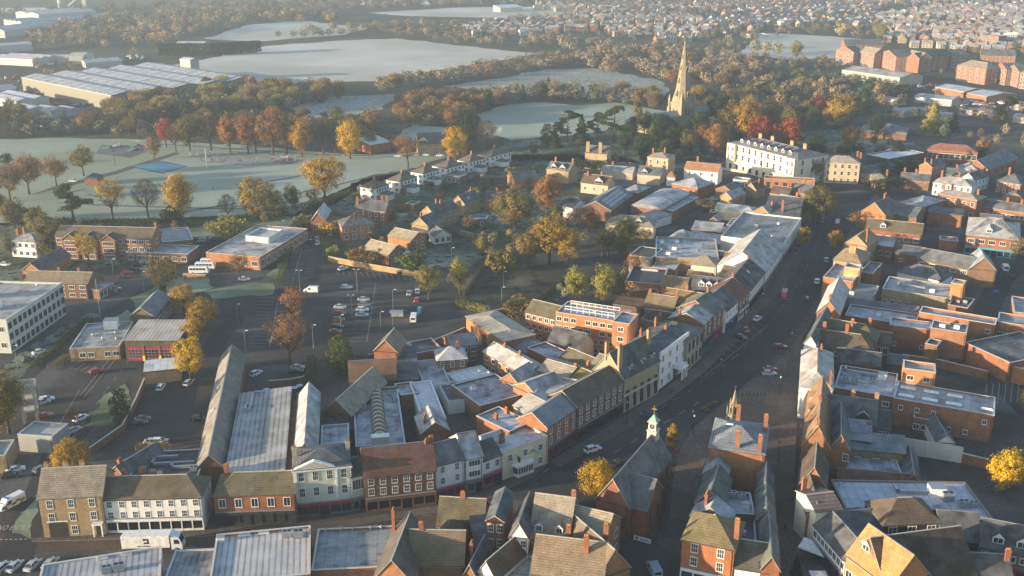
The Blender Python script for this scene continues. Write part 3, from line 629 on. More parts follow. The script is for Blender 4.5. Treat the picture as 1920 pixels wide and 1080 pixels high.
B('quoined_building', 'red brick building with white quoins and blue-grey slate roof', (1026, 802), (1083, 763), 8.5, 8.7, 'g', 2.8, 'R', 's', win=(4, 2, 'sash', 1.0, 1.7), shop='maroon', cat='building', rcol=(0.2, 0.22, 0.25))
B('cream_rear_range', 'cream rendered rear range with a pale frosted roof behind the quoined building', (963, 760), (1012, 786), (1040, 748), 8.2, 'g', 1.8, 'C', 'f', cat='wing', rcol=(0.42, 0.38, 0.31))
B('georgian_terrace', 'long brown brick Georgian terrace with three rows of white sashes over shops', (1083, 763), (1170, 714), 9.5, 9.2, 'g', 3.0, 'B', 'm', win=(7, 2, 'sash', 1.05, 1.75), shop='black', ground=3.6, cat='terrace', rcol=(0.09, 0.08, 0.06))
bank = B('gothic_bank', 'gothic stone bank with arched windows, steep dark slate roof and tall chimneys', (1171, 711), (1237, 676), 10, 9.8, 'g', 6.0, 'S', 'k', win=(5, 1, 'dark', 1.3, 2.4), cat='bank', ground=0, cm='T', ch=((.03, .2, 2.4, 4), (.03, .62, 2.4, 4), (.97, .35, 2.0, 4)), cw=1.5, wcol=(0.34, 0.285, 0.19), dorm=((.25, .08, 1.3, 'stone_trim'), (.6, .08, 1.3, 'stone_trim'), (.88, .08, 1.3, 'stone_trim')))
stucco = B('white_stucco_building', 'tall white stucco building with a columned porch and parapet', (1237, 666), (1289, 627), 11, 10.6, 'g', 1.8, 'W', 's', win=(4, 3, 'sash', 1.05, 1.8), cat='building', ch=((.1, .6, .6), (.4, .85, .6), (.78, .45, .6), (.98, .9, .6)))
B('classical_bank', 'grey stone classical bank with tall ground floor windows and green-grey hipped roof', (1290, 640), (1319, 615), 12, 9.4, 'h', 2.6, 'S', 'e', win=(4, 2, 'dark', 1.2, 2.6), cat='bank', wcol=(0.34, 0.30, 0.23))
B('slate_shop', 'narrow shop with a pale blue slate roof and green shopfront next to the classical bank', (1320, 608), (1336, 591), 11, 8.6, 'g', 2.6, 'B', 'f', win=(2, 2), shop='green', cat='shop', ch=((.02, .7, .4),))
B('pink_sign_shop', 'brick shop with a mossy gable roof and a pink sign', (1337, 591), (1362, 573), 12, 8.4, 'g', 3.6, 'R', 'e', win=(3, 2), shop='pink', cat='shop', ch=((.9, .5, .6),))
B('blue_front_pub', 'white pub with a deep blue ground floor and dark slate roof', (1362, 584), (1385, 563), 12, 7.4, 'g', 3.6, 'W', 's', win=(4, 1, 'sash', 1, 1.6), shop='blue', cat='pub')
B('awning_shop', 'brown brick shop with a white awning uphill of the blue fronted pub', (1386, 562), (1405, 545), 12, 7.4, 'g', 3.4, 'B', 'r', win=(3, 1), shop='white', cat='shop')
B('timbered_row', 'long half timbered black and white row with a very dark tile roof', (1406, 545), (1434, 510), 12, 7.2, 'g', 4.0, 'W', 'k', win=(7, 1, 'sash', .9, 1.6), shop='black', cat='row', ch=((.02, .5), (.98, .5)), sky=((.55, .3),))
B('dormer_range', 'dark tiled rear range with four white gabled dormers in its roof', (1287, 541), (1375, 552), 9, 5.2, 'g', 3.6, 'B', 'k', dorm=((.3, .13, 1.9), (.46, .13, 1.9), (.63, .13, 1.9), (.79, .13, 1.9)), cat='wing', ch=((.97, .3),))
B('timber_gable_house', 'brick house with a sunlit tan rear gable among the dark roofs of the west side', (1348, 518), (1398, 528), 9, 6.2, 'g', 3.0, 'O', 't', cat='house', ch=((.6, 1.4, 1),), rcol=(.2, .13, .07))
B('tan_gable_house', 'small house with a golden lit roof and two tall tan chimneys', (1356, 490), (1408, 496), 8, 6.6, 'g', 2.4, 'T', 't', cat='house', ch=((.45, .6, .8), (.97, .6, .8)), cm='T', rcol=(.2, .14, .07))
B('pale_hipped_house', 'white walled house with a tan hipped roof in a rear yard west of the street', (1296, 495), (1342, 500), 8.5, 5.6, 'h', 2.6, 'C', 'n', cat='house')
B('big_slate_shop', 'large frosted slate roofed shop on the upper west side with sunlit left slope', (1436, 509), (1468, 462), 17, 7.2, 'g', 6.0, 'W', 'f', win=(6, 1, 'sash', 1, 1.6), shop='grey', cat='shop', rcol=(.3, .29, .27))
B('flat_front_store', 'wide flat roofed store with a purple sign on the upper west side', (1470, 459), (1503, 411), 24, 7.4, 'f', 0, 'P', 'z', win=(6, 1, 'cas', 2, 1.6), shop='purple', cat='store', units=((.3, .5, 1.6, 'ac'), (.5, .6, 2, 'ac'), (.7, .3, 1.2, 'box'), (.2, .25, 1, 'vent')))
B('end_gable_shop', 'brick shop with twin gables at the top west corner of the high street', (1497, 408), (1512, 372), 14, 7.4, 'x', 4.2, 'O', 's', win=(2, 2), shop='black', cat='shop', ch=((.1, .5, .6), (.8, .2, .4)))
B('orange_gable_house', 'orange brick gable house with a grey slate roof near the top of the street', (1411, 398), (1446, 405), 10, 7.0, 'x', 3.4, 'O', 'f', cat='house', ch=((.7, .5, .6),))
B('pale_slope_house', 'house with a big pale sunlit roof slope behind the top corner shops', (1452, 384), (1494, 392), 10, 7.6, 'g', 3.8, 'O', 'f', cat='house', ch=((.72, .5, .8),), rcol=(.36, .34, .3))
# -- behind the south row
B('brick_office', 'brick office with a small front gable at the head of the flat roofed arcade', (656, 716), (743, 710), 11, 5.8, 'g', 3.6, 'R', 'r', win=(6, 1, 'cas', 1.5, 1.5), cat='office', rcol=(.19, .10, .06))
arc = B('arcade', 'flat frosted arcade building with a ribbed barrel vault along its middle', (662, 734), (667, 842), (745, 728), 5.0, 'f', 0, 'B', 'z', cat='arcade', units=((.35, .22, 1.6, 'ac'), (.4, .12, 1.2, 'ac'), (.25, .85, 1.2, 'ac'), (.75, .85, 1.1, 'vent'), (.65, .2, 1.2, 'box')), sky=((.7, .12), (.5, .88)))
B('white_flat_roof', 'bright white flat roofed shop extension with an L shaped plan', (768, 719), (794, 791), (808, 716), 5.2, 'f', 0, 'P', 'w', cat='extension', para=.25, units=((.75, .12, 1, 'box'),), par_c=(.75, .77, .8))
B('grey_flat_roof', 'grey flat roofed store beside the bright white roof', (752, 745), (786, 740), (775, 718), 5.0, 'f', 0, 'B', 'z', cat='store')
B('rear_yard_house', 'small brick house with a rendered chimney behind the red fronted shop', (790, 812), (842, 806), 9, 6.2, 'x', 2.6, 'B', 'f', cat='house', ch=((.2, .3),))
B('slate_gable_workshop', 'tall brick workshop gable with a pale lit slope left of the brick office', (606, 770), (658, 778), (630, 702), 6.5, 'x', 3.6, 'B', 'n', cat='workshop')
B('dark_lean_to', 'dark sunken slate roof between the long range and the arcade', (602, 802), (662, 802), 9, 4.6, 's', 1.2, 'D', 'k', cat='lean-to')
B('grey_yard_roof', 'grey-green flat roof in the yard behind the pedimented building', (602, 842), (655, 838), (652, 798), 6.8, 'f', 0, 'S', 'z', cat='extension', rcol=(.16, .18, .18))
B('tall_malt_house', 'tall narrow brick malt house with a steep pitched roof', (701, 657), (745, 660), 9, 8.2, 'x', 3.4, 'R', 't', cat='malt house', rcol=(.24, .19, .14))
B('blue_slate_wing', 'long narrow blue slate wing stepping down from the tall malt house', (748, 712), (784, 710), (752, 668), 4.6, 's', 1.4, 'R', 's', cat='wing')
B('walled_store', 'low store with a dark flat roof inside a brick wall by the car park road', (768, 668), (830, 657), (820, 635), 3.4, 'f', 0, 'O', 'd', cat='store', units=((.08, .85, 1.1, 'box'), (.25, .85, 1.1, 'box')))
B('blue_roof_house', 'brick house with a plain blue slate roof and two white windows', (848, 652), (895, 645), 8, 5.6, 'g', 2.2, 'R', 's', win=(3, 2, 'cas', 1.5, 1.3), cat='house', rcol=(.19, .21, .24))
B('white_hip_house', 'brick house with a white frosted cross hipped roof and a bare tree in front', (820, 676), (876, 672), 8, 5.6, 'h', 2.4, 'O', 'f', win=(3, 2, 'sash'), cat='house', rcol=(.4, .4, .42), ch=((.75, .5),))
B('long_flat_shed', 'long grey and moss flat roofed shed with white side wall in the yards', (795, 725), (845, 720), (800, 676), 3.6, 'f', 0, 'W', 'z', cat='shed', rcol=(.17, .17, .16), para=.2)
B('yard_store', 'long low dark roofed store with a white end wall behind the arcade', (840, 755), (880, 750), (842, 718), 3.4, 'f', 0, 'W', 'd', cat='store', para=.3)
B('brick_flats_row', 'red brick cottages with frosted roof and white windows in the middle of the yards', (906, 659), (986, 704), 8, 5.6, 'g', 2.0, 'O', 'f', win=(6, 2, 'cas', 1.5, 1.3), cat='cottages', ch=((.25, .5), (.6, .5)), rcol=(.4, .37, .33))
B('white_store', 'small white flat roofed store with a dark door in the yard', (858, 718), (924, 703), 7, 3.6, 'f', 0, 'C', 'w', cat='store', para=.2, units=((.8, .5, 1, 'box'),))
B('yard_roof', 'messy frosted flat roof with vents and pipes in the middle yard', (900, 765), (985, 742), (925, 705), 4.6, 'f', 0, 'B', 'z', cat='extension', units=((.4, .4, 1.8, 'ac'), (.3, .7, 1.4, 'box'), (.6, .5, 1, 'vent'), (.5, .8, 1.6, 'ac')))
B('brick_flat_block', 'brick block with frosted stained flat roof and two brick chimneys by the cream hotel', (893, 782), (955, 812), (980, 785), 7.4, 'f', 0, 'R', 'z', cat='block', ch=((.3, .9, .3), (.36, .35, .3)), para=.35)
B('orange_gable_cottage', 'orange brick cottage gable with a pale blue frosted roof', (938, 711), (975, 722), 9, 5.6, 'x', 2.6, 'O', 'f', cat='cottage')
B('low_slate_store', 'long dark blue slate roofed store behind the brick cottages', (925, 632), (1000, 668), 9, 3.8, 'g', 1.6, 'B', 's', cat='store', rcol=(.17, .19, .22))
garage = B('brick_garage', 'orange brick building with big dark garage doors and a pale flat roof', (874, 593), (946, 640), 10.5, 6.2, 'h', 0.8, 'O', 'w', win=(3, 1, 'dark', 1.6, 2.0), cat='garage', rcol=(.5, .42, .31))
offA = B('office_block', 'orange brick four storey office block with a white rail on its flat roof', (1042, 588), (1165, 607), (1192, 587), 11.2, 'f', 0, 'O', 'z', win=(9, 4, 'cas', 1.5, 1.2, ((1, 0), (2, 0), (1, 1), (3, 3), (5, 2))), cat='office', wcol=(.47, .19, .085), rw=(3, 4, 'cas', 1.3, 1.2), sky=((.5, .6),))
B('office_wing', 'orange brick office wing with a mossy tiled pitched roof joined to the office block', (985, 584), (1042, 598), 9, 8.2, 'g', 2.6, 'O', 'm', win=(5, 3, 'cas', 1.3, 1.3, ((3, 0),)), cat='office', wcol=(.45, .18, .08))
B('office_tower', 'taller orange brick stair block with pale coping at the right end of the office block', (1148, 606), (1180, 611), (1196, 592), 12.2, 'f', 0, 'O', 'z', win=(1, 4, 'cas', 1.6, 1.2), cat='stair block')
B('dark_gable_hall', 'small hall with steep dark tiled roof and lit cream gable before the offices', (1025, 645), (1085, 660), 9, 5.0, 'g', 4.2, 'C', 'k', cat='hall')
B('brick_ring_roof', 'brick walled flat roof with pale coping west of the office yard', (988, 655), (1052, 685), (1070, 665), 5.2, 'f', 0, 'R', 'z', cat='extension')
B('green_roof_range', 'mossy green mansard range with a white top in the yards south of the office block', (1048, 672), (1115, 700), 8, 5.6, 'g', 2.2, 'O', 'm', cat='range')
B('brick_rear_house', 'brick rear house with a pale tan frosted roof and rooflight chimney behind the gothic bank', (1105, 686), (1150, 700), 10, 7, 'g', 2.0, 'O', 'n', cat='house', ch=((.6, .3),))
B('tan_roof_block', 'brick block with a large pale tan roof in the yards behind the georgian terrace', (1008, 694), (1062, 710), 9.5, 6.6, 'g', 1.6, 'O', 'n', cat='block', rcol=(.45, .38, .3))
B('moss_roof_range', 'bright moss covered roof range behind the georgian terrace with a chimney', (1060, 706), (1115, 728), 10, 6.6, 'g', 1.4, 'B', 'm', cat='range', ch=((0, .4), (.1, .8)), rcol=(.24, .19, .06))
B('valley_roof_block', 'block with several small frosted valley roofs left of the tan roofed block', (962, 722), (1010, 745), 10, 6.8, 'x', 2.4, 'O', 'f', cat='block')
B('flat_tan_block', 'low block with a wide sunlit tan flat roof behind the quoined building', (1000, 740), (1080, 752), (1100, 716), 7.6, 'f', 0, 'C', 'z', cat='block', rcol=(.32, .28, .18), ch=((.75, .4, .8),), para=.3)
B('bank_rear_range', 'dark tiled roof range behind the white stucco building', (1185, 628), (1235, 640), 12, 7, 'g', 3.0, 'O', 't', cat='range', ch=((.1, .4), (.4, .9)))
B('barn_range', 'dark weathered timber barn range with a long brown roof west of the high street', (1202, 610), (1258, 618), 10, 5.0, 'g', 3.6, 'K', 't', cat='barn', wcol=(.12, .08, .055), rcol=(.075, .06, .05))
B('yard_cottages', 'tan roofed cottages with an orange chimney in the yards west of the high street', (1208, 572), (1262, 580), 9, 5.0, 'g', 2.6, 'O', 't', cat='cottages', ch=((.05, .5), (.98, .5, 1.0)), rcol=(.24, .17, .09))
B('shadow_roof_range', 'brown roofed range half in shadow with golden lit patches west of the high street', (1240, 565), (1318, 578), 11, 5.6, 'g', 3.0, 'B', 't', cat='range', ch=((.45, .6, .6),), rcol=(.26, .17, .07))
B('dark_back_range', 'dark brown roofed range next to the barn in the yards', (1262, 606), (1305, 612), 10, 5.4, 'g', 2.8, 'B', 't', cat='range', rcol=(.09, .065, .045))
B('low_yard_shed', 'low open shed with pale roof edge behind the office block', (1150, 570), (1205, 578), 7, 3.2, 's', .6, 'D', 't', cat='shed')
B('tile_cottage', 'cottage with a broad sunlit brown roof beside the dark roofed yard', (1240, 536), (1285, 542), 8, 5.4, 'g', 2.6, 'O', 't', cat='cottage', rcol=(.25, .16, .08))
B('courtyard_store', 'sunken dark flat roofed store with three white rooflights', (1172, 530), (1240, 536), (1250, 506), 4, 'f', 0, 'O', 'd', cat='store', units=((.35, .85, 1.4, 'light'), (.5, .85, 1.4, 'light'), (.65, .85, 1.4, 'light')), par_c=(.45, .5, .56))
# -- front centre block
B('slate_roof_shop', 'narrow brick house with a dark slate roof in a stone surround at the front centre', (912, 975), (945, 978), (1000, 928), 10, 'x', 1.2, 'R', 's', win=(2, 3, 'sash'), cat='house', rcol=(.07, .085, .1))
B('white_gable_house', 'tall narrow white gabled house between two brick neighbours at the front centre', (955, 1004), (990, 1008), 11, 9.4, 'x', 3.2, 'W', 'k', win=(2, 3, 'sash', .9, 1.3), cat='house')
B('dormer_house', 'old house with a large pale tile roof and two white dormers', (992, 1010), (1064, 1020), 13, 7.6, 'g', 6.4, 'S', 'n', win=(3, 1, 'dark'), dorm=((.22, .09, 1.4), (.75, .09, 1.4)), cat='house', ch=((.97, .55, .3),), rcol=(.34, .29, .22))
B('corner_house', 'orange brick corner house with a plain tan tiled roof by the lane', (1062, 1012), (1128, 1028), 12, 7.6, 'g', 4.2, 'O', 'n', rw=(2, 2, 'cas', 1.6, 1.8), cat='house', rcol=(.34, .29, .21))
B('mossy_long_house', 'long low house with a big mossy brown tile roof facing the lower street', (820, 985), (905, 990), 9, 5.4, 'g', 4.0, 'B', 'm', cat='house', ch=((.5, .5, .2),))
B('lean_slate_house', 'small rear house with a slate skirt roof and boxed dormer', (892, 1025), (922, 1022), 7, 5.2, 's', 2.4, 'B', 's', cat='house')
B('brick_cottage', 'dark brick cottage with a hipped plain tile roof in front of the mossy house', (820, 1020), (870, 1022), 8, 5.6, 'h', 3.2, 'B', 't', cat='cottage', rcol=(.1, .07, .05))
B('twin_roof_house', 'house with broad brown pitched roof and cottage chimneys at the bottom centre', (765, 1058), (868, 1060), 10, 6.4, 'g', 4.4, 'B', 'm', cat='house', ch=((.2, .5, .5),), rcol=(.18, .13, .07))
B('gable_cross_house', 'brick house with crossing dark brown roof slopes at the bottom edge', (700, 1085), (772, 1090), 16, 6.6, 'x', 4.4, 'O', 't', cat='house', ch=((.1, .9, 1.0),), rcol=(.1, .085, .075))
B('white_end_cottage', 'white walled cottage with a steep brown roof at the bottom centre', (895, 1072), (930, 1086), 14, 6.0, 'x', 3.2, 'W', 't', cat='cottage', rcol=(.13, .08, .055))
B('slate_end_cottage', 'brick cottage with small blue slate roof beside the white walled cottage', (868, 1078), (893, 1082), 10, 5.6, 'x', 2.6, 'O', 's', cat='cottage', ch=((.1, .5, .8),))
B('pale_flat_extension', 'low pale flat roofed extension at the bottom edge of the front centre block', (925, 1100), (1000, 1104), 10, 4.4, 'f', 0, 'P', 'z', cat='extension', rcol=(.33, .32, .27))
B('chimney_house', 'wide brown brick house with three orange chimneys and tan roof at the bottom edge', (996, 1075), (1130, 1092), 12, 6.6, 'g', 4.6, 'B', 'n', cat='house', ch=((.42, .7, .4), (.72, .35, 1.6), (.95, .75, 1.6)), rcol=(.27, .2, .13))
B('front_gable_house', 'brick house with a steep diagonal tan gable roof by the lane at the bottom edge', (1118, 1085), (1182, 1062), 14, 6.2, 'x', 5.0, 'O', 't', cat='house', rcol=(.17, .13, .09))
# supermarket in the lower left corner
B('supermarket', 'long low supermarket roof of grey ribbed sheet along the lower edge', (60, 1150), (300, 1110), (318, 1024), 5.6, 'f', 0, 'P', 'c', cat='supermarket', para=.3, units=((.55, .62, 1.8, 'ac'), (.65, .62, 2.0, 'ac'), (.2, .4, 1.6, 'box'), (.28, .4, 1.6, 'box')), sky=((.5, .95, 2, 1), (.7, .95, 2, 1)), par_c=(.62, .58, .53))
B('supermarket_dock', 'dark ribbed loading roof between the two pale supermarket roofs', (300, 1110), (395, 1105), (412, 1030), 5.0, 'f', 0, 'P', 'c', cat='loading bay', rcol=(.14, .15, .17), para=.25)
B('supermarket_hall', 'big pale supermarket roof with two white vents on its corner', (392, 1100), (582, 1080), (632, 984), 6.2, 'f', 0, 'R', 'c', cat='hall', rcol=(.5, .48, .46), para=.45, units=((.75, .85, 1.8, 'ac'), (.87, .82, 2.0, 'ac'), (.05, .9, 1.4, 'box')), par_c=(.6, .56, .5), sky=((.3, .97, 2, 1), (.5, .97, 2, 1)))
B('supermarket_annexe', 'blue-grey flat roofed supermarket annexe with slim vents along its far edge', (584, 1074), (738, 1066), (764, 988), 5.2, 'f', 0, 'B', 'z', cat='annexe', para=.5, units=((.1, .98, 1, 'vent'), (.3, .98, 1, 'vent'), (.45, .98, 1, 'vent'), (.68, .98, 1, 'vent'), (.82, .98, 1, 'vent')), par_c=(.62, .56, .48))
def attach(T, sub, name):
    """make a built wing a part of its building"""
    bpy.context.view_layer.update()
    mw = sub.matrix_world.copy(); pm = T.matrix_world.inverted()
    sub.parent = T; m = pm @ mw; sub.location = m.translation; sub.rotation_euler = (0, 0, m.to_euler().z)
    sub.name = name
    for k in ('label', 'category', 'group'):
        if k in sub: del sub[k]
def Bw(name, label, p, q, D, h, *a, **k):      # same, from two world points
    P1 = proj((p[0], p[1], h)); P2 = proj((q[0], q[1], h)); return B(name, label, P1, P2, D, h, *a, **k)
# -- east side of the high street, from the lane upward
B('brick_store', 'long orange brick store wall under a frosted flat roof with two rows of white rooflights', (1675, 749), (1864, 782), (1845, 744), 7.2, 'f', 0, 'O', 'z', cat='store', wcol=(.29, .145, .08), units=((.12, .72, 2.2, 'light'), (.36, .72, 2.2, 'light'), (.6, .72, 2.2, 'light'), (.12, .28, 2.2, 'light'), (.36, .28, 2.2, 'light'), (.6, .28, 2.2, 'light'), (.93, .3, 1.8, 'light')), para=.4)
B('flat_store', 'dark stained flat roofed store crowded with air conditioning units beside the brick store', (1564, 730), (1676, 748), (1680, 704), 7.0, 'f', 0, 'B', 'z', cat='store', rcol=(.2, .22, .26), units=((.15, .35, 1.8, 'ac'), (.3, .35, 1.8, 'ac'), (.4, .8, 2.4, 'duct'), (.75, .75, 2.2, 'box'), (.5, .25, 1.4, 'vent'), (.6, .5, 1.8, 'ac'), (.9, .3, 1.8, 'box')))
B('orange_block', 'bright orange brick block standing up above the flat roofs', (1693, 694), (1754, 702), 6, 11.0, 'f', 0, 'O', 'z', cat='block', wcol=(.48, .22, .09), par_c=(.6, .58, .55))
B('dark_slate_hall', 'long dark slate roofed hall behind the pale corner building', (1569, 677), (1650, 687), 9, 7.4, 'g', 2.2, 'B', 'k', cat='hall')
B('pale_corner_building', 'white corner building with pale frosted hipped roofs and an orange chimney', (1504, 655), (1500, 724), (1562, 728), 9, 'h', 2.6, 'W', 'f', cat='building', rcol=(.36, .32, .27), win=(8, 2), ch=((.95, .9, 1), (.2, .6, .6)))
B('mossy_range', 'long brown mossy roofed range with a hipped far end on the east side', (1545, 624), (1642, 640), 9, 7.2, 'g', 3.0, 'B', 'm', cat='range', hip=(0, 1), ch=((.5, .3, .8), (.8, .7, .5)))
B('brown_hip_range', 'brown tiled range in front of the mossy range with slim brick chimneys', (1530, 648), (1637, 662), 9, 6.6, 'g', 3.4, 'B', 't', cat='range', hip=(0, 1), ch=((.1, .5, 1.5), (.5, .5, 1.6)), rcol=(.12, .085, .055))
B('grey_slate_front', 'narrow grey slate roofed shop along the east pavement below the orange gable', (1539, 586), (1508, 642), (1530, 645), 9, 'g', 2.2, 'W', 's', cat='shop')
B('orange_gable_shop', 'shop with a sunlit orange gable end and white frosted roof slopes', (1553, 537), (1532, 584), (1573, 591), 8.2, 'g', 3.8, 'O', 'f', cat='shop', rcol=(.44, .41, .38), ch=((.95, .5, .8),), wcol=(.46, .21, .09))
B('frosted_strip_store', 'long narrow flat roof streaked with white frost east of the orange gable', (1584, 594), (1716, 614), (1582, 571), 5.4, 'f', 0, 'R', 'z', cat='store', rcol=(.22, .25, .27), units=((.45, .5, 1.4, 'box'), (.8, .5, 1.8, 'box')))
B('grey_ridge_store', 'long plain grey slate roofed store running back from the street', (1580, 576), (1720, 594), 8, 5.0, 'g', 2.0, 'B', 's', cat='store', rcol=(.115, .115, .13))
B('tan_wall_store', 'store with a long tan brick wall, four small white vents and stained flat roof', (1654, 544), (1783, 563), (1640, 517), 7.4, 'f', 0, 'T', 'z', win=(9, 1, 'cas', 1.2, 1.4, ((4, 0), (5, 0), (6, 0), (7, 0), (8, 0))), cat='store', wcol=(.27, .22, .14), units=((.4, .5, 2, 'duct'), (.7, .4, 1.5, 'box'), (.2, .6, 1.4, 'box')))
B('pale_store', 'small pale walled store with a blue-white flat roof', (1592, 547), (1640, 554), (1603, 531), 5.0, 'f', 0, 'P', 'z', cat='store', para=.2)
B('orange_lift_tower', 'small sunlit orange brick lift tower with white roof', (1783, 533), (1806, 537), 5, 11.5, 'f', 0, 'O', 'w', cat='tower', wcol=(.54, .23, .09))
B('brick_plant_room', 'squat brick plant room below the orange lift tower', (1777, 574), (1814, 581), (1817, 562), 6.2, 'f', 0, 'R', 'd', cat='plant room', units=((.3, .5, 1.4, 'ac'), (.65, .6, 1.4, 'ac')))
B('orange_long_store', 'long thin store with a glowing orange brick wall and white coping', (1723, 588), (1866, 612), 6, 7.6, 'f', 0, 'O', 'z', cat='store', wcol=(.36, .17, .085), par_c=(.6, .62, .66))
B('brick_end_store', 'brick store with a white framed opening at the right edge', (1870, 606), (1930, 615), 9, 7.4, 'f', 0, 'O', 'z', cat='store', wcol=(.33, .16, .085), win=(2, 1, 'cas', 4, 2))
B('tall_brick_store', 'tall sunlit brick store block in the middle of the east side yards', (1745, 618), (1812, 628), (1754, 604), 9.2, 'f', 0, 'O', 'z', cat='store', wcol=(.31, .155, .085), units=((.3, .5, 1.6, 'box'), (.7, .6, 1.6, 'box')))
B('brown_brick_store', 'lower brown brick store wall left of the tall brick store block', (1668, 612), (1745, 622), 7, 7.0, 'f', 0, 'B', 'z', cat='store', wcol=(.25, .12, .07))
B('sweeping_wall_store', 'wide brick store with a dark flat roof and stepped parapet at the right', (1808, 645), (1894, 684), 22, 5.6, 'f', 0, 'B', 'd', cat='store', wcol=(.27, .125, .07))
B('moss_top_tower', 'small square brick stair tower with a mossy flat top', (1734, 647), (1757, 652), 5, 6.4, 'f', 0, 'B', 'd', cat='stair tower', rcol=(.1, .11, .06))
B('yard_house', 'small brick yard house with a white door beside the mossy range', (1641, 641), (1668, 645), 7, 5.0, 'g', 2.2, 'R', 't', win=(2, 1, 'cas', 1.4, 2.0), cat='house')
B('blue_slate_shed', 'low blue slate shed in the yard behind the dark slate hall', (1664, 681), (1700, 686), 7, 3.2, 'g', 1.6, 'B', 's', cat='shed')
B('gate_store', 'low brick store with white roof pipes at the right edge', (1894, 690), (1940, 700), 9, 4.2, 'f', 0, 'O', 'z', cat='store', units=((.2, .7, 1.2, 'vent'), (.35, .7, 1.2, 'vent'), (.5, .7, 1.2, 'vent')))
tud = B('tudor_gable_shop', 'shop with sunlit orange left roof slope and steep gable over the pedestrian lane', (1515, 738), (1504, 833), (1556, 838), 9, 'g', 5.2, 'O', 't', cat='shop', ch=((.98, .5, .6, 4), (.55, .5, .5, 4)), wcol=(.34, .16, .08), win=(7, 2), dorm=((.2, .1, 2.2, 'stone_trim'), (.45, .1, 2.2, 'stone_trim'), (.72, .1, 2.2, 'stone_trim')), rcol=(.3, .17, .09))
B('twin_gable_house', 'matching brick gable house with a blue slate right slope and two white windows', (1557, 776), (1556, 838), (1593, 846), 8.6, 'g', 3.4, 'O', 's', cat='house', rw=(3, 2, 'sash', 1.1, 1.6, ((0, 0), (1, 0), (0, 1), (1, 1))), wcol=(.34, .16, .08))
B('blue_slate_range', 'tan brick range with a blue slate roof and three white windows over the flat yard', (1593, 841), (1697, 850), 8, 5.6, 'g', 2.4, 'T', 's', win=(3, 1, 'sash', 1.3, 1.5), cat='range', rcol=(.15, .18, .22), wcol=(.26, .19, .1), ch=((.4, .9, .5),))
B('veranda_house', 'upper slate veranda roof with a row of tall dark panes', (1592, 823), (1634, 828), 7, 7.2, 's', 1.8, 'K', 's', win=(5, 1, 'dark', 1.3, 2.2), cat='house', rcol=(.24, .26, .31))
B('stone_slate_house', 'big grey slate roofed house with a timber gabled dormer and yellow lit chimneys', (1538, 784), (1642, 797), 10, 7.6, 'g', 4.2, 'T', 's', cat='house', ch=((.56, .55, .8), (.99, .55, 1.0)), dorm=((.76, .06, 2.6, 'black_timber'),), cm='T', rcol=(.1, .105, .115))
B('dark_rear_house', 'small dark roofed rear house with white framed windows right of the grey slate house', (1644, 802), (1668, 805), 10, 6.0, 'g', 2.6, 'B', 'k', win=(2, 2, 'cas', 1.4, 1.3), cat='house')
B('blue_door_store', 'low brick store with a blue door below the long orange brick wall', (1712, 786), (1757, 794), 6, 3.6, 'f', 0, 'R', 'd', win=(3, 1, 'cas', 1.3, 1.3), cat='store')
B('slate_lean_store', 'narrow slate roofed store at the end of the white yard wall', (1757, 828), (1790, 830), 12, 3.6, 'x', 1.8, 'W', 's', cat='store')
B('blue_flat_court', 'sunken blue-grey flat roof in front of the tan brick range', (1590, 884), (1692, 891), (1594, 853), 3.4, 'f', 0, 'B', 'z', cat='extension', rcol=(.17, .2, .25), para=.2)
B('side_slate_roof', 'slim slate lean-to closing the right end of the blue-grey flat roof', (1697, 902), (1727, 906), (1700, 850), 3.6, 'x', 2.0, 'R', 's', cat='lean-to')
B('low_brick_range', 'low red-brown tiled range between the flat court and the frosted store roof', (1572, 896), (1722, 909), 4, 3.6, 'g', 1.4, 'R', 'r', cat='range')
B('dark_tile_house', 'dark tiled lane house with a small sunlit orange gable', (1503, 858), (1497, 908), (1550, 906), 7.2, 'g', 4.6, 'O', 't', cat='house', rcol=(.09, .06, .045), wcol=(.36, .16, .08))
B('brown_tile_shop', 'brown tiled lane shop with one white framed skylight', (1501, 912), (1514, 965), (1540, 950), 7.0, 'g', 3.0, 'R', 'r', cat='shop', sky=((.5, .25),), rcol=(.13, .075, .05))
B('frosted_roof_store', 'very wide store roof white with frost carrying large air handling units', (1600, 985), (1872, 990), (1568, 902), 5.8, 'f', 0, 'B', 'w', cat='store', rcol=(.5, .54, .6), para=.3, par_c=(.24, .2, .18), units=((.05, .9, 1.6, 'vent'), (.6, .72, 2.4, 'duct'), (.72, .7, 3.2, 'box'), (.78, .6, 2.4, 'ac'), (.86, .45, 2.0, 'ac'), (.93, .45, 1.6, 'ac'), (.65, .4, 1.6, 'box')))
B('cream_wall_house', 'white walled house with an upswept parapet gable and tan chimney', (1530, 959), (1578, 953), (1514, 918), 9.2, 'g', 1.4, 'W', 't', cat='house', ch=((.25, .98, .8),), wcol=(.72, .68, .52), rcol=(.17, .13, .12))
B('slate_lane_shop', 'low white walled shop with a dark slate roof curving along the pedestrian lane', (1527, 984), (1585, 1051), 7.5, 6.4, 'g', 2.6, 'W', 's', win=(8, 1, 'cas', 1.2, 1.3), shop='black', ground=3.0, cat='shop', rcol=(.09, .09, .1))
B('valley_slate_shop', 'dark slate roofed rear shop between the frosted store and orange gable house', (1592, 1012), (1652, 1006), 11, 5.4, 'g', 3.0, 'B', 's', cat='shop', rcol=(.085, .085, .1))
oh = B('orange_roof_house', 'arts and crafts house with a brilliant orange tile roof at the lane corner', (1588, 1040), (1668, 1100), 9.5, 8.0, 'g', 5.4, 'O', 'o', win=(5, 1, 'cas', 1.5, 2.0), cat='house', dorm=((.25, .18, 1.9),), rcol=(.5, .24, .09), ground=3.5, wcol=(.5, .22, .09))
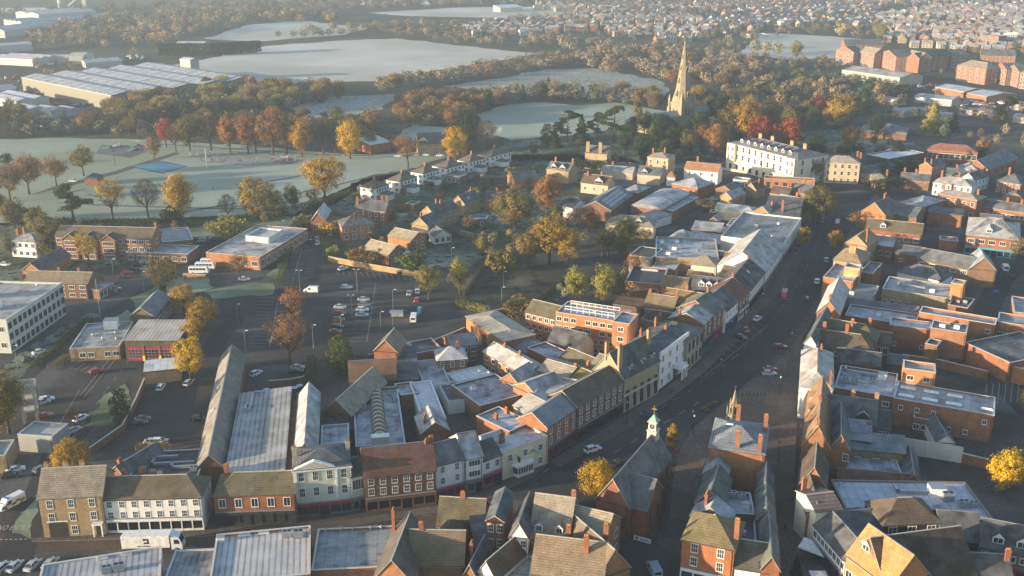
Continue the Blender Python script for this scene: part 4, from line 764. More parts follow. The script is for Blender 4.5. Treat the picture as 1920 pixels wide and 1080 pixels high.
B('black_mansard_shop', 'black weatherboarded shop with a brown hipped roof and three white windows', (1657, 984), (1766, 979), 9, 8.2, 'h', 3.2, 'K', 't', win=(3, 1, 'cas', 1.6, 1.6), ground=5.2, shop='wood', cat='shop', rcol=(.12, .085, .06))
B('big_brown_roof', 'house with a very large plain brown tile roof at the lower right edge', (1662, 1100), (1830, 1076), 13, 7.0, 'g', 6.2, 'B', 't', cat='house', rcol=(.06, .04, .03))  # roof colour darkened to paint in the shadow of the orange gable
B('black_roof_shop', 'shop under a nearly black tile roof right of the weatherboarded shop', (1768, 1012), (1842, 1017), 11, 6.2, 'g', 3.4, 'K', 'k', cat='shop')
B('dormer_shop', 'brick shop with a red fascia and two white dormers at the right edge', (1838, 1024), (1935, 1044), 9, 6.4, 'g', 3.8, 'B', 'k', win=(4, 1, 'cas', 1.4, 1.2), dorm=((.33, .1, 2.0), (.8, .1, 2.0)), shop='red', cat='shop')
B('dark_corner_roof', 'dark tiled building filling the bottom right corner', (1828, 1090), (1900, 1094), 9, 6.0, 'g', 3.2, 'B', 'k', cat='building', ch=((.95, .4, 1),))
# -- island block between the market place and the pedestrian lane
B('leaded_roof_bank', 'ornate brick building with a leaded roof, four tall chimneys and sunlit parapet', (1330, 838), (1434, 852), (1348, 784), 10.6, 'h', 2.4, 'O', 's', cat='building', ch=((.42, .9, 1.6), (.5, .06, 1.4, 4), (.95, .7, 1.6), (.9, .04, 1.2)), rcol=(.2, .23, .26), lw=(5, 3), wcol=(.36, .17, .085), sky=((.3, .5, 1.6, 1.6),))
B('small_slate_shop', 'small pale slate roofed shop in front of the leaded brick building', (1331, 852), (1318, 887), (1366, 884), 6.4, 'g', 2.4, 'R', 'f', cat='shop', rcol=(.2, .22, .26))
B('green_slate_shop', 'narrow shop with a green right roof slope facing the market place', (1321, 890), (1304, 941), (1360, 941), 6.6, 'g', 3.2, 'R', 'e', cat='shop')
B('white_slate_shop', 'shop with a plain pale slate roof behind the brick corner house', (1306, 945), (1295, 966), (1372, 974), 7.0, 'g', 2.8, 'B', 'f', cat='shop', rcol=(.27, .29, .32), ch=((.35, .3, .8, 4),), cw=1.9)
B('brick_corner_house', 'orange brick corner house with a lichen covered hipped roof and white sashes', (1279, 1010), (1377, 1031), 10.5, 9.4, 'h', 3.4, 'O', 'm', win=(2, 2, 'sash', 1.25, 1.75), shop='white', ground=3.4, cat='house', ch=((.98, .25, 1.0),), rcol=(.2, .155, .075), wcol=(.36, .15, .07))
B('white_low_shop', 'low white walled shop with a mossy roof right of the brick corner house', (1377, 1064), (1442, 1074), 10, 5.4, 'g', 3.2, 'W', 'm', win=(2, 1, 'sash', 1.4, 1.5), cat='shop', rcol=(.1, .09, .06))
B('lane_slate_shop', 'slate ridge shop lining the lane beside the flat middle roofs', (1418, 922), (1419, 973), (1453, 975), 6.2, 'g', 2.2, 'R', 'e', cat='shop')
B('lower_lane_shop', 'long green slate shop at the lower end of the lane', (1424, 979), (1428, 1064), (1462, 1072), 6.6, 'g', 2.6, 'R', 'e', cat='shop')
B('upper_lane_shop', 'short slate lane shop below the leaded brick building', (1420, 882), (1418, 918), (1450, 921), 6.4, 'g', 2.2, 'R', 's', cat='shop')
B('middle_flat_roof', 'flat frosted roof with white air units enclosed by the island shops', (1362, 966), (1415, 969), (1368, 926), 5.2, 'f', 0, 'B', 'z', cat='extension', units=((.3, .85, 1.8, 'ac'), (.65, .8, 1.8, 'ac'), (.75, .4, 1.6, 'box')))
B('sunken_flat_roof', 'dark sunken flat roof with one white vent behind the brick corner house', (1377, 1016), (1418, 1020), (1380, 970), 3.6, 'f', 0, 'B', 'd', cat='extension', units=((.4, .3, 1.2, 'box'),))
# -- town hall with transept and clock turret
th = B('town_hall', 'red brick Victorian town hall with steep slate roof, transept and white clock turret', (1117, 934), (1180, 951), (1203, 842), 7.6, 'x', 5.6, 'B', 's', cat='town hall', win=(3, 1, 'dark', 1.0, 2.6), wcol=(.27, .11, .065), rcol=(.125, .12, .115), lw=(7, 1, 'dark', 1.1, 2.8), rw=(7, 1, 'dark', 1.1, 2.8))
w_, d_, h_, r_ = T_dim[th.name]
def attach_local(T, fn, x, y, rz, name):
    s = fn(); s.parent = T; s.location = (x, y, 0); s.rotation_euler = (0, 0, rz); s.name = name
    for k in ('label', 'category', 'group'):
        if k in s: del s[k]
    return s
p0, p1 = (0, 300), (9.5, 300)
attach_local(th, lambda: Bw('transept', 'x', p0, p1, w_/2+3.2, 7.2, 'x', 4.6, 'B', 's', wcol=(.27, .11, .065), rcol=(.11, .11, .115), win=(2, 1, 'dark', 1.0, 2.6)), w_+3.2, 1.5, R(90), 'transept')
tm = MB(); tx, ty = w_/2, d_-1.6
for z0, z1, s0, s1, mt in ((11.5, 14.0, 1.1, 1.05, 'stone_trim'), (14.0, 14.2, 1.25, 1.25, 'stone_trim'), (14.2, 16.2, .9, .84, 'stone_trim'), (16.2, 16.4, 1.15, 1.1, 'stone_trim'), (16.4, 17.8, .98, .1, 'patina_copper')):
    tm.ring([[(tx-s0, ty-s0, z0), (tx+s0, ty-s0, z0), (tx+s0, ty+s0, z0), (tx-s0, ty+s0, z0)], [(tx-s1, ty-s1, z1), (tx+s1, ty-s1, z1), (tx+s1, ty+s1, z1), (tx-s1, ty+s1, z1)]], mt)
tm.tube([(tx, ty, 17.8), (tx, ty, 19.8)], .06, 'gold', 5); tm.box(tx-.6, tx+.6, ty-.03, ty+.03, 19.0, 19.25, 'gold'); tm.lathe([(0.02, 19.7), (.15, 19.85), (.02, 20.0)], 'gold', 6, (tx, ty))
ct = add('clock_turret', tm, th)
for an in range(4):
    cm_ = MB(); cm_.lathe([(.75, 0), (.75, .06)], 'white_paint', 16); cm_.lathe([(.62, .06), (.62, .08)], 'dark_metal', 16); cm_.box(-.04, .04, 0, .45, .08, .1, 'white_paint'); cm_.box(0, .3, -.04, .04, .08, .1, 'white_paint')
    o = add('clock_face', cm_, ct); a_ = an*math.pi/2; o.location = (tx+math.sin(a_)*.88, ty-math.cos(a_)*.88, 15.2); o.rotation_euler = (math.pi/2, 0, a_)
# -- left middle: offices, flats, library, fire station
off = B('council_office', 'pale panelled three storey office with rows of dark square windows at the left edge', (12, 603), (117, 533), 24, 10.2, 'f', 0, 'P', 'z', win=(12, 3, 'dark', 1.7, 1.7), cat='office', rcol=(.36, .32, .27), lw=(6, 2, 'cas', 1.6, 1.5), units=((.93, .3, 2.4, 'vent'), (.3, .4, 4, 'box'), (.6, .7, 4, 'box')), wcol=(.5, .52, .52), par_c=(.6, .58, .54))
flats = B('brick_flats', 'three storey brick flats with white bands and three projecting gables', (103, 443), (283, 448), 9.5, 8.6, 'g', 3.0, 'B', 't', win=(14, 3, 'cas', 1.8, 1.4), rw=(1, 2, 'cas', 1.8, 1.8), cat='flats', rcol=(.14, .11, .08), ch=((.97, .8, .2),), wcol=(.3, .15, .08))
for u_ in (.17, .36, .57):
    W0 = T_dim[flats.name][0]
    attach_local(flats, lambda: Bw('gabled_bay', 'x', (0, 300), (6.2, 300), 5, 8.0, 'x', 2.2, 'R', 't', win=(1, 3, 'cas', 4.2, 1.5), o=.35), W0*u_-3.1, -1.6, 0, 'gabled_bay')
B('flats_wing', 'single storey flat roofed wing with white fascia in front of the brick flats', (236, 474), (352, 478), (366, 462), 3.6, 'f', 0, 'B', 'z', win=(7, 1, 'cas', 2.0, 1.6), cat='wing', para=.3, par_c=(.7, .7, .68))
B('flats_annexe', 'stepped flat roofed annexe with frosted tops right of the brick flats', (306, 456), (362, 450), (330, 429), 4.2, 'f', 0, 'B', 'z', win=(4, 1, 'cas', 2, 1.4), cat='annexe', para=.3, par_c=(.6, .6, .58))
lib = B('library', 'wide single storey library with a stained flat roof and raised clerestory', (386, 475), (487, 484), (549, 428), 4.8, 'f', 0, 'O', 'z', win=(5, 1, 'cas', 2.4, 1.8, ((0, 0), (1, 0))), rw=(9, 1, 'cas', 2.4, 2.6), cat='library', para=.35, rcol=(.26, .22, .19), par_c=(.6, .57, .52))
wL, dL = T_dim[lib.name][:2]
attach_local(lib, lambda: Bw('clerestory', 'x', (0, 300), (wL*.45, 300), dL*.3, 6.6, 'f', 0, 'P', 'z', win=(8, 1, 'dark', 1.5, .8), ground=5.0, shop=None, par_c=(.6, .58, .55)), wL*.3, dL*.45, 0, 'clerestory')
B('bungalow_hall', 'low brick hall with a dark slate roof and white bargeboard gable', (42, 506), (76, 508), 19, 4.0, 'x', 2.8, 'O', 's', cat='hall', rcol=(.08, .085, .09))
B('white_villa', 'white rendered villa with small porch gable at the far left', (19, 451), (66, 454), 9, 6.4, 'h', 1.6, 'W', 'f', win=(4, 2, 'cas', 1.3, 1.5), cat='villa', ch=((.1, .8, .6), (.02, .5, .6)))
B('tan_roof_terrace', 'two storey brick terrace with a plain tan pitched roof left of the lane', (45, 529), (163, 532), 9, 5.6, 'g', 2.6, 'B', 't', win=(6, 2, 'cas', 2.0, 1.2), cat='terrace', rcol=(.25, .19, .12), ch=((.45, .6), (.77, .6)))
B('lock_up_garages', 'row of flat roofed lock-up garages with white doors and one blue door', (186, 546), (214, 532), 6, 3.0, 'f', 0, 'B', 'z', win=(4, 1, 'cas', 2.2, 2.1), cat='garages', para=.2)
B('gabled_hall', 'hall with a blue-grey slate roof, white verges and blank brown gable', (243, 592), (288, 592), 17, 5.6, 'x', 2.6, 'D', 's', rw=(5, 1, 'cas', 2.0, 1.2), cat='hall', rcol=(.19, .21, .25), wcol=(.2, .155, .1))
fs = B('fire_station', 'fire station engine bays with three red doors under a tan metal roof', (233, 638), (333, 638), (350, 606), 6.4, 's', 1.0, 'D', 'c', cat='fire station', rcol=(.42, .36, .28), wcol=(.12, .1, .08))
wF = T_dim[fs.name][0]
for i in range(3):
    x0 = .8+(wF-1.2)*i/3; x1 = x0+(wF-1.2)/3-.8
    bd = MB(); bd.box(x0, x1, -.12, -.01, 0, 4.4, 'red_paint')
    for k in range(1, 5): bd.box(x0, x1, -.17, -.12, .9*k-.08, .9*k, 'lead')
    for k in range(1, 4): xx = x0+(x1-x0)*k/4; bd.box(xx-.05, xx+.05, -.16, -.12, 0, 4.4, 'lead')
    o = add('bay_door', bd, fs)
    g = MB()
    for k in range(1, 4):
        g.face([(x0+.1, -.13, .9*k+.06), (x1-.1, -.13, .9*k+.06), (x1-.1, -.13, .9*(k+1)-.14), (x0+.1, -.13, .9*(k+1)-.14)], 'window_glass')
    add('pane', g, o)
    p = MB(); p.box(x1+.05, x1+.75, -.3, -.01, 0, 1.6, 'yellow_paint'); p.box(x1+.1, x1+.7, -.25, -.01, 1.6, 4.6, 'timber'); add('door_pier', p, fs)
B('station_office', 'flat roofed tan brick fire station office with a mossy roof and round vents', (130, 656), (224, 651), (190, 607), 3.8, 'f', 0, 'T', 'z', win=(6, 1, 'cas', 1.6, 1.3, ((0, 0), (3, 0))), cat='office', rcol=(.2, .2, .165), units=((.3, .5, 1.2, 'vent'), (.55, .35, 1.4, 'vent'), (.75, .55, 1.2, 'vent'), (.6, .8, 4.0, 'box'), (.85, .3, 1.2, 'vent')), para=.3)
B('white_roof_garage', 'low tan garage with a sloping white roof below the fire station', (271, 697), (338, 690), 6.5, 3.8, 's', .5, 'T', 'w', cat='garage')
B('left_edge_shed', 'low shed with a pale flat roof among trees at the left edge', (33, 818), (98, 823), (62, 793), 4.0, 'f', 0, 'Y', 'w', cat='shed', rcol=(.5, .46, .4))
B('small_left_shed', 'small shed corner by the parked cars at the left edge', (-40, 862), (10, 858), 8, 4.0, 'f', 0, 'T', 'z', cat='shed')
B('brick_chapel', 'narrow brick chapel with a frosted white roof and white door by the park', (583, 413), (608, 413), 16, 5.6, 'x', 3.4, 'R', 'f', win=(1, 1, 'cas', 1.6, 2.2), cat='chapel', rcol=(.45, .47, .5), low=True)
# drill tower
p = G(60, 788); dt = thing('drill_tower', 'open concrete drill tower with cantilevered top platform by the fire station yard', 'tower', p, R(20))
b = MB()
for x in (-1.6, 1.6):
    for y in (-1.6, 1.6): b.box(x-.3, x+.3, y-.3, y+.3, 0, 9.6, 'stone_trim')
add('frame', b, dt)
for z in (3.2, 6.4, 9.2):
    b = MB(); s = 2.2 if z > 9 else 1.9; b.box(-s, s, -s, s, z, z+.25, 'stone_trim')
    if z > 9:
        for q in ((-s, s, -s, -s+.2), (-s, s, s-.2, s), (-s, -s+.2, -s, s), (s-.2, s, -s, s)): b.box(q[0], q[1], q[2], q[3], z+.25, z+1.5, 'stone_trim')
    add('platform', b, dt)
b = MB(); b.tube([(2.3, -1, 0), (2.3, -1, 9.2)], .06, 'dark_metal'); b.tube([(2.3, -.4, 0), (2.3, -.4, 9.2)], .06, 'dark_metal')
for k in range(22): b.tube([(2.3, -1, .4*k+.3), (2.3, -.4, .4*k+.3)], .03, 'dark_metal', 4)
add('ladder', b, dt)
# -- villas and semis east of the park
semis = [((675, 350), (705, 354), (730, 345)), ((724, 337), (750, 341), (779, 330)), ((770, 322), (793, 326), (821, 317)), ((810, 311), (837, 316), (866, 306)), ((857, 300), (880, 304), (905, 295)), ((896, 290), (920, 294), (947, 282))]
for i, (a, b, c) in enumerate(semis):
    s = B('semi_detached_house', '%s white semi-detached house along the park edge, counted from the near end, hipped roof' % nth(i), a, b, c, 5.6, 'h', 2.6, 'W', 't', win=(2, 2, 'cas', 1.6, 1.3), rw=(5, 2, 'cas', 1.4, 1.3), cat='house', group='white semi-detached houses along the park', ch=((.5, .5, .3),), low=True, rcol=(.15, .125, .10))
    w1, d1 = T_dim[s.name][:2]
    attach_local(s, lambda: Bw('side_extension', 'x', (0, 300), (5.5, 300), 4.5, 2.8, 'h', 1.2, 'W', 's', low=True), w1+.05, d1*.25, 0, 'side_extension')
B('bay_window_villa', 'orange brick villa with a white angled bay and slate hipped roof', (641, 425), (702, 420), 10, 6.2, 'h', 3.0, 'O', 's', win=(4, 2, 'sash', 1.4, 1.6), cat='villa', ch=((.45, .3, .6), (.8, .7, .6)))
B('long_slate_villa', 'long red brick villa with dark slate roof and four chimneys', (664, 393), (722, 396), 9, 6.4, 'g', 3.2, 'R', 's', win=(5, 2, 'sash'), cat='villa', ch=((.05, .3, .8), (.3, .5, .4), (.75, .8, .6), (.9, .8, .6)))
B('square_brick_house', 'boxy orange brick house with a plain tan pitched roof', (727, 442), (770, 451), 9.5, 5.6, 'g', 2.2, 'O', 'n', rw=(2, 2, 'cas', 1.6, 1.3), cat='house', rcol=(.38, .31, .21))
B('front_brick_house', 'brick house with white gable windows behind the tan car park wall', (681, 466), (728, 478), 9, 5.2, 'g', 2.6, 'R', 'n', rw=(2, 2, 'cas', 1.6, 1.3), cat='house', rcol=(.38, .31, .21))
B('garage_cottage', 'small slate roofed annexe joined to the brick house behind the wall', (752, 478), (773, 474), 6, 3.6, 'x', 2, 'W', 's', cat='annexe')
B('tan_gable_villa', 'tan brick villa gable with white dormers on its slate side', (772, 420), (803, 425), 10, 5.4, 'x', 3.4, 'T', 's', cat='villa', ch=((.5, .1, .6),))
B('slate_pair_house', 'tan brick pair of houses with dark slate roof and twin orange chimneys', (789, 398), (815, 404), 15, 6.0, 'x', 3.4, 'T', 's', rw=(4, 1, 'cas'), cat='house', ch=((.35, .45, .8), (.65, .45, .8)))
B('white_garden_annexe', 'low white gabled annexe with large windows in the gardens', (814, 444), (846, 440), 9, 3.2, 'x', 2.2, 'W', 's', win=(3, 1, 'cas', 1.6, 1.8), cat='annexe')
B('blue_garden_annexe', 'low blue slate roofed annexe left of the white garden annexe', (772, 432), (812, 436), 9, 3.4, 'g', 1.6, 'B', 's', cat='annexe')
B('slate_gable_house', 'tan gable house with a skylit slate roof higher up the gardens', (848, 378), (871, 382), 12, 5.6, 'x', 3.2, 'T', 's', cat='house', sky=((.8, .4),), ch=((.5, .8, .6),))
B('brick_garden_shed', 'small brick shed with a white door and blue tarpaulin roof', (880, 412), (912, 413), 6, 3.0, 'f', 0, 'B', 'z', win=(2, 1, 'cas', 1.0, 1.9), cat='shed', rcol=(.1, .2, .4))
B('red_brick_cottage', 'small red brick cottage with slate roof beside the big russet tree', (908, 374), (938, 375), 8, 5.0, 'g', 2.6, 'O', 's', cat='cottage', ch=((.7, .5, .6),))
B('slate_bungalow', 'orange brick bungalow with a green slate hipped roof below the church trees', (965, 338), (1010, 334), 10, 4.2, 'g', 2.6, 'O', 'e', cat='bungalow', hip=(0, 0))
B('twin_gable_villa', 'tan brick villa with twin gables and tall chimneys below the church trees', (1025, 316), (1066, 322), 9, 6.2, 'g', 3, 'T', 's', cat='villa', ch=((.2, .5, 1.4), (.98, .5, 1.8)), dorm=((.3, .05, 3, 'stone_trim'), (.7, .05, 3, 'stone_trim')))
B('tower_house', 'tall stone house with two big lit chimney stacks among dark trees', (1097, 286), (1138, 289), 9, 8.6, 'g', 3.2, 'T', 's', cat='house', ch=((.12, .05, 2.2), (.68, .05, 2.2)), cw=1.8, cm='T', wcol=(.42, .33, .2))
B('brown_gable_house', 'stone gabled house with brown tiled roof and a brick chimney', (1089, 342), (1140, 348), 9, 5.0, 'g', 3.4, 'S', 't', win=(3, 1, 'cas'), cat='house', ch=((.15, .4, .6), (.6, .6, .6)), dorm=((.65, .03, 4, 'stone_trim'),))
B('low_frosted_row', 'low row of outbuildings with frosted roofs below the churchyard', (1128, 320), (1186, 324), 9, 3.8, 'g', 2, 'S', 'f', cat='outbuildings', ch=((.3, .5, 1), (.85, .5, 1)))
B('grey_gable_cottage', 'grey stone cottage with steep slate gable left of the tan villa', (1195, 326), (1238, 330), 9, 4.8, 'g', 3.2, 'S', 's', cat='cottage', ch=((.3, .5, 1.2),), dorm=((.3, .03, 3, 'stone_trim'),))
B('hipped_stone_villa', 'square tan stone villa with a pale hipped roof below the spire', (1214, 294), (1253, 298), (1272, 291), 8.8, 'h', 1.8, 'T', 'n', win=(3, 2, 'sash', 1.2, 1.8), cat='villa', ch=((.05, .6, .6), (.5, .95, .4)), wcol=(.48, .38, .24), rcol=(.36, .32, .27))
B('orange_roof_villa', 'white walled villa with an orange tiled roof and tall chimney', (1283, 317), (1346, 323), 9.5, 6.6, 'g', 3.0, 'W', 'o', win=(3, 2), cat='villa', ch=((.3, .6, 2.2),), rcol=(.4, .2, .1))
B('orange_lodge', 'tiny white lodge with an orange pyramid roof', (1250, 331), (1265, 332), 4.5, 4.6, 'h', 2.4, 'W', 'o', cat='lodge')
B('slate_shed_hall', 'brick hall with a wide frosted slate hipped roof by the side road', (1260, 344), (1308, 353), (1333, 341), 5.0, 'h', 2.6, 'R', 'f', win=(3, 1, 'cas', 1.6, 1.3), cat='hall', rcol=(.24, .26, .29))
B('rooflight_workshop', 'workshop with rows of white rooflights on its dark right roof slope', (1090, 389), (1145, 395), (1185, 364), 5.0, 'x', 3.4, 'B', 's', cat='workshop', rcol=(.17, .19, .2), sky=tuple((u, v, 1.2, 4) for v in (.2, .32, .44, .56, .68, .8) for u in (.62, .74, .87)))
B('curved_roof_depot', 'depot with a shallow curved frosted roof beside the workshop', (1183, 386), (1240, 394), (1272, 361), 5.2, 'b', 1.6, 'B', 'z', cat='depot')
B('depot_side_shed', 'lower flat shed along the right side of the curved roof depot', (1242, 394), (1262, 397), (1282, 366), 4.2, 'f', 0, 'B', 'z', cat='shed', para=.2)
B('hip_depot', 'small hipped slate depot behind the workshop', (1167, 358), (1196, 362), (1216, 350), 4.4, 'h', 1.8, 'B', 'f', cat='depot')
B('dormer_mill', 'old cream building with two round dormers half hidden by trees', (1136, 420), (1226, 426), 9, 5.0, 'h', 3.0, 'C', 'n', cat='mill', dorm=((.4, .1, 2.2, 'stone_trim'), (.68, .1, 2.2, 'stone_trim')), rcol=(.3, .25, .19))
B('blue_canopy_shed', 'blue-grey canopy shed right of the old cream building', (1226, 412), (1260, 402), 8, 4.0, 's', .6, 'P', 'z', cat='shed')
B('big_frosted_store', 'very wide flat roofed store with frosted blue-grey roof behind the trees', (1229, 484), (1348, 489), (1246, 447), 6.0, 'f', 0, 'T', 'z', cat='store', units=((.1, .75, 1.6, 'box'), (.35, .8, 1.6, 'box'), (.3, .45, 1.6, 'box'), (.2, .2, 1.6, 'box'), (.9, .4, 2.4, 'duct')), rcol=(.2, .23, .28))
B('tan_brick_block', 'square tan brick block with dark flat roof left of the frosted store', (1180, 479), (1222, 485), (1236, 467), 6.2, 'f', 0, 'T', 'd', cat='block', wcol=(.27, .24, .19), para=.2)
B('low_frost_store', 'low store with white frosted flat roof in front of the wide frosted store', (1223, 501), (1266, 506), (1276, 488), 4.2, 'f', 0, 'T', 'z', cat='store', para=.2)
B('white_hip_store', 'small white store with a frosted hipped roof behind the wide store', (1256, 443), (1290, 448), 9, 4.4, 'h', 2.2, 'W', 'f', cat='store')
B('lilac_flat_store', 'store with a lilac tinted flat roof and four flush rooflights', (1286, 452), (1348, 459), (1354, 441), 5.0, 'f', 0, 'B', 'w', cat='store', rcol=(.42, .41, .48), para=.15, sky=((.15, .6), (.4, .6), (.6, .6), (.82, .6)))
B('frosted_lean_store', 'low store with a frosted mono-pitch roof behind the lilac roof', (1297, 430), (1350, 435), 9, 4.4, 's', 1.2, 'B', 'f', cat='store')
B('white_window_range', 'red brick range with a row of white windows under a slate roof', (1353, 440), (1422, 447), 8, 5.4, 'g', 2.0, 'R', 's', win=(6, 1, 'cas', 1.6, 1.5), cat='range', rcol=(.14, .13, .14))
B('plant_roof_store', 'flat roof cluttered with white plant behind the brick window range', (1362, 424), (1415, 430), 11, 5.0, 'f', 0, 'B', 'z', cat='store', units=((.2, .6, 1.6, 'ac'), (.4, .7, 1.6, 'box'), (.6, .6, 1.8, 'ac'), (.8, .5, 1.4, 'box'), (.3, .3, 1.4, 'ac')))
B('cream_long_store', 'long cream walled store with a pale pitched roof', (1341, 391), (1414, 399), 9, 4.6, 'g', 1.6, 'C', 'f', cat='store', hip=(0, 1), rcol=(.34, .35, .36))
B('tan_gable_workshop', 'workshop with a tan gable and half frosted roof', (1350, 368), (1372, 372), 13, 4.6, 'x', 2.4, 'T', 'f', cat='workshop')
B('slate_side_range', 'dark slate roofed range next to the tan gable workshop', (1374, 360), (1396, 352), 9, 4.6, 'g', 2.2, 'B', 's', cat='range')
B('tan_lane_cottage', 'small cottage with a bright tan gable near the mansion', (1398, 352), (1418, 356), 8, 4.4, 'x', 2.8, 'T', 't', cat='cottage', ch=((.8, .5, 1),))
B('low_lane_store', 'low flat store with pale roof below the mansion', (1374, 338), (1402, 341), 6, 3.2, 'f', 0, 'C', 'z', cat='store', win=(5, 1, 'cas'))
B('small_white_store', 'tiny brick store with a white gable roof in the rear yards', (1330, 413), (1347, 415), 7, 3.0, 'x', 1.4, 'R', 'f', cat='store')
B('black_yard_store', 'dark low store beside the tiny white roofed store', (1330, 400), (1342, 401), 5, 3.0, 'f', 0, 'D', 'z', cat='store')
# -- mansion and upper right
man = B('mansion', 'grand cream white three storey mansion with round attic dormers and four chimneys', (1367, 267), (1496, 299), (1526, 284), 13.0, 'h', 3.0, 'W', 's', win=(11, 3, 'sash', 1.5, 2.6), lw=None, rw=(3, 3, 'sash', 1.4, 2.4), cat='mansion', wcol=(.74, .67, .52), ch=((.2, .6, 1.6), (.38, .6, 1.6), (.66, .6, 1.6), (.84, .6, 1.6)), cw=2.2, cm='T', dorm=tuple((.14+.1*k, .12, 1.9) for k in range(8)), rcol=(.16, .15, .16), ground=0)
w1, d1 = T_dim[man.name][:2]
attach_local(man, lambda: Bw('porch', 'x', (0, 300), (w1*.9, 300), 2.5, 3.6, 'f', 0, 'W', 'w', wcol=(.74, .67, .52), win=(9, 1, 'dark', 1.6, 2.4)), w1*.05, -2.52, 0, 'porch')
attach_local(man, lambda: Bw('bay', 'x', (0, 300), (6, 300), 1.6, 12.4, 'f', 0, 'W', 'w', wcol=(.74, .67, .52), win=(2, 3, 'sash', 1.4, 2.4)), 0.4, -1.62, 0, 'bay')
attach_local(man, lambda: Bw('bay', 'x', (0, 300), (6, 300), 1.6, 12.4, 'f', 0, 'W', 'w', wcol=(.74, .67, .52), win=(2, 3, 'sash', 1.4, 2.4)), w1-6.4, -1.62, 0, 'bay')
B('brick_front_block', 'ruined looking low orange brick block with mossy roof before the mansion', (1433, 336), (1528, 341), 6, 5.0, 'f', 0, 'O', 'd', win=(6, 1, 'dark', 1.6, 2.4), cat='block', rcol=(.22, .2, .12))
B('georgian_house', 'tan stone Georgian house of three storeys with a pale hipped roof', (1548, 304), (1613, 307), (1628, 300), 10.4, 'h', 2.4, 'T', 'n', win=(5, 3, 'sash', 1.3, 1.8), cat='house', wcol=(.54, .44, .29), rcol=(.38, .34, .29), ch=((1.02, .5, 1), (.95, .9, 1)))
B('georgian_wing', 'low stone wing right of the Georgian house', (1614, 325), (1640, 328), 10, 4.6, 'g', 1.4, 'T', 's', cat='wing', win=(3, 1))
B('glass_pavilion', 'modern glass sided pavilion with a floating white flat roof', (1624, 291), (1666, 300), (1697, 281), 5.4, 'f', 0, 'K', 'w', cat='pavilion', win=(6, 1, 'dark', 2.6, 3.2), par_c=(.7, .7, .7))
B('pavilion_annexe', 'low slate roofed annexe in front of the glass pavilion', (1640, 318), (1690, 312), 9, 3.8, 'h', 1.6, 'T', 's', cat='annexe')
B('stone_lodge', 'small tan stone lodge with a pyramid roof and chimney', (1634, 336), (1664, 338), 8, 4.2, 'h', 2.2, 'T', 'n', cat='lodge', ch=((.95, .6, 1),))
B('red_roof_school', 'brick school range with a red tiled roof and tall white windows', (1740, 281), (1833, 287), 11, 5.6, 'h', 2.8, 'R', 'r', win=(9, 1, 'cas', 2.2, 2.6), cat='school', rcol=(.34, .13, .08))
B('slate_school_wing', 'grey slate roofed school wing left of the red roof', (1672, 283), (1738, 281), 11, 5.2, 'h', 2.6, 'R', 's', cat='wing')
B('big_hip_hall', 'broad low hall with grey-blue hipped roofs behind dark trees', (1614, 244), (1700, 250), 20, 4.4, 'h', 3.2, 'B', 's', cat='hall', rcol=(.16, .17, .2))
B('slate_chapel', 'slate roofed chapel at the far right of the upper town', (1852, 318), (1908, 296), 12, 5.6, 'g', 4.0, 'R', 's', win=(5, 1, 'dark'), cat='chapel', rcol=(.14, .16, .19))
B('white_side_townhouse', 'orange brick townhouse with white right side and three chimneys', (1724, 310), (1748, 314), (1772, 306), 7.4, 'x', 2.2, 'O', 's', rw=(4, 3, 'cas', 1.2, 1.3), cat='townhouse', ch=((.3, .1, 1), (.8, .1, 1), (.4, .9, .6)))
B('dark_cottage_row', 'dark low cottage row behind the evergreen hedge at the upper right', (1688, 336), (1742, 341), 9, 4.4, 'g', 2.6, 'B', 's', cat='cottages', ch=((.1, .5, 1), (.5, .5, 1)))
B('street_top_gable', 'big orange brick gable house at the top of the high street', (1615, 396), (1661, 405), 13, 7.2, 'x', 4.8, 'O', 'e', cat='house', ch=((.4, .9, .8),), wcol=(.42, .19, .085), cw=2)
B('slate_yard_row', 'dark slate roofs stepping down behind the orange gable house', (1664, 400), (1716, 408), 14, 6, 'g', 2.6, 'B', 's', cat='row', rcol=(.1, .12, .13))
B('bay_window_row', 'brown brick row with mossy tile roof and white bay windows', (1624, 428), (1728, 439), 9.5, 6.0, 'g', 3.0, 'R', 'm', win=(6, 1, 'cas', 2.0, 1.5), cat='row', ch=((.22, .5, .6), (.85, .6, .5)), dorm=((.3, .1, 2.0),), rcol=(.14, .105, .065))
B('frosted_hip_block', 'brick block with a frosted grey hipped roof near the street top', (1687, 379), (1728, 388), (1758, 372), 7.0, 'h', 2.4, 'R', 'f', cat='block', win=(2, 2, 'cas'), rcol=(.26, .28, .31))
B('brick_townhouse', 'symmetrical red brick townhouse with two rows of white sashes', (1758, 363), (1832, 376), 10, 9.0, 'h', 1.6, 'R', 'n', win=(5, 2, 'sash', 1.5, 1.7), ground=3.0, shop=None, cat='townhouse', rcol=(.38, .33, .28), ch=((.02, .5, .8), (.15, .9, .8), (.85, .7, .6)))
B('brick_garage_wall', 'long blank brick garage in front of the red brick townhouse', (1740, 397), (1804, 404), 8, 5.4, 's', .8, 'O', 's', cat='garage', wcol=(.3, .15, .08))
B('corner_showroom', 'large brick showroom with teal shopfronts and a wide frosted mansard roof', (1812, 440), (1912, 451), 28, 7.6, 'g', 4.4, 'R', 'f', hip=(1, 1), win=(5, 1, 'cas', 2.2, 1.4), shop='teal', cat='showroom', dorm=((.42, .1, 2.0),), rcol=(.4, .38, .35))
B('long_slate_range', 'long tan brick range with plain slate roof and pairs of white windows', (1720, 485), (1818, 504), 10, 6.6, 'g', 3.0, 'T', 's', win=(5, 2, 'cas', 1.8, 1.2, ((0, 0), (1, 0), (4, 0))), cat='range', wcol=(.24, .17, .1), rcol=(.13, .135, .145))
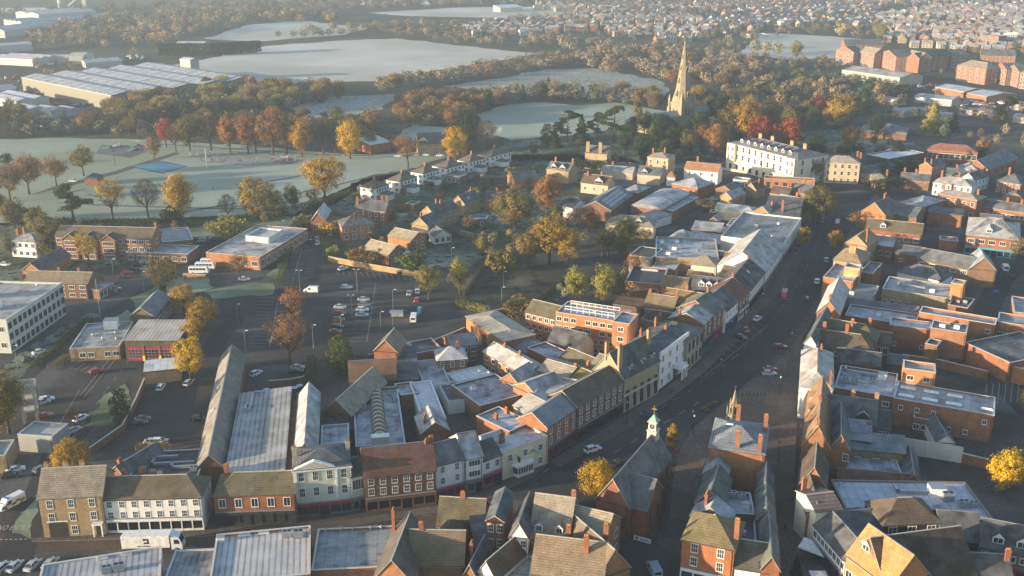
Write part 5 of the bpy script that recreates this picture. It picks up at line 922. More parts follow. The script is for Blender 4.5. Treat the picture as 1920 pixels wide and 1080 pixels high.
B('slate_cross_gable', 'tall slate gable crossing the right end of the long slate range', (1818, 503), (1868, 507), 12, 6.8, 'x', 4.4, 'B', 'f', cat='house', rcol=(.22, .24, .27), wcol=(.22, .14, .09))
B('white_wall_range', 'low white walled range with a grey hipped slate roof', (1683, 509), (1767, 527), 10, 4.4, 'h', 2.6, 'W', 's', cat='range')
B('dark_slate_link', 'dark slate link building left of the long slate range', (1680, 474), (1722, 480), 9, 5.0, 'g', 2.2, 'B', 's', cat='link', units=())
B('triple_window_house', 'brick house with white windows and pale slate roof behind the tan corner roof', (1630, 457), (1674, 463), 9, 6.0, 'g', 2.4, 'R', 'f', win=(3, 1, 'cas', 1.8, 1.5), cat='house')
B('tan_corner_roof', 'corner building with a sunlit tan hipped roof and one massive chimney', (1563, 486), (1613, 494), 15, 9.0, 'h', 3.2, 'T', 'n', cat='building', ch=((.55, .3, 1.0, 4),), cw=2.4, cm='T', rcol=(.36, .27, .15), win=(4, 2))
B('tan_upper_shop', 'shop with a golden lit roof uphill of the massive chimney', (1585, 455), (1626, 462), 13, 8.4, 'x', 3.4, 'T', 'n', cat='shop', ch=((.7, .5, 1), (.9, .1, .6)), rcol=(.34, .26, .14))
B('orange_flat_shop', 'orange brick shop with stepped frosted flat roofs on the east pavement', (1543, 522), (1599, 531), (1566, 496), 7.2, 'f', 0, 'O', 'z', cat='shop', wcol=(.46, .2, .09), par_c=(.5, .45, .38))
B('tan_box_room', 'tan brick box room rising between two flat roofs on the east side', (1583, 503), (1612, 507), 5, 10.0, 'f', 0, 'T', 'z', cat='box room', wcol=(.5, .38, .2))
B('dark_flat_shop', 'flat roofed shop with speckled dark roof right of the tan box room', (1612, 512), (1636, 516), (1644, 495), 7.0, 'f', 0, 'R', 'z', cat='shop', rcol=(.12, .13, .15))
B('right_edge_store', 'frosted flat roofed brick store on the right edge above the lane', (1901, 588), (1950, 594), 16, 5.6, 'f', 0, 'O', 'z', cat='store')

# -- further roofs filling the upper right of the town
B('tan_hip_house', 'white walled house with a broad tan frosted hipped roof behind the red brick townhouse', (1750, 342), (1822, 351), 11, 6.0, 'h', 2.6, 'W', 'f', win=(6, 2), cat='house', rcol=(.32, .29, .25), ch=((.55, .8, .8), (.1, .8, .6)))
B('white_flank_house', 'slate roofed house whose white right flank faces the upper right lane', (1802, 333), (1828, 338), (1856, 331), 6.0, 'x', 2.8, 'W', 's', rw=(4, 2), cat='house', ch=((.5, .1, .8),))
B('grey_hip_house', 'large grey slate hipped house at the upper right edge', (1868, 339), (1914, 346), 13, 5.6, 'h', 3.2, 'R', 's', win=(4, 2), cat='house', ch=((.2, .8, 1),))
B('orange_end_house', 'orange brick gabled house at the right edge above the slate terrace', (1880, 373), (1925, 378), 9, 5.0, 'x', 3.2, 'O', 's', cat='house')
B('slate_terrace', 'low brick terrace with one long slate roof at the right edge', (1863, 390), (1930, 400), 8, 5.2, 'g', 2.6, 'R', 's', win=(8, 1, 'cas', 1.4, 1.3), cat='terrace', ch=((.3, .5, .6), (.7, .5, .6)))
B('frosted_hip_villa', 'white villa with frosted hipped roof between the chapel and townhouses', (1795, 315), (1831, 319), 10, 5.2, 'h', 2.4, 'W', 'f', win=(3, 1), cat='villa')
B('grey_link_house', 'small grey roofed house tucked left of the slate terrace', (1832, 386), (1860, 389), 8, 5.0, 'g', 2.2, 'R', 's', cat='house', win=(2, 1))
B('dark_slate_cottage', 'dark slate cottage right of the white sided townhouse', (1774, 327), (1796, 329), 9, 4.6, 'g', 2.4, 'R', 's', cat='cottage', ch=((.8, .5, .8),))
B('low_grey_store', 'low grey store between the brick townhouse and corner showroom', (1838, 412), (1880, 416), 8, 4.0, 'g', 1.8, 'B', 's', cat='store')
B('yard_brick_store', 'small brick store in the yard left of the corner showroom', (1762, 452), (1796, 455), 6, 3.4, 'f', 0, 'R', 'z', cat='store')
B('brown_gable_row', 'brown tiled row below the mansion facing the side road', (1444, 362), (1476, 367), 9, 5.6, 'g', 2.8, 'O', 't', cat='row', ch=((.3, .5, .8), (.8, .5, .8)), win=(4, 1))
B('slate_corner_shop', 'slate roofed shop at the very top west corner below the mansion trees', (1482, 358), (1514, 364), 11, 6.4, 'g', 3.0, 'B', 's', cat='shop', ch=((.4, .5, .8),), win=(3, 2))
B('garden_garage', 'tiny flat roofed garage among the villa gardens', (760, 384), (776, 386), 6, 2.6, 'f', 0, 'B', 'z', cat='garage')
B('semi_garage_block', 'low brick garage block with flat frosted roof in front of the semis', (832, 330), (862, 334), 8, 2.8, 'f', 0, 'B', 'z', cat='garages', win=(4, 1, 'cas', 2, 2))
B('white_lean_house', 'small white house with a slate roof beside the russet tree', (1048, 384), (1074, 390), 10, 5.0, 'g', 2.6, 'W', 's', rw=(2, 2), cat='house')
B('rear_store_range', 'long tile roofed rear range behind the tile cottage', (1286, 524), (1330, 530), 7, 4.6, 'g', 2.4, 'O', 't', cat='range', rcol=(.2, .13, .07))
B('brick_yard_store', 'brick store with tan roof beside the courtyard rooflights', (1250, 560), (1300, 566), 7, 4.4, 'g', 2.2, 'O', 't', cat='store', rcol=(.22, .15, .08))
# -- church with broach spire
p = G(1276, 242); ch = thing('church', 'stone parish church with a very tall spire and blue-grey lead nave roof', 'church', p, R(-55)); ch.scale = (1.18, 1.18, 1.0)
SP = {'stone': None}
MATS['ashlar'] = None
m, t, b = nodes('ashlar'); v = coords(t)
c = mixc(t, noise(t, v, 0.35, 5, .3, .7), (0.21, 0.175, 0.12), (0.34, 0.285, 0.195)); c = mixc(t, 1.0, c, grey(t, band(t, 'Z', 1.1, .86, 1.0, .1)), 'MULTIPLY'); fin(t, b, c, .9, .15)
mb = MB(); s = 4.6; mb.box(-s, s, -s, s, 0, 17, 'ashlar', 'b')
for x in (-s, s):
    for y in (-s, s): mb.box(x-.9, x+.9, y-.9, y+.9, 0, 14, 'ashlar', 'b'); mb.box(x-.55, x+.55, y-.55, y+.55, 14, 18.5, 'ashlar'); mb.ring([[(x-.6, y-.6, 18.5), (x+.6, y-.6, 18.5), (x+.6, y+.6, 18.5), (x-.6, y+.6, 18.5)], [(x-.03, y-.03, 22.5), (x+.03, y-.03, 22.5), (x+.03, y+.03, 22.5), (x-.03, y+.03, 22.5)]], 'ashlar')
mb.box(-s-.3, s+.3, -s-.3, s+.3, 16.6, 17.2, 'ashlar')
add('tower', mb, ch)
mb = MB(); mb.ring([[(r*math.cos(math.pi*(j+.5)/4), r*math.sin(math.pi*(j+.5)/4), z) for j in range(8)] for r, z in ((4.75, 17.2), (2.85, 34.5), (.2, 54.5))], 'ashlar')
for q in range(4):
    a = q*math.pi/2+math.pi/4; cx, cy = 5.6*math.cos(a), 5.6*math.sin(a)
    mb.face([(math.cos(a-.55)*4.6, math.sin(a-.55)*4.6, 17.2), (cx, cy, 17.2), (math.cos(a)*3.7, math.sin(a)*3.7, 24.5)], 'ashlar'); mb.face([(cx, cy, 17.2), (math.cos(a+.55)*4.6, math.sin(a+.55)*4.6, 17.2), (math.cos(a)*3.7, math.sin(a)*3.7, 24.5)], 'ashlar')
sp = add('spire', mb, ch)
mb = MB(); mb.tube([(0, 0, 54.3), (0, 0, 57.6)], .07, 'dark_metal', 5); mb.box(-.7, .7, -.05, .05, 55.8, 56.0, 'dark_metal'); mb.lathe([(.02, 57), (.25, 57.3), (.02, 57.6)], 'gold', 6); add('weathervane', mb, sp)
for k, (z, rr) in enumerate(((21, 4.0), (29, 3.0), (37, 2.1), (44, 1.2))):
    for q in range(4):
        if k % 2 and q % 2: continue
        a = q*math.pi/2+(math.pi/4*0); mb = MB(); ww = .75-.1*k
        mb.box(-ww, ww, -.5, .6, 0, 2.2-.3*k, 'ashlar'); mb.face([(-ww, -.52, 2.2-.3*k), (ww, -.52, 2.2-.3*k), (0, -.52, 3.6-.4*k)], 'ashlar'); mb.face([(-ww, -.52, 2.2-.3*k), (0, -.52, 3.6-.4*k), (0, .6, 3.6-.4*k), (-ww, .6, 2.2-.3*k)], 'ashlar'); mb.face([(ww, -.52, 2.2-.3*k), (ww, .6, 2.2-.3*k), (0, .6, 3.6-.4*k), (0, -.52, 3.6-.4*k)], 'ashlar')
        mb.face([(-ww*.6, -.54, .2), (ww*.6, -.54, .2), (ww*.6, -.54, 1.8-.3*k), (0, -.54, 2.5-.35*k), (-ww*.6, -.54, 1.8-.3*k)], 'dark_metal')
        add('lucarne', mb, sp, (math.sin(a)*rr, -math.cos(a)*rr, z), a)
for q in range(4):
    a = q*math.pi/2
    for dx in (-1.3, 1.3):
        mb = MB(); mb.face([(-.6, 0, 0), (.6, 0, 0), (.6, 0, 3), (0, 0, 4.2), (-.6, 0, 3)], 'dark_metal'); mb.box(-.08, .08, -.06, 0, 0, 3.6, 'ashlar'); mb.box(-.8, .8, -.1, 0, -.25, 0, 'ashlar')
        o = add('belfry_window', mb, ch); o.location = (math.sin(a)*(s+.03)+math.cos(a)*dx, -math.cos(a)*(s+.03)+math.sin(a)*dx, 9.6); o.rotation_euler = (0, 0, a)
mb = MB()
def gable_box(mb, x0, x1, y0, y1, h, r, wm, rm, axis='y'):
    mb.box(x0, x1, y0, y1, 0, h, wm, 'bt')
    if axis == 'y':
        xm = (x0+x1)/2
        for y in (y0, y1): mb.face([(x0, y, h), (x1, y, h), (xm, y, h+r)], wm)
        mb.face([(x0-.3, y0, h-.1), (xm, y0, h+r+.1), (xm, y1, h+r+.1), (x0-.3, y1, h-.1)][::-1], rm); mb.face([(x1+.3, y0, h-.1), (x1+.3, y1, h-.1), (xm, y1, h+r+.1), (xm, y0, h+r+.1)], rm)
gable_box(mb, -5.2, 5.2, 4.7, 26, 10.5, 2.6, 'ashlar', 'lead'); mb.box(-11, -5.2, 5, 24, 0, 6.4, 'ashlar', 'b'); mb.box(5.2, 11, 5, 24, 0, 6.4, 'ashlar', 'b')
add('chancel', mb, ch)
mb = MB(); gable_box(mb, -5.2, 5.2, -24, -4.7, 10, 2.2, 'ashlar', 'lead'); mb.box(-11.5, -5.2, -24, -5, 0, 6.4, 'ashlar', 'b'); mb.box(5.2, 11.5, -24, -5, 0, 6.4, 'ashlar', 'b')
for x in (-11.5, 11.3): 
    for k in range(9): mb.box(x, x+.25, -24+k*2.1, -22.9+k*2.1, 6.4, 7.1, 'ashlar')
add('nave', mb, ch)
for k in range(5):
    for x, sg in ((-11.53, -1), (11.53, 1)):
        mb = MB(); mb.face([(-.8, 0, 0), (.8, 0, 0), (.8, 0, 2.4), (0, 0, 3.4), (-.8, 0, 2.4)], 'window_glass'); mb.box(-.07, .07, -.06, 0, 0, 3, 'ashlar')
        o = add('window', mb, ch, (x, -22+k*3.8, 1.8), R(90)*sg)
# -- market cross
p = G(1373, 806); mc = thing('market_cross', 'gothic stone market cross with pinnacles and a slim spire in the market place', 'monument', p, R(12))
mb = MB()
for k, (r0, z0) in enumerate(((3.4, 0), (2.9, .25), (2.4, .5))): mb.lathe([(r0, z0), (r0, z0+.25)], 'ashlar', 5, rot=.3)
add('steps', mb, mc)
mb = MB(); mb.lathe([(.9, .75), (.9, 3.2)], 'ashlar', 5, rot=.3); mb.lathe([(1.5, 3.9), (1.75, 4.2), (1.75, 4.5), (1.2, 4.6), (1.1, 6.8), (1.35, 7.0), (.8, 7.2), (.62, 8.2), (.1, 11.2)], 'ashlar', 5, rot=.3)
for j in range(5):
    a = .3+j*2*math.pi/5; x, y = 1.6*math.cos(a), 1.6*math.sin(a)
    mb.tube([(x, y, .75), (x, y, 4.2)], .22, 'ashlar', 6); mb.tube([(x, y, 4.4), (x, y, 5.6), (x, y, 7.0)], [.2, .18, .02], 'ashlar', 5)
    x, y = 1.15*math.cos(a+.63), 1.15*math.sin(a+.63); mb.tube([(x, y, 6.9), (x, y, 7.6), (x, y, 8.9)], [.14, .13, .02], 'ashlar', 5)
add('body', mb, mc)
mb = MB(); mb.tube([(0, 0, 11.1), (0, 0, 12.4)], .05, 'gold', 5); mb.box(-.3, .3, -.03, .03, 11.9, 12.0, 'gold'); add('finial', mb, mc)
for j in range(5):
    a = .3+(j+.5)*2*math.pi/5; mb = MB(); mb.face([(-.4, 0, 0), (.4, 0, 0), (.4, 0, 1.4), (0, 0, 2.0), (-.4, 0, 1.4)], 'dark_metal'); o = add('niche', mb, mc, (.98*math.cos(a), .98*math.sin(a), 4.75), a+math.pi/2)
# -- extra dressings on bespoke fronts
w_, d_, h_, r_ = T_dim[geo.name]
mb = MB(); mb.box(-.35, w_+.35, -.4, -.01, h_-.55, h_-.1, 'white_paint'); mb.box(-.15, w_*.02+.35, -.18, -.01, 4.1, h_-.55, 'white_paint'); mb.box(w_*.72, w_*.72+.5, -.18, -.01, 4.1, h_-.55, 'white_paint')
for k in range(10): mb.box(w_-.6 if k % 2 else w_-.4, w_+.05, -.12, -.01, 4.2+k*.68, 4.7+k*.68, 'white_paint')
add('cornice', mb, geo)
mb = MB(); W = w_*.74; mb.ring([[(-.4, -.3, h_-.1), (W+.2, -.3, h_-.1), (W/2, -.3, h_+1.9)], [(-.4, .5, h_-.1), (W+.2, .5, h_-.1), (W/2, .5, h_+1.9)]], 'white_paint')
mb.face([(.4, -.315, h_+.12), (W-.6, -.315, h_+.12), (W/2, -.315, h_+1.55)], 'stone_trim')
add('pediment', mb, geo)
mb = MB(); mb.box(.4, w_-.4, -.5, -.36, 2.65, 3.25, 'red_paint'); fb = add('fascia_sign', mb, geo)
# gothic bank arches and string courses
w_, d_, h_, r_ = T_dim[bank.name]
mb = MB()
for z in (4.6, 5.0, h_-.35): mb.box(-.05, w_+.05, -.22, -.01, z, z+.25, 'stone_trim')
add('string_course', mb, bank)
for k in range(5):
    x = w_*(k+.5)/5; mb = MB(); mb.face([(x-.95, -.03, .6), (x+.95, -.03, .6), (x+.95, -.03, 2.9), (x+.5, -.03, 3.8), (x, -.03, 4.2), (x-.5, -.03, 3.8), (x-.95, -.03, 2.9)], 'shop_glass')
    for sx in (-1.1, 1.1): mb.box(x+sx-.15, x+sx+.15, -.2, -.01, .2, 3.0, 'stone_trim')
    add('arched_window', mb, bank)
    for sx in (-.55, .55): pass
# stucco porch and cornice
w_, d_, h_, r_ = T_dim[stucco.name]
mb = MB(); mb.box(-.2, w_+.2, -.5, -.01, h_-.25, h_+.9, 'white_paint'); mb.box(-.1, w_+.1, -.2, -.01, 3.6, 3.85, 'white_paint'); add('parapet', mb, stucco)
mb = MB(); x0 = w_*.5; mb.box(x0, x0+4.2, -3.0, -.02, 3.4, 3.8, 'white_paint'); mb.box(x0+.3, x0+3.9, -2.7, -.02, 3.8, 4.5, 'white_paint', 'b')
for x in (x0+.4, x0+1.5, x0+2.7, x0+3.8): mb.tube([(x, -2.7, 0), (x, -2.7, 3.4)], .19, 'white_paint', 8)
mb.box(x0+.6, x0+3.6, -.06, -.02, .1, 2.9, 'dark_metal'); add('porch', mb, stucco)
# office block rail
w_, d_, h_, r_ = T_dim[offA.name]
mb = MB()
for y in (d_*.25, d_*.75):
    for z in (1.0, 1.9): mb.tube([(2, y, h_+z), (w_-3, y, h_+z)], .1, 'white_paint', 5)
    for k in range(9): x = 2+(w_-5)*k/8; mb.tube([(x, y, h_), (x, y, h_+1.9)], .08, 'white_paint', 5)
add('roof_rail', mb, offA)
# garage doors
w_, d_, h_, r_ = T_dim[garage.name]
for k, x in enumerate((w_*.42, w_*.68)):
    mb = MB(); mb.box(x, x+3.6, -.08, -.01, 0, 3.6, 'black_timber'); mb.box(x+1.75, x+1.85, -.12, -.08, 0, 3.6, 'timber'); add('garage_door', mb, garage)
# cream hotel: bay window, wall lettering, hanging sign
w_, d_, h_, r_ = T_dim[swan.name]
mb = MB(); x0 = w_*.22; mb.ring([[(x0, -.02, z), (x0+.5, -1.5, z), (x0+5, -1.5, z), (x0+5.5, -.02, z)] for z in (0.2, 1.0)], 'white_paint'); mb.ring([[(x0+.1, -.02, z), (x0+.58, -1.42, z), (x0+4.92, -1.42, z), (x0+5.4, -.02, z)] for z in (1.0, 2.7)], 'window_glass'); mb.ring([[(x0-.2, -.02, z), (x0+.4, -1.7, z), (x0+5.1, -1.7, z), (x0+5.7, -.02, z)] for z in (2.7, 3.2)], 'white_paint')
for k in range(7): x = x0+.6+4.3*k/6; mb.box(x-.07, x+.07, -1.5, -1.4, 1.0, 2.7, 'white_paint')
add('bay_window', mb, swan)
mb = MB(); r_ = random.Random(5)
for k in range(9): x = w_*.58+k*.32; z = 4.3+.5*math.sin(k*.6); mb.tube([(x, -.04, z), (x+.12, -.05, z+r_.uniform(.3, .7)), (x+.26, -.04, z+.1)], .05, 'lead', 4)
add('wall_lettering', mb, swan)
mb = MB(); mb.box(w_*.3, w_*.3+.08, -1.6, -.02, 5.2, 5.3, 'dark_metal'); mb.box(w_*.3, w_*.3+.08, -1.5, -.5, 3.9, 5.1, 'dark_metal'); add('hanging_sign', mb, swan)
# coaching inn arch and porch
w_, d_, h_, r_ = T_dim[inn.name]
mb = MB(); mb.face([(1.2, -.03, 0), (5.0, -.03, 0), (5.0, -.03, 3.1), (4.4, -.03, 3.55), (1.8, -.03, 3.55), (1.2, -.03, 3.1)], 'black_timber'); mb.box(1.0, 5.2, -.12, -.02, 3.6, 3.8, 'white_paint'); add('carriage_arch', mb, inn)
mb = MB(); x0 = w_*.8; mb.box(x0, x0+2.2, -1.2, -.02, 2.9, 3.2, 'white_paint'); mb.box(x0+.1, x0+.4, -1.1, -.8, 0, 2.9, 'white_paint'); mb.box(x0+1.8, x0+2.1, -1.1, -.8, 0, 2.9, 'white_paint'); mb.box(x0+.5, x0+1.7, -.06, -.02, 0, 2.5, 'dark_metal'); add('porch', mb, inn)
# barrel vault of the arcade
w_, d_, h_, r_ = T_dim[arc.name]
mb = MB(); N = 10; xs, rr = d_*.5, d_*.14
for k in range(26):
    y0, y1 = .8+(w_-3.4)*k/26, .8+(w_-3.4)*(k+1)/26; q = 1.0 if k % 2 else .965
    for i in range(N):
        a0, a1 = math.pi*i/N, math.pi*(i+1)/N
        mb.face([(y0, xs-rr*q*math.cos(a0), h_+.3+rr*q*math.sin(a0)), (y1, xs-rr*q*math.cos(a0), h_+.3+rr*q*math.sin(a0)), (y1, xs-rr*q*math.cos(a1), h_+.3+rr*q*math.sin(a1)), (y0, xs-rr*q*math.cos(a1), h_+.3+rr*q*math.sin(a1))], 'timber' if k % 2 else 'stone_trim')
mb.box(.6, w_-2.4, xs-rr-.2, xs-rr, h_, h_+.4, 'lead'); mb.box(.6, w_-2.4, xs+rr, xs+rr+.2, h_, h_+.4, 'lead'); add('barrel_vault', mb, arc)
mb = MB(); mb.box(w_-2.4, w_-.6, xs-rr-.4, xs+rr+.4, h_-3, h_+rr+.5, 'painted_render'); mb.box(w_-2.5, w_-.5, xs-rr-.5, xs+rr+.5, h_+rr+.5, h_+rr+.7, 'white_paint'); add('end_block', mb, arc, col=(.55, .52, .46))
# -- big warehouse
def far_shed(name, label, A_, B_, D, h, n=4, wall=(.2, .19, .145), roof=(.46, .47, .5), rr=2.2, cat='warehouse', wm='object_paint', rm='profiled_sheet', along=True, group=None):
    a, b = G(A_[0], A_[1], h), G(B_[0], B_[1], h); ax = b-a; ax.z = 0; w = ax.length; ax.normalize(); nn = Vector((-ax.y, ax.x, 0))
    d = (G(D[0], D[1], h)-a).dot(nn) if isinstance(D, tuple) else D
    T = thing(name, label, cat, (a.x, a.y, 0), math.atan2(ax.y, ax.x), group)
    mb = MB(); mb.box(0, w, 0, d, -.2, h, wm, 'bt')
    L = d if along else w; q = L/n
    for k in range(n):
        for e in ((0, w) if along else (0, d)):
            mb.face([(e, k*q, h), (e, k*q+q, h), (e, k*q+q/2, h+rr)] if along else [(k*q, e, h), (k*q+q, e, h), (k*q+q/2, e, h+rr)], wm)
    add('wall', mb, T, col=wall)
    mb = MB(); o = .4
    for k in range(n):
        for s_ in (0, 1):
            y0, y1, z0, z1 = (k*q, k*q+q/2, h+.05, h+rr+.05) if s_ == 0 else (k*q+q/2, k*q+q, h+rr+.05, h+.05)
            mb.face([(-o, y0, z0), (w+o, y0, z0), (w+o, y1, z1), (-o, y1, z1)] if along else [(y0, d+o, z0), (y0, -o, z0), (y1, -o, z1), (y1, d+o, z1)], rm)
    ro = add('roof', mb, T, col=roof)
    mb = MB(); mb.box(-.15, w+.15, -.15, .1, h-.5, h+.1, 'galvanised'); add('gutter', mb, T)
    return T, w, d, ro
T, w1, d1, ro = far_shed('distribution_warehouse', 'huge distribution warehouse with pale multi ridge roof beside the misty field', (40, 145), (208, 179), (454, 142), 10.3, 5, rr=1.8, roof=(.36, .38, .41))
for k in range(5):
    for j in range(10):
        mb = MB(); q = d1/5; mb.box(-.5, .5, 0, q*.46, 0, .12, 'white_paint'); o = add('rooflight', mb, ro, (w1*(j+.5)/10, k*q+.4, 10.6)); o.rotation_euler = (math.atan2(1.8, q/2), 0, 0)
far_shed('warehouse_tower', 'boxy grey warehouse tower at the far corner of the distribution warehouse', (337, 111), (356, 113), (373, 111), 17, 1, rr=1.4, cat='tower', wall=(.36, .35, .28))
sheds = [('white gabled sheds', (-30, 178), (30, 190), (70, 178), 6, 2), ('white shed nearer the warehouse', (20, 200), (48, 207), (75, 198), 5, 1), ('long white trailer shed', (60, 203), (95, 208), 14, 5, 1), ('small white trailer shed', (100, 204), (125, 208), 12, 4, 1), ('pale end shed', (57, 222), (80, 226), 12, 5, 1), ('grey roofed triple shed', (-20, 108), (60, 112), (88, 104), 6, 3), ('white roofed canopy shed', (128, 104), (156, 104), 24, 8, 1), ('red and white shed', (90, 108), (125, 108), 14, 5, 2), ('long brown roofed shed', (160, 118), (228, 114), 22, 5, 2), ('long white shed at the frame edge', (-30, 88), (60, 82), 22, 7, 1), ('white shed by the dark hedge', (329, 82), (381, 82), 20, 6, 1), ('low pale shed at the left', (-20, 170), (30, 166), 20, 5, 2)]
for i, (nm, a, b, D, h, n) in enumerate(sheds):
    far_shed('industrial_shed', '%s in the industrial estate beyond the park' % nm, a, b, D, h, n, wall=(.42, .41, .38), roof=vary((.42, .43, .46), .15), rr=1.6, cat='shed', group='sheds of the far industrial estate')
for i, (nm, a, b, D, h, n) in enumerate([('nearest long white factory roof', (8, 58), (120, 44), 40, 8, 4), ('middle long white factory roof', (40, 42), (222, 30), 50, 8, 4), ('farthest white factory block', (72, 27), (180, 20), 60, 14, 2)]):
    far_shed('factory', '%s on the hazy horizon at upper left' % nm, a, b, D, h, n, wall=(.4, .39, .36), roof=(.4, .41, .44), rr=2, cat='factory')
p = G(115, 20); T = thing('silo', 'tall pale silo rising from the hazy far factory', 'silo', p); mb = MB(); mb.lathe([(4, 0), (4, 36), (3, 38), (.5, 39)], 'stone_trim', 14); add('drum', mb, T); mb = MB(); mb.tube([(4.5, 0, 0), (4.5, 0, 37)], .3, 'galvanised', 4); add('pipe', mb, T)
p = G(160, 18); T = thing('conveyor', 'slanting conveyor tower beside the far silo', 'tower', p); mb = MB(); mb.box(-3, 3, -3, 3, 0, 26, 'stone_trim'); add('tower', mb, T); mb = MB(); mb.ring([[(-26, -1.5, 4), (-26, 1.5, 4), (-26, 1.5, 7), (-26, -1.5, 7)], [(-2, -1.5, 22), (-2, 1.5, 22), (-2, 1.5, 25), (-2, -1.5, 25)]], 'stone_trim'); add('gantry', mb, T)
# -- upper right: flats and industrial units
fl = [((1568, 94), (1601, 98), 13, 'x', 'leftmost block'), ((1612, 97), (1640, 101), 13, 'g', 'second block from the left'), ((1651, 99), (1681, 107), 16, 'x', 'tall gabled third block'), ((1696, 103), (1722, 109), 13, 'g', 'fourth block with plain pale roof'), ((1724, 110), (1784, 102), 12, 'g', 'long shadowed fifth block'), ((1795, 122), (1850, 130), 15, 'g', 'wide sixth block with hipped roof'), ((1866, 126), (1888, 131), 15, 'x', 'narrow gabled seventh block'), ((1888, 128), (1912, 135), 15, 'x', 'eighth block with a steep gable'), ((1914, 136), (1945, 140), 16, 'x', 'block cut by the right frame edge')]
for a, b, D, rf, nm in fl:
    B('apartment_block', '%s of the red brick apartment blocks by the canal' % nm, a, b, D, 12.5, rf, 4.2, 'R', 'n' if rf == 'g' and D > 12 else 's', win=(5, 4, 'cas', 2.1, 1.7), rw=(3, 4, 'cas', 1.8, 1.6), cat='flats', group='red brick apartment blocks', low=True, hip=(1, 1) if nm.startswith('wide') else (0, 0), wcol=vary((.31, .155, .1), .06))
for a, b, nm in (((1585, 84), (1655, 84), 'longest dark slate block behind'), ((1785, 104), (1815, 103), 'dark slate block between'), ((1840, 103), (1905, 105), 'dark slate rear block right of')):
    B('apartment_block', '%s the front red brick apartments' % nm, a, b, 14, 12, 'g', 4.5, 'R', 's', win=(8, 4, 'cas', 1.4, 1.4), cat='flats', group='red brick apartment blocks', low=True)
far_shed('tan_warehouse', 'long pale yellow industrial shed in front of the red apartment blocks', (1579, 131), (1687, 146), (1724, 140), 6.6, 1, wall=(.4, .39, .29), roof=(.3, .27, .23), rr=2.6)
far_shed('brick_unit', 'brick industrial unit with a blue-grey sheet roof and white sign', (1754, 163), (1808, 172), 24, 5.4, 1, wall=(.36, .17, .09), roof=(.36, .42, .5), rr=1.6, cat='unit', wm='brickwork')
far_shed('brick_unit', 'right hand brick industrial unit with a brighter ribbed roof', (1812, 174), (1850, 181), 30, 5.4, 1, wall=(.36, .17, .09), roof=(.42, .48, .55), rr=1.6, cat='unit', wm='brickwork')
far_shed('blue_shed', 'low blue-grey shed among the industrial yards at upper right', (1714, 181), (1785, 188), 20, 4.6, 1, wall=(.3, .32, .34), roof=(.3, .33, .38), rr=1.2, cat='shed')
for i, (a, b, D, nm) in enumerate([((1650, 183), (1684, 188), 10, 'white walled'), ((1700, 208), (1740, 206), 12, 'pale roofed'), ((1800, 205), (1858, 210), 12, 'long tan roofed'), ((1896, 195), (1930, 198), 16, 'frame edge'), ((1900, 218), (1940, 222), 14, 'lower right'), ((1760, 214), (1790, 216), 10, 'small white'), ((1660, 205), (1695, 210), 12, 'dark roofed')]):
    far_shed('yard_shed', '%s shed in the yards below the industrial units' % nm, a, b, D, 4, 1, wall=(.38, .35, .31), roof=vary((.3, .3, .32), .25), rr=.8, cat='shed', group='small yard sheds')
for a, b, nm in (((1840, 66), (1873, 69), 'brick and white banded'), ((1882, 63), (1908, 64), 'white banded')):
    B('far_office', '%s flat roofed office block in the far town' % nm, a, b, 14, 11, 'f', 0, 'R' if 'brick' in nm else 'P', 'z', win=(6, 3, 'cas', 3.0, 1.6), cat='office', low=True)
B('park_school', 'brick school building with a sloping white roof behind the park trees', (695, 272), (733, 266), 14, 5.0, 's', 1.6, 'R', 'w', cat='school', low=True)
B('gabled_school', 'tan gabled Victorian school with dark roofs behind the golden tree', (785, 270), (830, 268), 12, 6.4, 'g', 5, 'T', 's', cat='school', low=True, dorm=((.2, .03, 5, 'stone_trim'),), win=(4, 1))
B('pavilion', 'small brick pavilion with slate roof in the park', (158, 335), (182, 335), 8, 3.4, 'h', 2, 'R', 's', cat='pavilion', low=True)
B('club_house', 'low club house with a pale flat roof by the distant sports field', (1408, 66), (1440, 65), 14, 3.6, 'f', 0, 'P', 'z', cat='club house', low=True)
B('pale_dome_hall', 'pale curved roof hall by the far frosted field', (938, 15), (980, 13), 20, 6, 's', 3, 'C', 'w', cat='hall', low=True)
# -- far houses
def inpoly(x, y, P):
    c = False; j = len(P)-1
    for i in range(len(P)):
        if (P[i][1] > y) != (P[j][1] > y) and x < (P[j][0]-P[i][0])*(y-P[i][1])/(P[j][1]-P[i][1])+P[i][0]: c = not c
        j = i
    return c
def rows(poly, along, gap, rowgap, skip=.12, r=None):
    """house positions in terraces and crescents inside a pixel polygon"""
    r = r or rnd; out = []; W = [G(*p) for p in poly]; x0, x1 = min(p.x for p in W), max(p.x for p in W); y0, y1 = min(p.y for p in W), max(p.y for p in W)
    ca, sa = math.cos(along), math.sin(along); L = max(x1-x0, y1-y0)*1.5; cx, cy = (x0+x1)/2, (y0+y1)/2
    PW = [(p.x, p.y) for p in W]; v = -L/2; k = 0
    while v < L/2:
        u = -L/2+r.uniform(0, gap)
        while u < L/2:
            bend = 14*math.sin(u/90+k); x, y = cx+u*ca-(v+bend)*sa, cy+u*sa+(v+bend)*ca
            if inpoly(x, y, PW) and r.random() > skip: out.append((x+r.uniform(-1.5, 1.5), y+r.uniform(-2, 2), along+r.choice((0, 0, math.pi/2))+14/90*math.cos(u/90+k)+r.uniform(-.06, .06)))
            u += gap*r.uniform(.85, 1.25)
        v += rowgap*(1 if k % 2 else .62); k += 1
    return out
FH = []
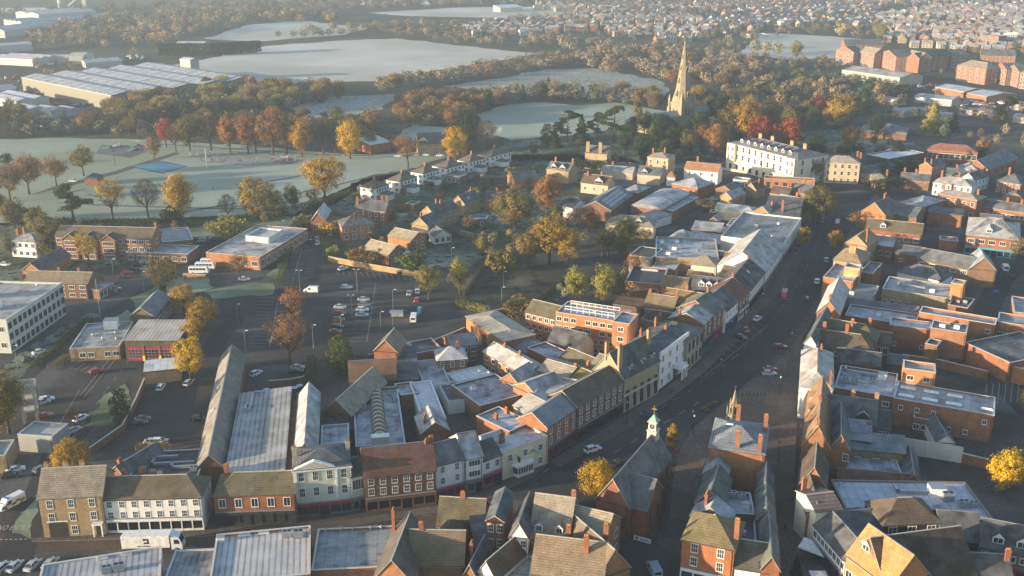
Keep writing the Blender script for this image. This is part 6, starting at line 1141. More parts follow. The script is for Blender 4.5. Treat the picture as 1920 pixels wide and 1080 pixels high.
for ph, poly, al, gap, rg in (('the estate beyond the willow meadows', [(850, 62), (870, 48), (1000, 36), (1130, 24), (1290, 28), (1340, 52), (1300, 78), (1280, 84), (1210, 80), (1120, 62), (1060, 60), (990, 70), (900, 74)], .15, 14, 34),
                              ('the suburb behind the sports field', [(1300, 55), (1360, 26), (1440, 18), (1640, 16), (1660, 52), (1560, 52), (1450, 50), (1400, 66)], .5, 14, 36),
                              ('the hillside terraces at upper right', [(1660, 86), (1650, 30), (1760, 14), (2000, 16), (2000, 96), (1860, 100), (1760, 94)], -.35, 12, 30),
                              ('the hazy farthest suburb', [(1000, 22), (1010, 3), (1400, -3), (1960, -3), (1960, 14), (1640, 15), (1440, 16), (1290, 25), (1130, 22)], .2, 15, 44),
                              ('the hazy far industrial fringe', [(640, 8), (700, 2), (1000, 2), (990, 9), (800, 11)], .1, 30, 60)):
    for q in rows(poly, al, gap, rg): FH.append((q, ph))
FH.sort(key=lambda q: q[0][0]**2+q[0][1]**2)
hw = {}
def house_mesh(v):
    if v in hw: return hw[v]
    r = random.Random(v); w, d, h, rr = r.uniform(7, 12), r.uniform(7, 9), r.uniform(4.8, 5.6), r.uniform(2.2, 3.2)
    a = MB(); a.box(-w/2, w/2, -d/2, d/2, 0, h, 'brickwork' if v % 3 else 'painted_render', 'bt')
    for x in (-w/2, w/2): a.face([(x, -d/2, h), (x, d/2, h), (x, 0, h+rr)], 'brickwork' if v % 3 else 'painted_render')
    for s_ in (-1, 1):
        for k in (-.3, .0, .3):
            for z in (.9, 3.4): a.face([(w*k-.6, s_*(d/2+.02), z), (w*k+.6, s_*(d/2+.02), z), (w*k+.6, s_*(d/2+.02), z+1.2), (w*k-.6, s_*(d/2+.02), z+1.2)][::-s_], 'window_glass')
    b = MB(); o = .35
    b.face([(-w/2-o, -d/2-o, h-.2), (w/2+o, -d/2-o, h-.2), (w/2+o, 0, h+rr+.1), (-w/2-o, 0, h+rr+.1)], 'frosted_slate'); b.face([(w/2+o, d/2+o, h-.2), (-w/2-o, d/2+o, h-.2), (-w/2-o, 0, h+rr+.1), (w/2+o, 0, h+rr+.1)], 'frosted_slate')
    b.box(-w*.3-.4, -w*.3+.4, -.4, .4, h+rr-.6, h+rr+1.0, 'brickwork')
    hw[v] = (a.mesh('wall'), b.mesh('roof')); return hw[v]
HW = [(.36, .2, .13), (.29, .145, .09), (.46, .39, .3), (.6, .58, .53), (.38, .22, .13), (.36, .28, .2)]; HR = [(.24, .20, .18), (.2, .2, .22), (.3, .25, .22), (.27, .27, .3), (.3, .19, .13)]
HCW = ['pink brick', 'red brick', 'cream', 'white', 'orange brick', 'tan']; NH = 205
cnt = {}
near = sorted(FH[:NH], key=lambda q: proj((q[0][0], q[0][1], 0))[0])
for (x, y, a), ph in near:
    v = rnd.randrange(9); ci = rnd.randrange(6); wmesh, rmesh = house_mesh(v); k = (ph, ci); cnt[k] = cnt.get(k, 0)+1
    T = thing('suburban_house', '%s house, %s such from left in %s' % (HCW[ci], nth(cnt[k]-1), ph), 'house', (x, y, 0), a, 'houses of the far suburbs')
    add('wall', wmesh, T, col=vary(HW[ci], .12)); add('roof', rmesh, T, col=vary(rnd.choice(HR), .15))
mb = MB(); tint = []
for (x, y, a), ph in FH[NH:]:
    w, d, h, rr = rnd.uniform(7, 12), rnd.uniform(7, 9), 5.2, 2.6; ca, sa = math.cos(a), math.sin(a)
    P = lambda u, v_, z: (x+u*ca-v_*sa, y+u*sa+v_*ca, z)
    wc, rc = vary(rnd.choice(HW), .1), vary((.24, .235, .25), .25); n0 = len(mb.f); w, d = w/2, d/2
    for q in ([P(-w, -d, 0), P(w, -d, 0), P(w, -d, h), P(-w, -d, h)], [P(w, -d, 0), P(w, d, 0), P(w, d, h), P(w, 0, h+rr), P(w, -d, h)], [P(-w, d, 0), P(-w, -d, 0), P(-w, -d, h), P(-w, 0, h+rr), P(-w, d, h)], [P(w, d, 0), P(-w, d, 0), P(-w, d, h), P(w, d, h)]): mb.face(q, 'far_tint'); tint.append(wc)
    for q in ([P(-w, -d-.3, h), P(w, -d-.3, h), P(w, 0, h+rr+.1), P(-w, 0, h+rr+.1)], [P(w, d+.3, h), P(-w, d+.3, h), P(-w, 0, h+rr+.1), P(w, 0, h+rr+.1)]): mb.face(q, 'far_tint'); tint.append(rc)
def tinted(mb, tint, name):
    me = mb.mesh(name); at = me.attributes.new('tint', 'FLOAT_COLOR', 'FACE'); at.data.foreach_set('color', [c for t_ in tint for c in (*t_, 1)]); return me
if mb.f: o = add('distant_housing', tinted(mb, tint, 'distant_housing')); o['kind'] = 'stuff'; print('far houses stuff', len(FH)-NH)
# ---------------------------------------------------------------- trees
LEAF = 'foliage'
def rvec(r):
    while True:
        v = Vector((r.uniform(-1, 1), r.uniform(-1, 1), r.uniform(-1, 1)))
        if .05 < v.length < 1: return v.normalized()
def quad(V, Fc, c, n, sw, sh, r, up=None):
    u = (up.cross(n) if up else n.orthogonal()); u = u.normalized() if u.length > 1e-4 else Vector((1, 0, 0)); v = n.cross(u).normalized()
    if not up:
        a = r.uniform(0, 6.28); u, v = u*math.cos(a)+v*math.sin(a), v*math.cos(a)-u*math.sin(a)
    i = len(V); u *= sw/2; v *= sh/2
    V += [c-u-v, c+u-v*.6, c+u*.7+v, c-u*.8+v*.8]; Fc.append((i, i+1, i+2, i+3))
def crown_mesh(kind, seed, n):
    r = random.Random(seed); V, Fc = [], []
    def blobs(lst, n, s, inner=.25):
        tot = sum(q[3]**2 for q in lst)
        for (x, y, z, rad) in lst:
            for _ in range(int(n*rad*rad/tot)):
                d = rvec(r); k = 1-abs(r.gauss(0, .16)) if r.random() > inner else r.uniform(.3, .9)
                if d.z < -.35 and r.random() < .6: continue
                p = Vector((x, y, z))+Vector((d.x, d.y, d.z*.85))*rad*k
                nn = (d*.9+rvec(r)*.8).normalized(); q = s*r.uniform(.6, 1.4); quad(V, Fc, p, nn, q, q*.8, r)
    def clumps(rx, z0, z1, nc, n, s, sig, kmin=.45, flat_=1.0):
        ph = [(rvec(r), r.uniform(2, 4.5), r.uniform(0, 6)) for _ in range(5)]; zc_, rz_ = (z0+z1)/2, (z1-z0)/2
        for _ in range(nc):
            d = rvec(r); lob = .86+.09*sum(math.cos(f*d.dot(v)*2+o_) for v, f, o_ in ph)/1.6; k = r.uniform(kmin**2, 1)**.5*lob
            w_ = 1.0 if d.z > 0 else (1+.18*d.z*flat_)
            c = Vector((d.x*rx*k*w_, d.y*rx*k*w_, zc_+d.z*rz_*k)); sg = sig*r.uniform(.6, 1.35)
            for _ in range(n//nc):
                q = Vector((r.gauss(0, sg), r.gauss(0, sg), r.gauss(0, sg*.8))); nn = (d*.7+q*(9 if q.length else 0)+rvec(r)*.55).normalized(); z_ = s*r.uniform(.55, 1.4); quad(V, Fc, c+q, nn, z_, z_*.75, r)
    if kind == 'broad': clumps(.36, .13, .98, 120, n, .024, .042)
    elif kind == 'wide': clumps(.47, .24, .98, 130, n, .022, .042, .5)
    elif kind == 'round': clumps(.42, .08, .98, 150, n, .024, .042, .6)
    elif kind == 'sparse': clumps(.42, .24, .98, 95, int(n*.6), .019, .034, .35)
    elif kind == 'tall':
        L = []
        for i in range(12):
            a = i*2.4; z = .22+.68*i/11; R_ = .13*math.sin(math.pi*min(.93, max(.12, (z-.05)/.95)))**.6; L.append((math.cos(a)*R_, math.sin(a)*R_, z, r.uniform(.09, .13)))
        blobs(L, n, .034)
    elif kind == 'coppice':
        for _ in range(n):
            a = r.uniform(0, 6.28); R_ = .36*math.sqrt(r.random()); top = .75+.25*r.random()-.3*(R_/.36)**2
            z = .12+top*r.random()**.7*.88; sp_ = .6+.5*z
            quad(V, Fc, Vector((math.cos(a)*R_*sp_, math.sin(a)*R_*sp_, z)), rvec(r), .016, .085*r.uniform(.5, 1.3), r, Vector((math.cos(a)*.25, math.sin(a)*.25, 1)))
    elif kind == 'cone':
        for _ in range(n):
            z = r.random()**1.4; R_ = (.27*(1-z)**.85+.012)*(.75+.25*math.sin(z*34+r.uniform(-.5, .5))); a = r.uniform(0, 6.28); k = r.uniform(.75, 1.05)
            d = Vector((math.cos(a), math.sin(a), .25)); quad(V, Fc, Vector((d.x*R_*k, d.y*R_*k, .05+z*.95-.05*k)), (d+rvec(r)*.6).normalized(), .035, .03, r)
    elif kind == 'yew':
        L = []
        for i in range(20):
            a = i*2.4; z = .1+.82*i/19; R_ = .2*math.sin(math.pi*min(.95, max(.14, (z+.22)/1.25)))**.7; L.append((math.cos(a)*R_, math.sin(a)*R_, z, r.uniform(.11, .15)*(1-.45*max(0, z-.6)/.4)))
        blobs(L, n, .03, .08)
    elif kind == 'cedar':
        L = []
        for i in range(24):
            a = i*2.4+r.uniform(-.3, .3); z = .34+.62*((i*.618) % 1); R_ = .42*(1-(max(0, z-.5)/.55)**2)*r.uniform(.35, 1); L.append((math.cos(a)*R_, math.sin(a)*R_, z, r.uniform(.08, .14)))
        tot = len(L)
        for (x, y, z, rad) in L:
            for _ in range(n//tot):
                a = r.uniform(0, 6.28); k = math.sqrt(r.random())*rad*1.25
                quad(V, Fc, Vector((x+math.cos(a)*k, y+math.sin(a)*k, z+r.uniform(-.02, .025)-k*.12)), (Vector((0, 0, 1))+rvec(r)*.7).normalized(), .036, .03, r)
    elif kind == 'bush':
        L = [(0, 0, .45, .42)]
        for i in range(9): a = i*2.4; L.append((math.cos(a)*.42, math.sin(a)*.42, r.uniform(.25, .7), r.uniform(.18, .3)))
        blobs(L, n, .085, .1)
    me = bpy.data.meshes.new('crown'); me.from_pydata([tuple(v) for v in V], [], Fc); me.materials.append(MATS[LEAF]); me.update(); return me
def trunk_mesh(kind, seed):
    r = random.Random(seed+50); mb = MB()
    if kind in ('cone', 'yew'): mb.tube([(0, 0, -.01), (0, 0, .4), (0, 0, .85)], [.022, .015, .004], 'bark', 6)
    elif kind == 'cedar':
        mb.tube([(0, 0, -.01), (.01, 0, .5), (0, 0, .9)], [.026, .018, .005], 'bark', 6)
        for i in range(8): a = i*2.4; z = .36+.06*i; mb.tube([(0, 0, z), (math.cos(a)*.3, math.sin(a)*.3, z+.04)], [.01, .003], 'bark', 4)
    elif kind == 'bush': 
        for i in range(4): a = i*1.6; mb.tube([(0, 0, 0), (math.cos(a)*.25, math.sin(a)*.25, .5)], [.03, .01], 'bark', 4)
    elif kind == 'coppice':
        for i in range(9): a = i*2.4; q = .05+.22*((i*.618) % 1); mb.tube([(math.cos(a)*q*.5, math.sin(a)*q*.5, 0), (math.cos(a)*q, math.sin(a)*q, .8)], [.012, .003], 'bark', 4)
    else:
        bare = kind == 'bare'; hz_ = .24 if kind in ('wide', 'bare', 'sparse') else .3
        mb.tube([(0, 0, -.01), (r.uniform(-.01, .01), r.uniform(-.01, .01), hz_*.6), (0, 0, hz_)], [.03, .022, .019], 'bark', 7)
        def limb(p, d, L, rad, depth):
            q = p+d*L*.5+rvec(r)*L*.06; e = q+(d+rvec(r)*.25).normalized()*L*.5; mb.tube([p, q, e], [rad, rad*.72, rad*.45], 'bark', 4 if depth else 5)
            if depth < (3 if bare else (2 if kind in ('sparse', 'wide') else 1)):
                for k in range(4 if bare else 3): limb(p+(e-p)*r.uniform(.45, 1.0), (d*.9+rvec(r)*.75+Vector((0, 0, .25))).normalized(), L*r.uniform(.5, .72), rad*.5, depth+1)
        nb = 6
        spread = .85 if kind in ('wide', 'bare', 'sparse') else .5
        for i in range(nb): a = i*2*math.pi/nb+r.uniform(-.3, .3); limb(Vector((0, 0, hz_-.02+.02*i)), Vector((math.cos(a)*spread, math.sin(a)*spread, 1)).normalized(), r.uniform(.3, .42), .012, 0)
        limb(Vector((0, 0, hz_)), Vector((0, 0, 1)), .42, .016, 0)
    return mb.mesh('trunk')
def twig_mesh(seed):
    r = random.Random(seed); V, Fc = [], []
    for _ in range(2600):
        a = r.uniform(0, 6.28); z = r.uniform(.34, .98); R_ = .36*math.sin(math.pi*min(.96, max(.15, (z-.2)/.8)))**.7*math.sqrt(r.uniform(.15, 1)); d = Vector((math.cos(a), math.sin(a), .9))
        quad(V, Fc, Vector((math.cos(a)*R_, math.sin(a)*R_, z)), rvec(r), .0045, .055*r.uniform(.6, 1.3), r, (d+rvec(r)*.7).normalized())
    me = bpy.data.meshes.new('crown'); me.from_pydata([tuple(v) for v in V], [], Fc); me.materials.append(MATS[LEAF]); me.update(); return me
NLEAF = {'broad': 6600, 'wide': 6600, 'round': 7000, 'tall': 3000, 'coppice': 4200, 'sparse': 6400, 'cone': 2800, 'yew': 3400, 'cedar': 3000, 'bush': 1100}
TM = {}
for k, n in NLEAF.items(): TM[k] = [(crown_mesh(k, 11*i+3, n), trunk_mesh(k, i)) for i in range(4 if k in ('broad', 'wide', 'coppice') else 3)]
TM['bare'] = [(twig_mesh(i), trunk_mesh('bare', i)) for i in range(3)]
COL = {'gold': (.37, .245, .045), 'bright': (.55, .37, .03), 'olive': (.19, .16, .06), 'tan': (.27, .19, .10), 'russet': (.27, .15, .065), 'red': (.27, .065, .032), 'green': (.095, .125, .04), 'dark': (.045, .062, .03), 'brown': (.16, .115, .075), 'grey': (.15, .125, .10), 'willow': (.29, .235, .12), 'lime': (.27, .25, .07)}
CW = {'gold': 'golden', 'bright': 'bright yellow', 'olive': 'olive', 'tan': 'tan', 'russet': 'russet', 'red': 'deep red', 'green': 'green', 'dark': 'dark evergreen', 'brown': 'brown', 'grey': 'greyish', 'willow': 'pale brown', 'lime': 'yellow-green'}
KW = {'broad': 'leafy tree', 'wide': 'spreading tree', 'round': 'dense round tree', 'tall': 'slender tree', 'coppice': 'thicket tree', 'sparse': 'thin leaved tree', 'cone': 'conifer', 'yew': 'clipped conifer', 'cedar': 'cedar', 'bush': 'shrub', 'bare': 'bare tree'}
TREES = []    # (x, y, h, kind, colour, widthscale, region phrase)
def T_(ph, *items):
    for q in items:
        x, yb, yt, kind, col = q[:5]; p = G(x, yb); TREES.append((p.x, p.y, hgt(x, yb, yt), kind, col, q[5] if len(q) > 5 else 1.0, ph))
T_('in the near park row', (55, 364, 286, 'wide', 'russet'), (20, 378, 300, 'wide', 'tan'), (106, 348, 290, 'wide', 'tan'), (157, 330, 271, 'wide', 'olive'), (14, 312, 281, 'cone', 'dark', 1.4), (140, 424, 343, 'cedar', 'green', 1.15), (212, 412, 330, 'sparse', 'gold'), (278, 408, 335, 'bare', 'brown'), (340, 418, 318, 'broad', 'gold', .9), (326, 420, 385, 'bush', 'dark'), (428, 414, 364, 'bare', 'grey'), (482, 410, 328, 'round', 'gold', 1.15), (436, 446, 400, 'bush', 'lime', 1.1), (512, 412, 352, 'round', 'olive', 1.2), (549, 390, 344, 'round', 'green'), (610, 382, 286, 'wide', 'gold', 1.05), (588, 392, 348, 'sparse', 'russet'), (400, 436, 412, 'bush', 'lime'))
T_('in the trees at the left edge', (30, 436, 368, 'broad', 'olive'), (74, 446, 384, 'broad', 'olive'), (100, 474, 396, 'broad', 'olive', 1.1), (-5, 420, 350, 'broad', 'tan'), (60, 412, 384, 'bush', 'dark'), (20, 480, 440, 'broad', 'olive'), (18, 812, 690, 'broad', 'olive', .9), (-12, 830, 720, 'broad', 'gold'), (138, 900, 818, 'round', 'gold', 1.0), (141, 796, 762, 'sparse', 'russet'), (168, 502, 428, 'sparse', 'gold'), (126, 430, 404, 'bush', 'green'), (90, 480, 448, 'bush', 'olive'))
T_('in the far park row', (290, 298, 251, 'broad', 'tan'), (312, 276, 220, 'broad', 'red', .85), (356, 284, 212, 'broad', 'olive', .95), (396, 282, 216, 'bare', 'brown'), (432, 286, 210, 'broad', 'russet', .8), (466, 288, 207, 'broad', 'russet', .8), (512, 290, 199, 'wide', 'russet'), (538, 288, 210, 'broad', 'tan'), (566, 294, 217, 'broad', 'gold', .9), (606, 288, 220, 'bare', 'brown'), (628, 284, 226, 'bare', 'grey'), (657, 298, 220, 'round', 'bright', .75), (695, 282, 240, 'sparse', 'tan'), (765, 316, 246, 'sparse', 'russet'), (855, 302, 234, 'round', 'bright', .95), (885, 274, 208, 'round', 'dark'), (913, 282, 224, 'bare', 'grey'), (742, 292, 250, 'sparse', 'russet'), (330, 284, 232, 'bare', 'brown'), (480, 286, 224, 'bare', 'tan'))
T_('along the car park and fire station', (312, 564, 472, 'sparse', 'olive'), (346, 592, 530, 'round', 'gold'), (382, 622, 556, 'round', 'gold', 1.05), (365, 656, 592, 'broad', 'gold'), (358, 712, 628, 'round', 'bright', .85), (450, 524, 471, 'sparse', 'russet'), (552, 606, 534, 'sparse', 'russet'), (545, 688, 580, 'sparse', 'russet', .95), (639, 702, 626, 'yew', 'green', 1.05), (804, 566, 497, 'sparse', 'lime', 1.05), (862, 552, 480, 'broad', 'lime', .8), (229, 792, 725, 'yew', 'dark', .9), (848, 700, 664, 'bare', 'brown'), (770, 508, 468, 'bush', 'green', 1.2), (698, 498, 464, 'bush', 'olive', 1.2), (672, 494, 462, 'bush', 'russet'), (624, 480, 458, 'bush', 'lime'), (975, 592, 552, 'bush', 'olive', 1.1), (618, 440, 410, 'bush', 'gold'), (570, 430, 398, 'bush', 'olive'))
T_('in the central gardens', (965, 448, 345, 'wide', 'olive'), (1026, 408, 322, 'broad', 'russet', .9), (1030, 496, 396, 'broad', 'gold', 1.1), (990, 500, 424, 'broad', 'olive'), (1064, 500, 426, 'broad', 'gold'), (1172, 486, 405, 'broad', 'olive'), (1140, 480, 420, 'sparse', 'lime'), (1132, 574, 494, 'broad', 'lime', .9), (1082, 570, 494, 'broad', 'lime', .9), (1160, 570, 510, 'sparse', 'olive'), (1046, 416, 380, 'broad', 'green'), (820, 368, 344, 'sparse', 'olive'), (735, 416, 396, 'bush', 'russet'), (890, 372, 350, 'bush', 'lime'), (880, 440, 400, 'sparse', 'tan'), (1190, 520, 470, 'sparse', 'russet'), (1000, 330, 312, 'bush', 'dark'), (940, 506, 460, 'bush', 'olive'), (958, 330, 310, 'bush', 'lime'), (1080, 430, 390, 'bare', 'tan'))
T_('lining the high street and market place', (1120, 938, 862, 'round', 'bright', 1.1), (1259, 846, 796, 'tall', 'gold'), (1535, 420, 344, 'round', 'olive', 1.15), (1504, 466, 424, 'broad', 'gold'), (1566, 474, 430, 'broad', 'gold'), (1602, 432, 394, 'sparse', 'russet'), (1882, 925, 838, 'round', 'bright', .95), (1322, 398, 368, 'bush', 'olive'), (1902, 910, 850, 'sparse', 'olive'), (1905, 500, 440, 'sparse', 'tan'), (1932, 790, 720, 'broad', 'gold'))
T_('around the churchyard', (1208, 252, 206, 'broad', 'dark'), (1226, 258, 210, 'cone', 'green', 1.4), (1256, 266, 218, 'broad', 'dark'), (1304, 262, 212, 'broad', 'olive'), (1282, 276, 230, 'round', 'dark'), (1236, 280, 232, 'broad', 'dark'), (1262, 288, 236, 'round', 'dark'), (1290, 292, 240, 'broad', 'olive'), (1316, 284, 232, 'broad', 'russet'), (1248, 300, 258, 'round', 'green'), (1186, 262, 214, 'broad', 'dark'), (1064, 266, 204, 'cedar', 'dark'), (1090, 264, 212, 'cone', 'green', 1.3), (1150, 268, 196, 'cedar', 'green', 1.2), (1120, 262, 208, 'cedar', 'dark'), (1196, 232, 164, 'tall', 'tan', .6), (1222, 294, 226, 'cone', 'green', 1.5), (1208, 308, 248, 'broad', 'dark'), (1040, 276, 236, 'cone', 'dark', 1.4), (1026, 274, 230, 'yew', 'dark'), (1000, 290, 262, 'broad', 'olive'), (1240, 270, 208, 'broad', 'dark'), (1170, 290, 246, 'broad', 'dark'), (1340, 300, 226, 'broad', 'russet'), (1310, 268, 206, 'round', 'dark'), (1425, 288, 214, 'broad', 'red', 1.1), (1478, 290, 214, 'broad', 'red', 1.1), (1590, 284, 232, 'broad', 'russet'), (1575, 240, 174, 'broad', 'gold', 1.3), (1534, 228, 174, 'broad', 'red', 1.1), (1745, 252, 187, 'cone', 'lime', 1.5), (1522, 340, 290, 'round', 'olive', .9), (1366, 266, 190, 'broad', 'olive'), (1398, 268, 180, 'broad', 'gold'), (1480, 250, 196, 'broad', 'olive'), (1345, 240, 170, 'broad', 'dark'), (1288, 300, 262, 'broad', 'brown'), (1440, 262, 196, 'broad', 'olive'), (1640, 262, 210, 'broad', 'dark'), (1530, 300, 250, 'round', 'dark'), (1680, 300, 262, 'round', 'dark'), (1785, 246, 206, 'cone', 'dark', 1.5), (1700, 330, 296, 'bush', 'dark', 1.2), (1655, 330, 296, 'round', 'dark'), (1885, 230, 178, 'cedar', 'dark'), (1840, 296, 254, 'broad', 'tan'))
T_('beside the distant sports field', (1575, 68, 38, 'round', 'bright', 1.2), (1610, 74, 40, 'broad', 'olive', 1.1), (1650, 76, 38, 'broad', 'lime', 1.2), (1368, 94, 58, 'broad', 'lime'), (1416, 102, 66, 'broad', 'lime', 1.1), (1437, 104, 70, 'broad', 'gold'), (1458, 106, 72, 'round', 'lime'), (1492, 112, 73, 'broad', 'lime'), (1542, 118, 98, 'broad', 'tan', 1.4))
def scatter(ph, poly, n, hr, kinds, cols, sep=5.0, ws=(.9, 1.2)):
    P = [G(*p) for p in poly]; PW = [(p.x, p.y) for p in P]; x0, x1 = min(p[0] for p in PW), max(p[0] for p in PW); y0, y1 = min(p[1] for p in PW), max(p[1] for p in PW)
    got = []; tries = 0
    while len(got) < n and tries < n*120:
        tries += 1; x, y = rnd.uniform(x0, x1), rnd.uniform(y0, y1)
        if inpoly(x, y, PW) and all((x-a)**2+(y-b)**2 > sep*sep for a, b in got): got.append((x, y))
    for x, y in got: TREES.append((x, y, rnd.uniform(*hr), rnd.choice(kinds), rnd.choice(cols), rnd.uniform(*ws), ph))
scatter('in the thicket beside the warehouse', [(208, 218), (300, 192), (470, 166), (600, 168), (640, 186), (560, 204), (420, 222), (225, 244)], 110, (11, 15), ['coppice', 'coppice', 'coppice', 'tall'], ['willow', 'olive', 'tan', 'lime', 'willow'], 6, (1.1, 1.6))
scatter('in the belt between park and warehouse', [(-60, 235), (100, 232), (230, 244), (330, 248), (430, 226), (560, 226), (700, 232), (700, 262), (560, 262), (330, 262), (130, 256), (-60, 262)], 84, (8, 13), ['broad', 'bare', 'coppice', 'broad', 'sparse'], ['olive', 'brown', 'tan', 'grey', 'russet', 'olive'], 8, (1.1, 1.5))
scatter('in the left edge belt', [(-60, 262), (-60, 226), (40, 224), (60, 256)], 8, (13, 17), ['broad'], ['olive', 'green'], 8)
scatter('in the willow belt across the meadows', [(700, 166), (760, 150), (860, 136), (1000, 116), (1070, 112), (1100, 124), (1000, 132), (880, 152), (760, 168), (716, 176)], 50, (9, 13), ['coppice', 'broad', 'coppice'], ['willow', 'tan', 'russet', 'willow'], 8, (1.3, 1.8))
scatter('in the copse left of the frosted pitch', [(735, 222), (780, 196), (860, 190), (920, 200), (890, 222), (860, 240), (780, 240)], 40, (9, 15), ['broad', 'coppice', 'broad'], ['olive', 'gold', 'russet', 'tan', 'olive'], 9, (1.0, 1.5))
scatter('in the belt behind the frosted pitch', [(900, 190), (960, 176), (1080, 176), (1200, 182), (1250, 196), (1230, 204), (1080, 190), (1000, 188), (910, 204)], 56, (8, 14), ['coppice', 'broad', 'cone', 'broad', 'bare'], ['olive', 'tan', 'brown', 'green', 'willow'], 8, (1.1, 1.6))
scatter('in the russet wood behind the spire', [(1060, 120), (1080, 98), (1200, 92), (1290, 96), (1370, 110), (1440, 130), (1420, 160), (1340, 168), (1260, 158), (1200, 148), (1120, 140)], 110, (9, 14), ['broad', 'coppice', 'round'], ['tan', 'willow', 'russet', 'tan'], 9, (1.3, 1.8))
scatter('in the mixed wood right of the church', [(1290, 200), (1340, 172), (1440, 160), (1560, 166), (1680, 176), (1700, 196), (1640, 218), (1560, 246), (1440, 256), (1340, 262), (1290, 250)], 150, (8, 14), ['broad', 'round', 'cone', 'broad', 'coppice', 'cedar'], ['olive', 'green', 'dark', 'gold', 'russet', 'tan', 'dark'], 7, (1.0, 1.4))
scatter('in the evergreen screen below the industrial shed', [(1430, 148), (1500, 140), (1600, 150), (1690, 166), (1720, 180), (1640, 180), (1520, 160), (1440, 160)], 60, (6, 9), ['round', 'cone', 'broad'], ['green', 'dark', 'olive'], 6, (1.2, 1.8))
scatter('in the gardens around the churchyard', [(960, 320), (1000, 290), (1180, 280), (1340, 276), (1380, 262), (1640, 268), (1840, 290), (1840, 310), (1640, 300), (1380, 300), (1250, 306), (1180, 312), (1100, 330), (980, 345)], 34, (5, 9), ['round', 'broad', 'bush', 'cone'], ['dark', 'green', 'olive', 'dark'], 8)
scatter('in the long hedgerow beyond the frosted field', [(480, 76), (560, 64), (700, 50), (860, 44), (900, 56), (880, 66), (760, 70), (700, 62), (600, 70)], 44, (9, 14), ['broad', 'coppice'], ['tan', 'willow', 'brown', 'olive'], 10, (1.3, 1.9))
scatter('in the copse beside the estate', [(750, 76), (800, 58), (900, 60), (990, 76), (1080, 76), (1200, 90), (1080, 98), (980, 92), (860, 84)], 40, (9, 14), ['broad', 'round', 'coppice'], ['tan', 'willow', 'olive', 'russet'], 10, (1.3, 1.8))
scatter('in the back gardens of the villas', [(620, 480), (650, 440), (690, 400), (780, 350), (900, 320), (960, 330), (950, 400), (900, 470), (780, 500), (700, 500)], 30, (2.5, 5), ['bush', 'bush', 'round'], ['green', 'olive', 'dark', 'russet', 'tan'], 6)
scatter('around the offices and flats', [(20, 540), (60, 480), (240, 500), (420, 500), (420, 540), (300, 560), (240, 590), (180, 570)], 10, (2, 4), ['bush', 'round'], ['green', 'olive'], 7)
scatter('beside the canal yards at upper right', [(1290, 150), (1420, 112), (1560, 116), (1580, 128), (1440, 140), (1440, 160), (1340, 168)], 60, (5, 11), ['broad', 'coppice', 'broad'], ['tan', 'russet', 'olive', 'brown'], 8, (1.2, 1.6))
scatter('between the industrial yards and the school', [(1620, 215), (1700, 200), (1920, 212), (1960, 250), (1920, 285), (1850, 270), (1760, 262), (1720, 240)], 34, (6, 11), ['broad', 'sparse', 'cone', 'round'], ['brown', 'green', 'dark', 'tan', 'russet'], 9)
scatter('along the foot of the apartment blocks', [(1730, 125), (1800, 135), (1880, 150), (1960, 160), (1960, 168), (1860, 158), (1740, 135)], 20, (5, 8), ['broad', 'sparse'], ['tan', 'russet', 'brown', 'gold'], 9)
scatter('among the upper right roofs', [(1640, 320), (1720, 296), (1860, 292), (1940, 330), (1900, 400), (1840, 345), (1760, 340)], 14, (4, 7), ['round', 'broad', 'bush'], ['green', 'olive', 'dark', 'tan'], 8)
scatter('in the scrub between car park and high street', [(880, 480), (960, 420), (1080, 400), (1140, 420), (1240, 440), (1180, 480), (1130, 500), (1070, 496), (960, 480)], 26, (4, 9), ['broad', 'round', 'sparse', 'broad'], ['olive', 'gold', 'lime', 'russet', 'tan', 'green'], 6)
scatter('around the waste ground', [(1070, 520), (1160, 500), (1180, 540), (1110, 590), (985, 600), (960, 590), (1010, 580)], 12, (3, 6), ['broad', 'round'], ['olive', 'lime', 'green'], 5)
scatter('in the gardens of the semis and villas', [(620, 470), (640, 420), (720, 360), (900, 310), (1010, 345), (960, 440), (870, 500), (700, 510)], 26, (3, 6.5), ['broad', 'round', 'sparse'], ['olive', 'green', 'tan', 'russet', 'dark', 'brown'], 7)
scatter('along the park edge hedge', [(140, 432), (430, 424), (560, 402), (670, 362), (690, 366), (570, 412), (430, 434), (150, 440)], 14, (3.5, 7), ['broad', 'sparse', 'round'], ['olive', 'tan', 'green', 'russet'], 9)
scatter('between the far terraces', [(1200, 90), (1440, 60), (1560, 50), (1640, 60), (1560, 62), (1440, 70), (1300, 100)], 20, (6, 10), ['broad'], ['tan', 'olive', 'brown', 'red'], 9)
# far woods
FARW = len(TREES)
scatter('in the hazy wood at upper left', [(60, 70), (120, 48), (220, 40), (330, 22), (480, 24), (640, 30), (640, 44), (480, 42), (400, 66), (300, 84), (180, 92), (60, 92)], 190, (11, 18), ['broad', 'coppice', 'round'], ['russet', 'tan', 'gold', 'brown', 'olive', 'willow'], 11, (1.3, 1.8))
scatter('in the far hedges', [(-60, 30), (200, 16), (700, -2), (1120, -3), (1120, 10), (900, 10), (690, 22), (480, 40), (330, 20), (100, 34)], 240, (10, 16), ['broad', 'coppice'], ['brown', 'tan', 'grey', 'russet', 'olive'], 14, (1.4, 2.2))
scatter('among the far estate gardens', [(860, 74), (870, 46), (1130, 22), (1440, 14), (1640, 14), (1660, 54), (1560, 60), (1400, 66), (1300, 90), (1120, 70)], 400, (6, 12), ['broad', 'round'], ['tan', 'brown', 'olive', 'russet', 'grey', 'green'], 9, (1.1, 1.5))
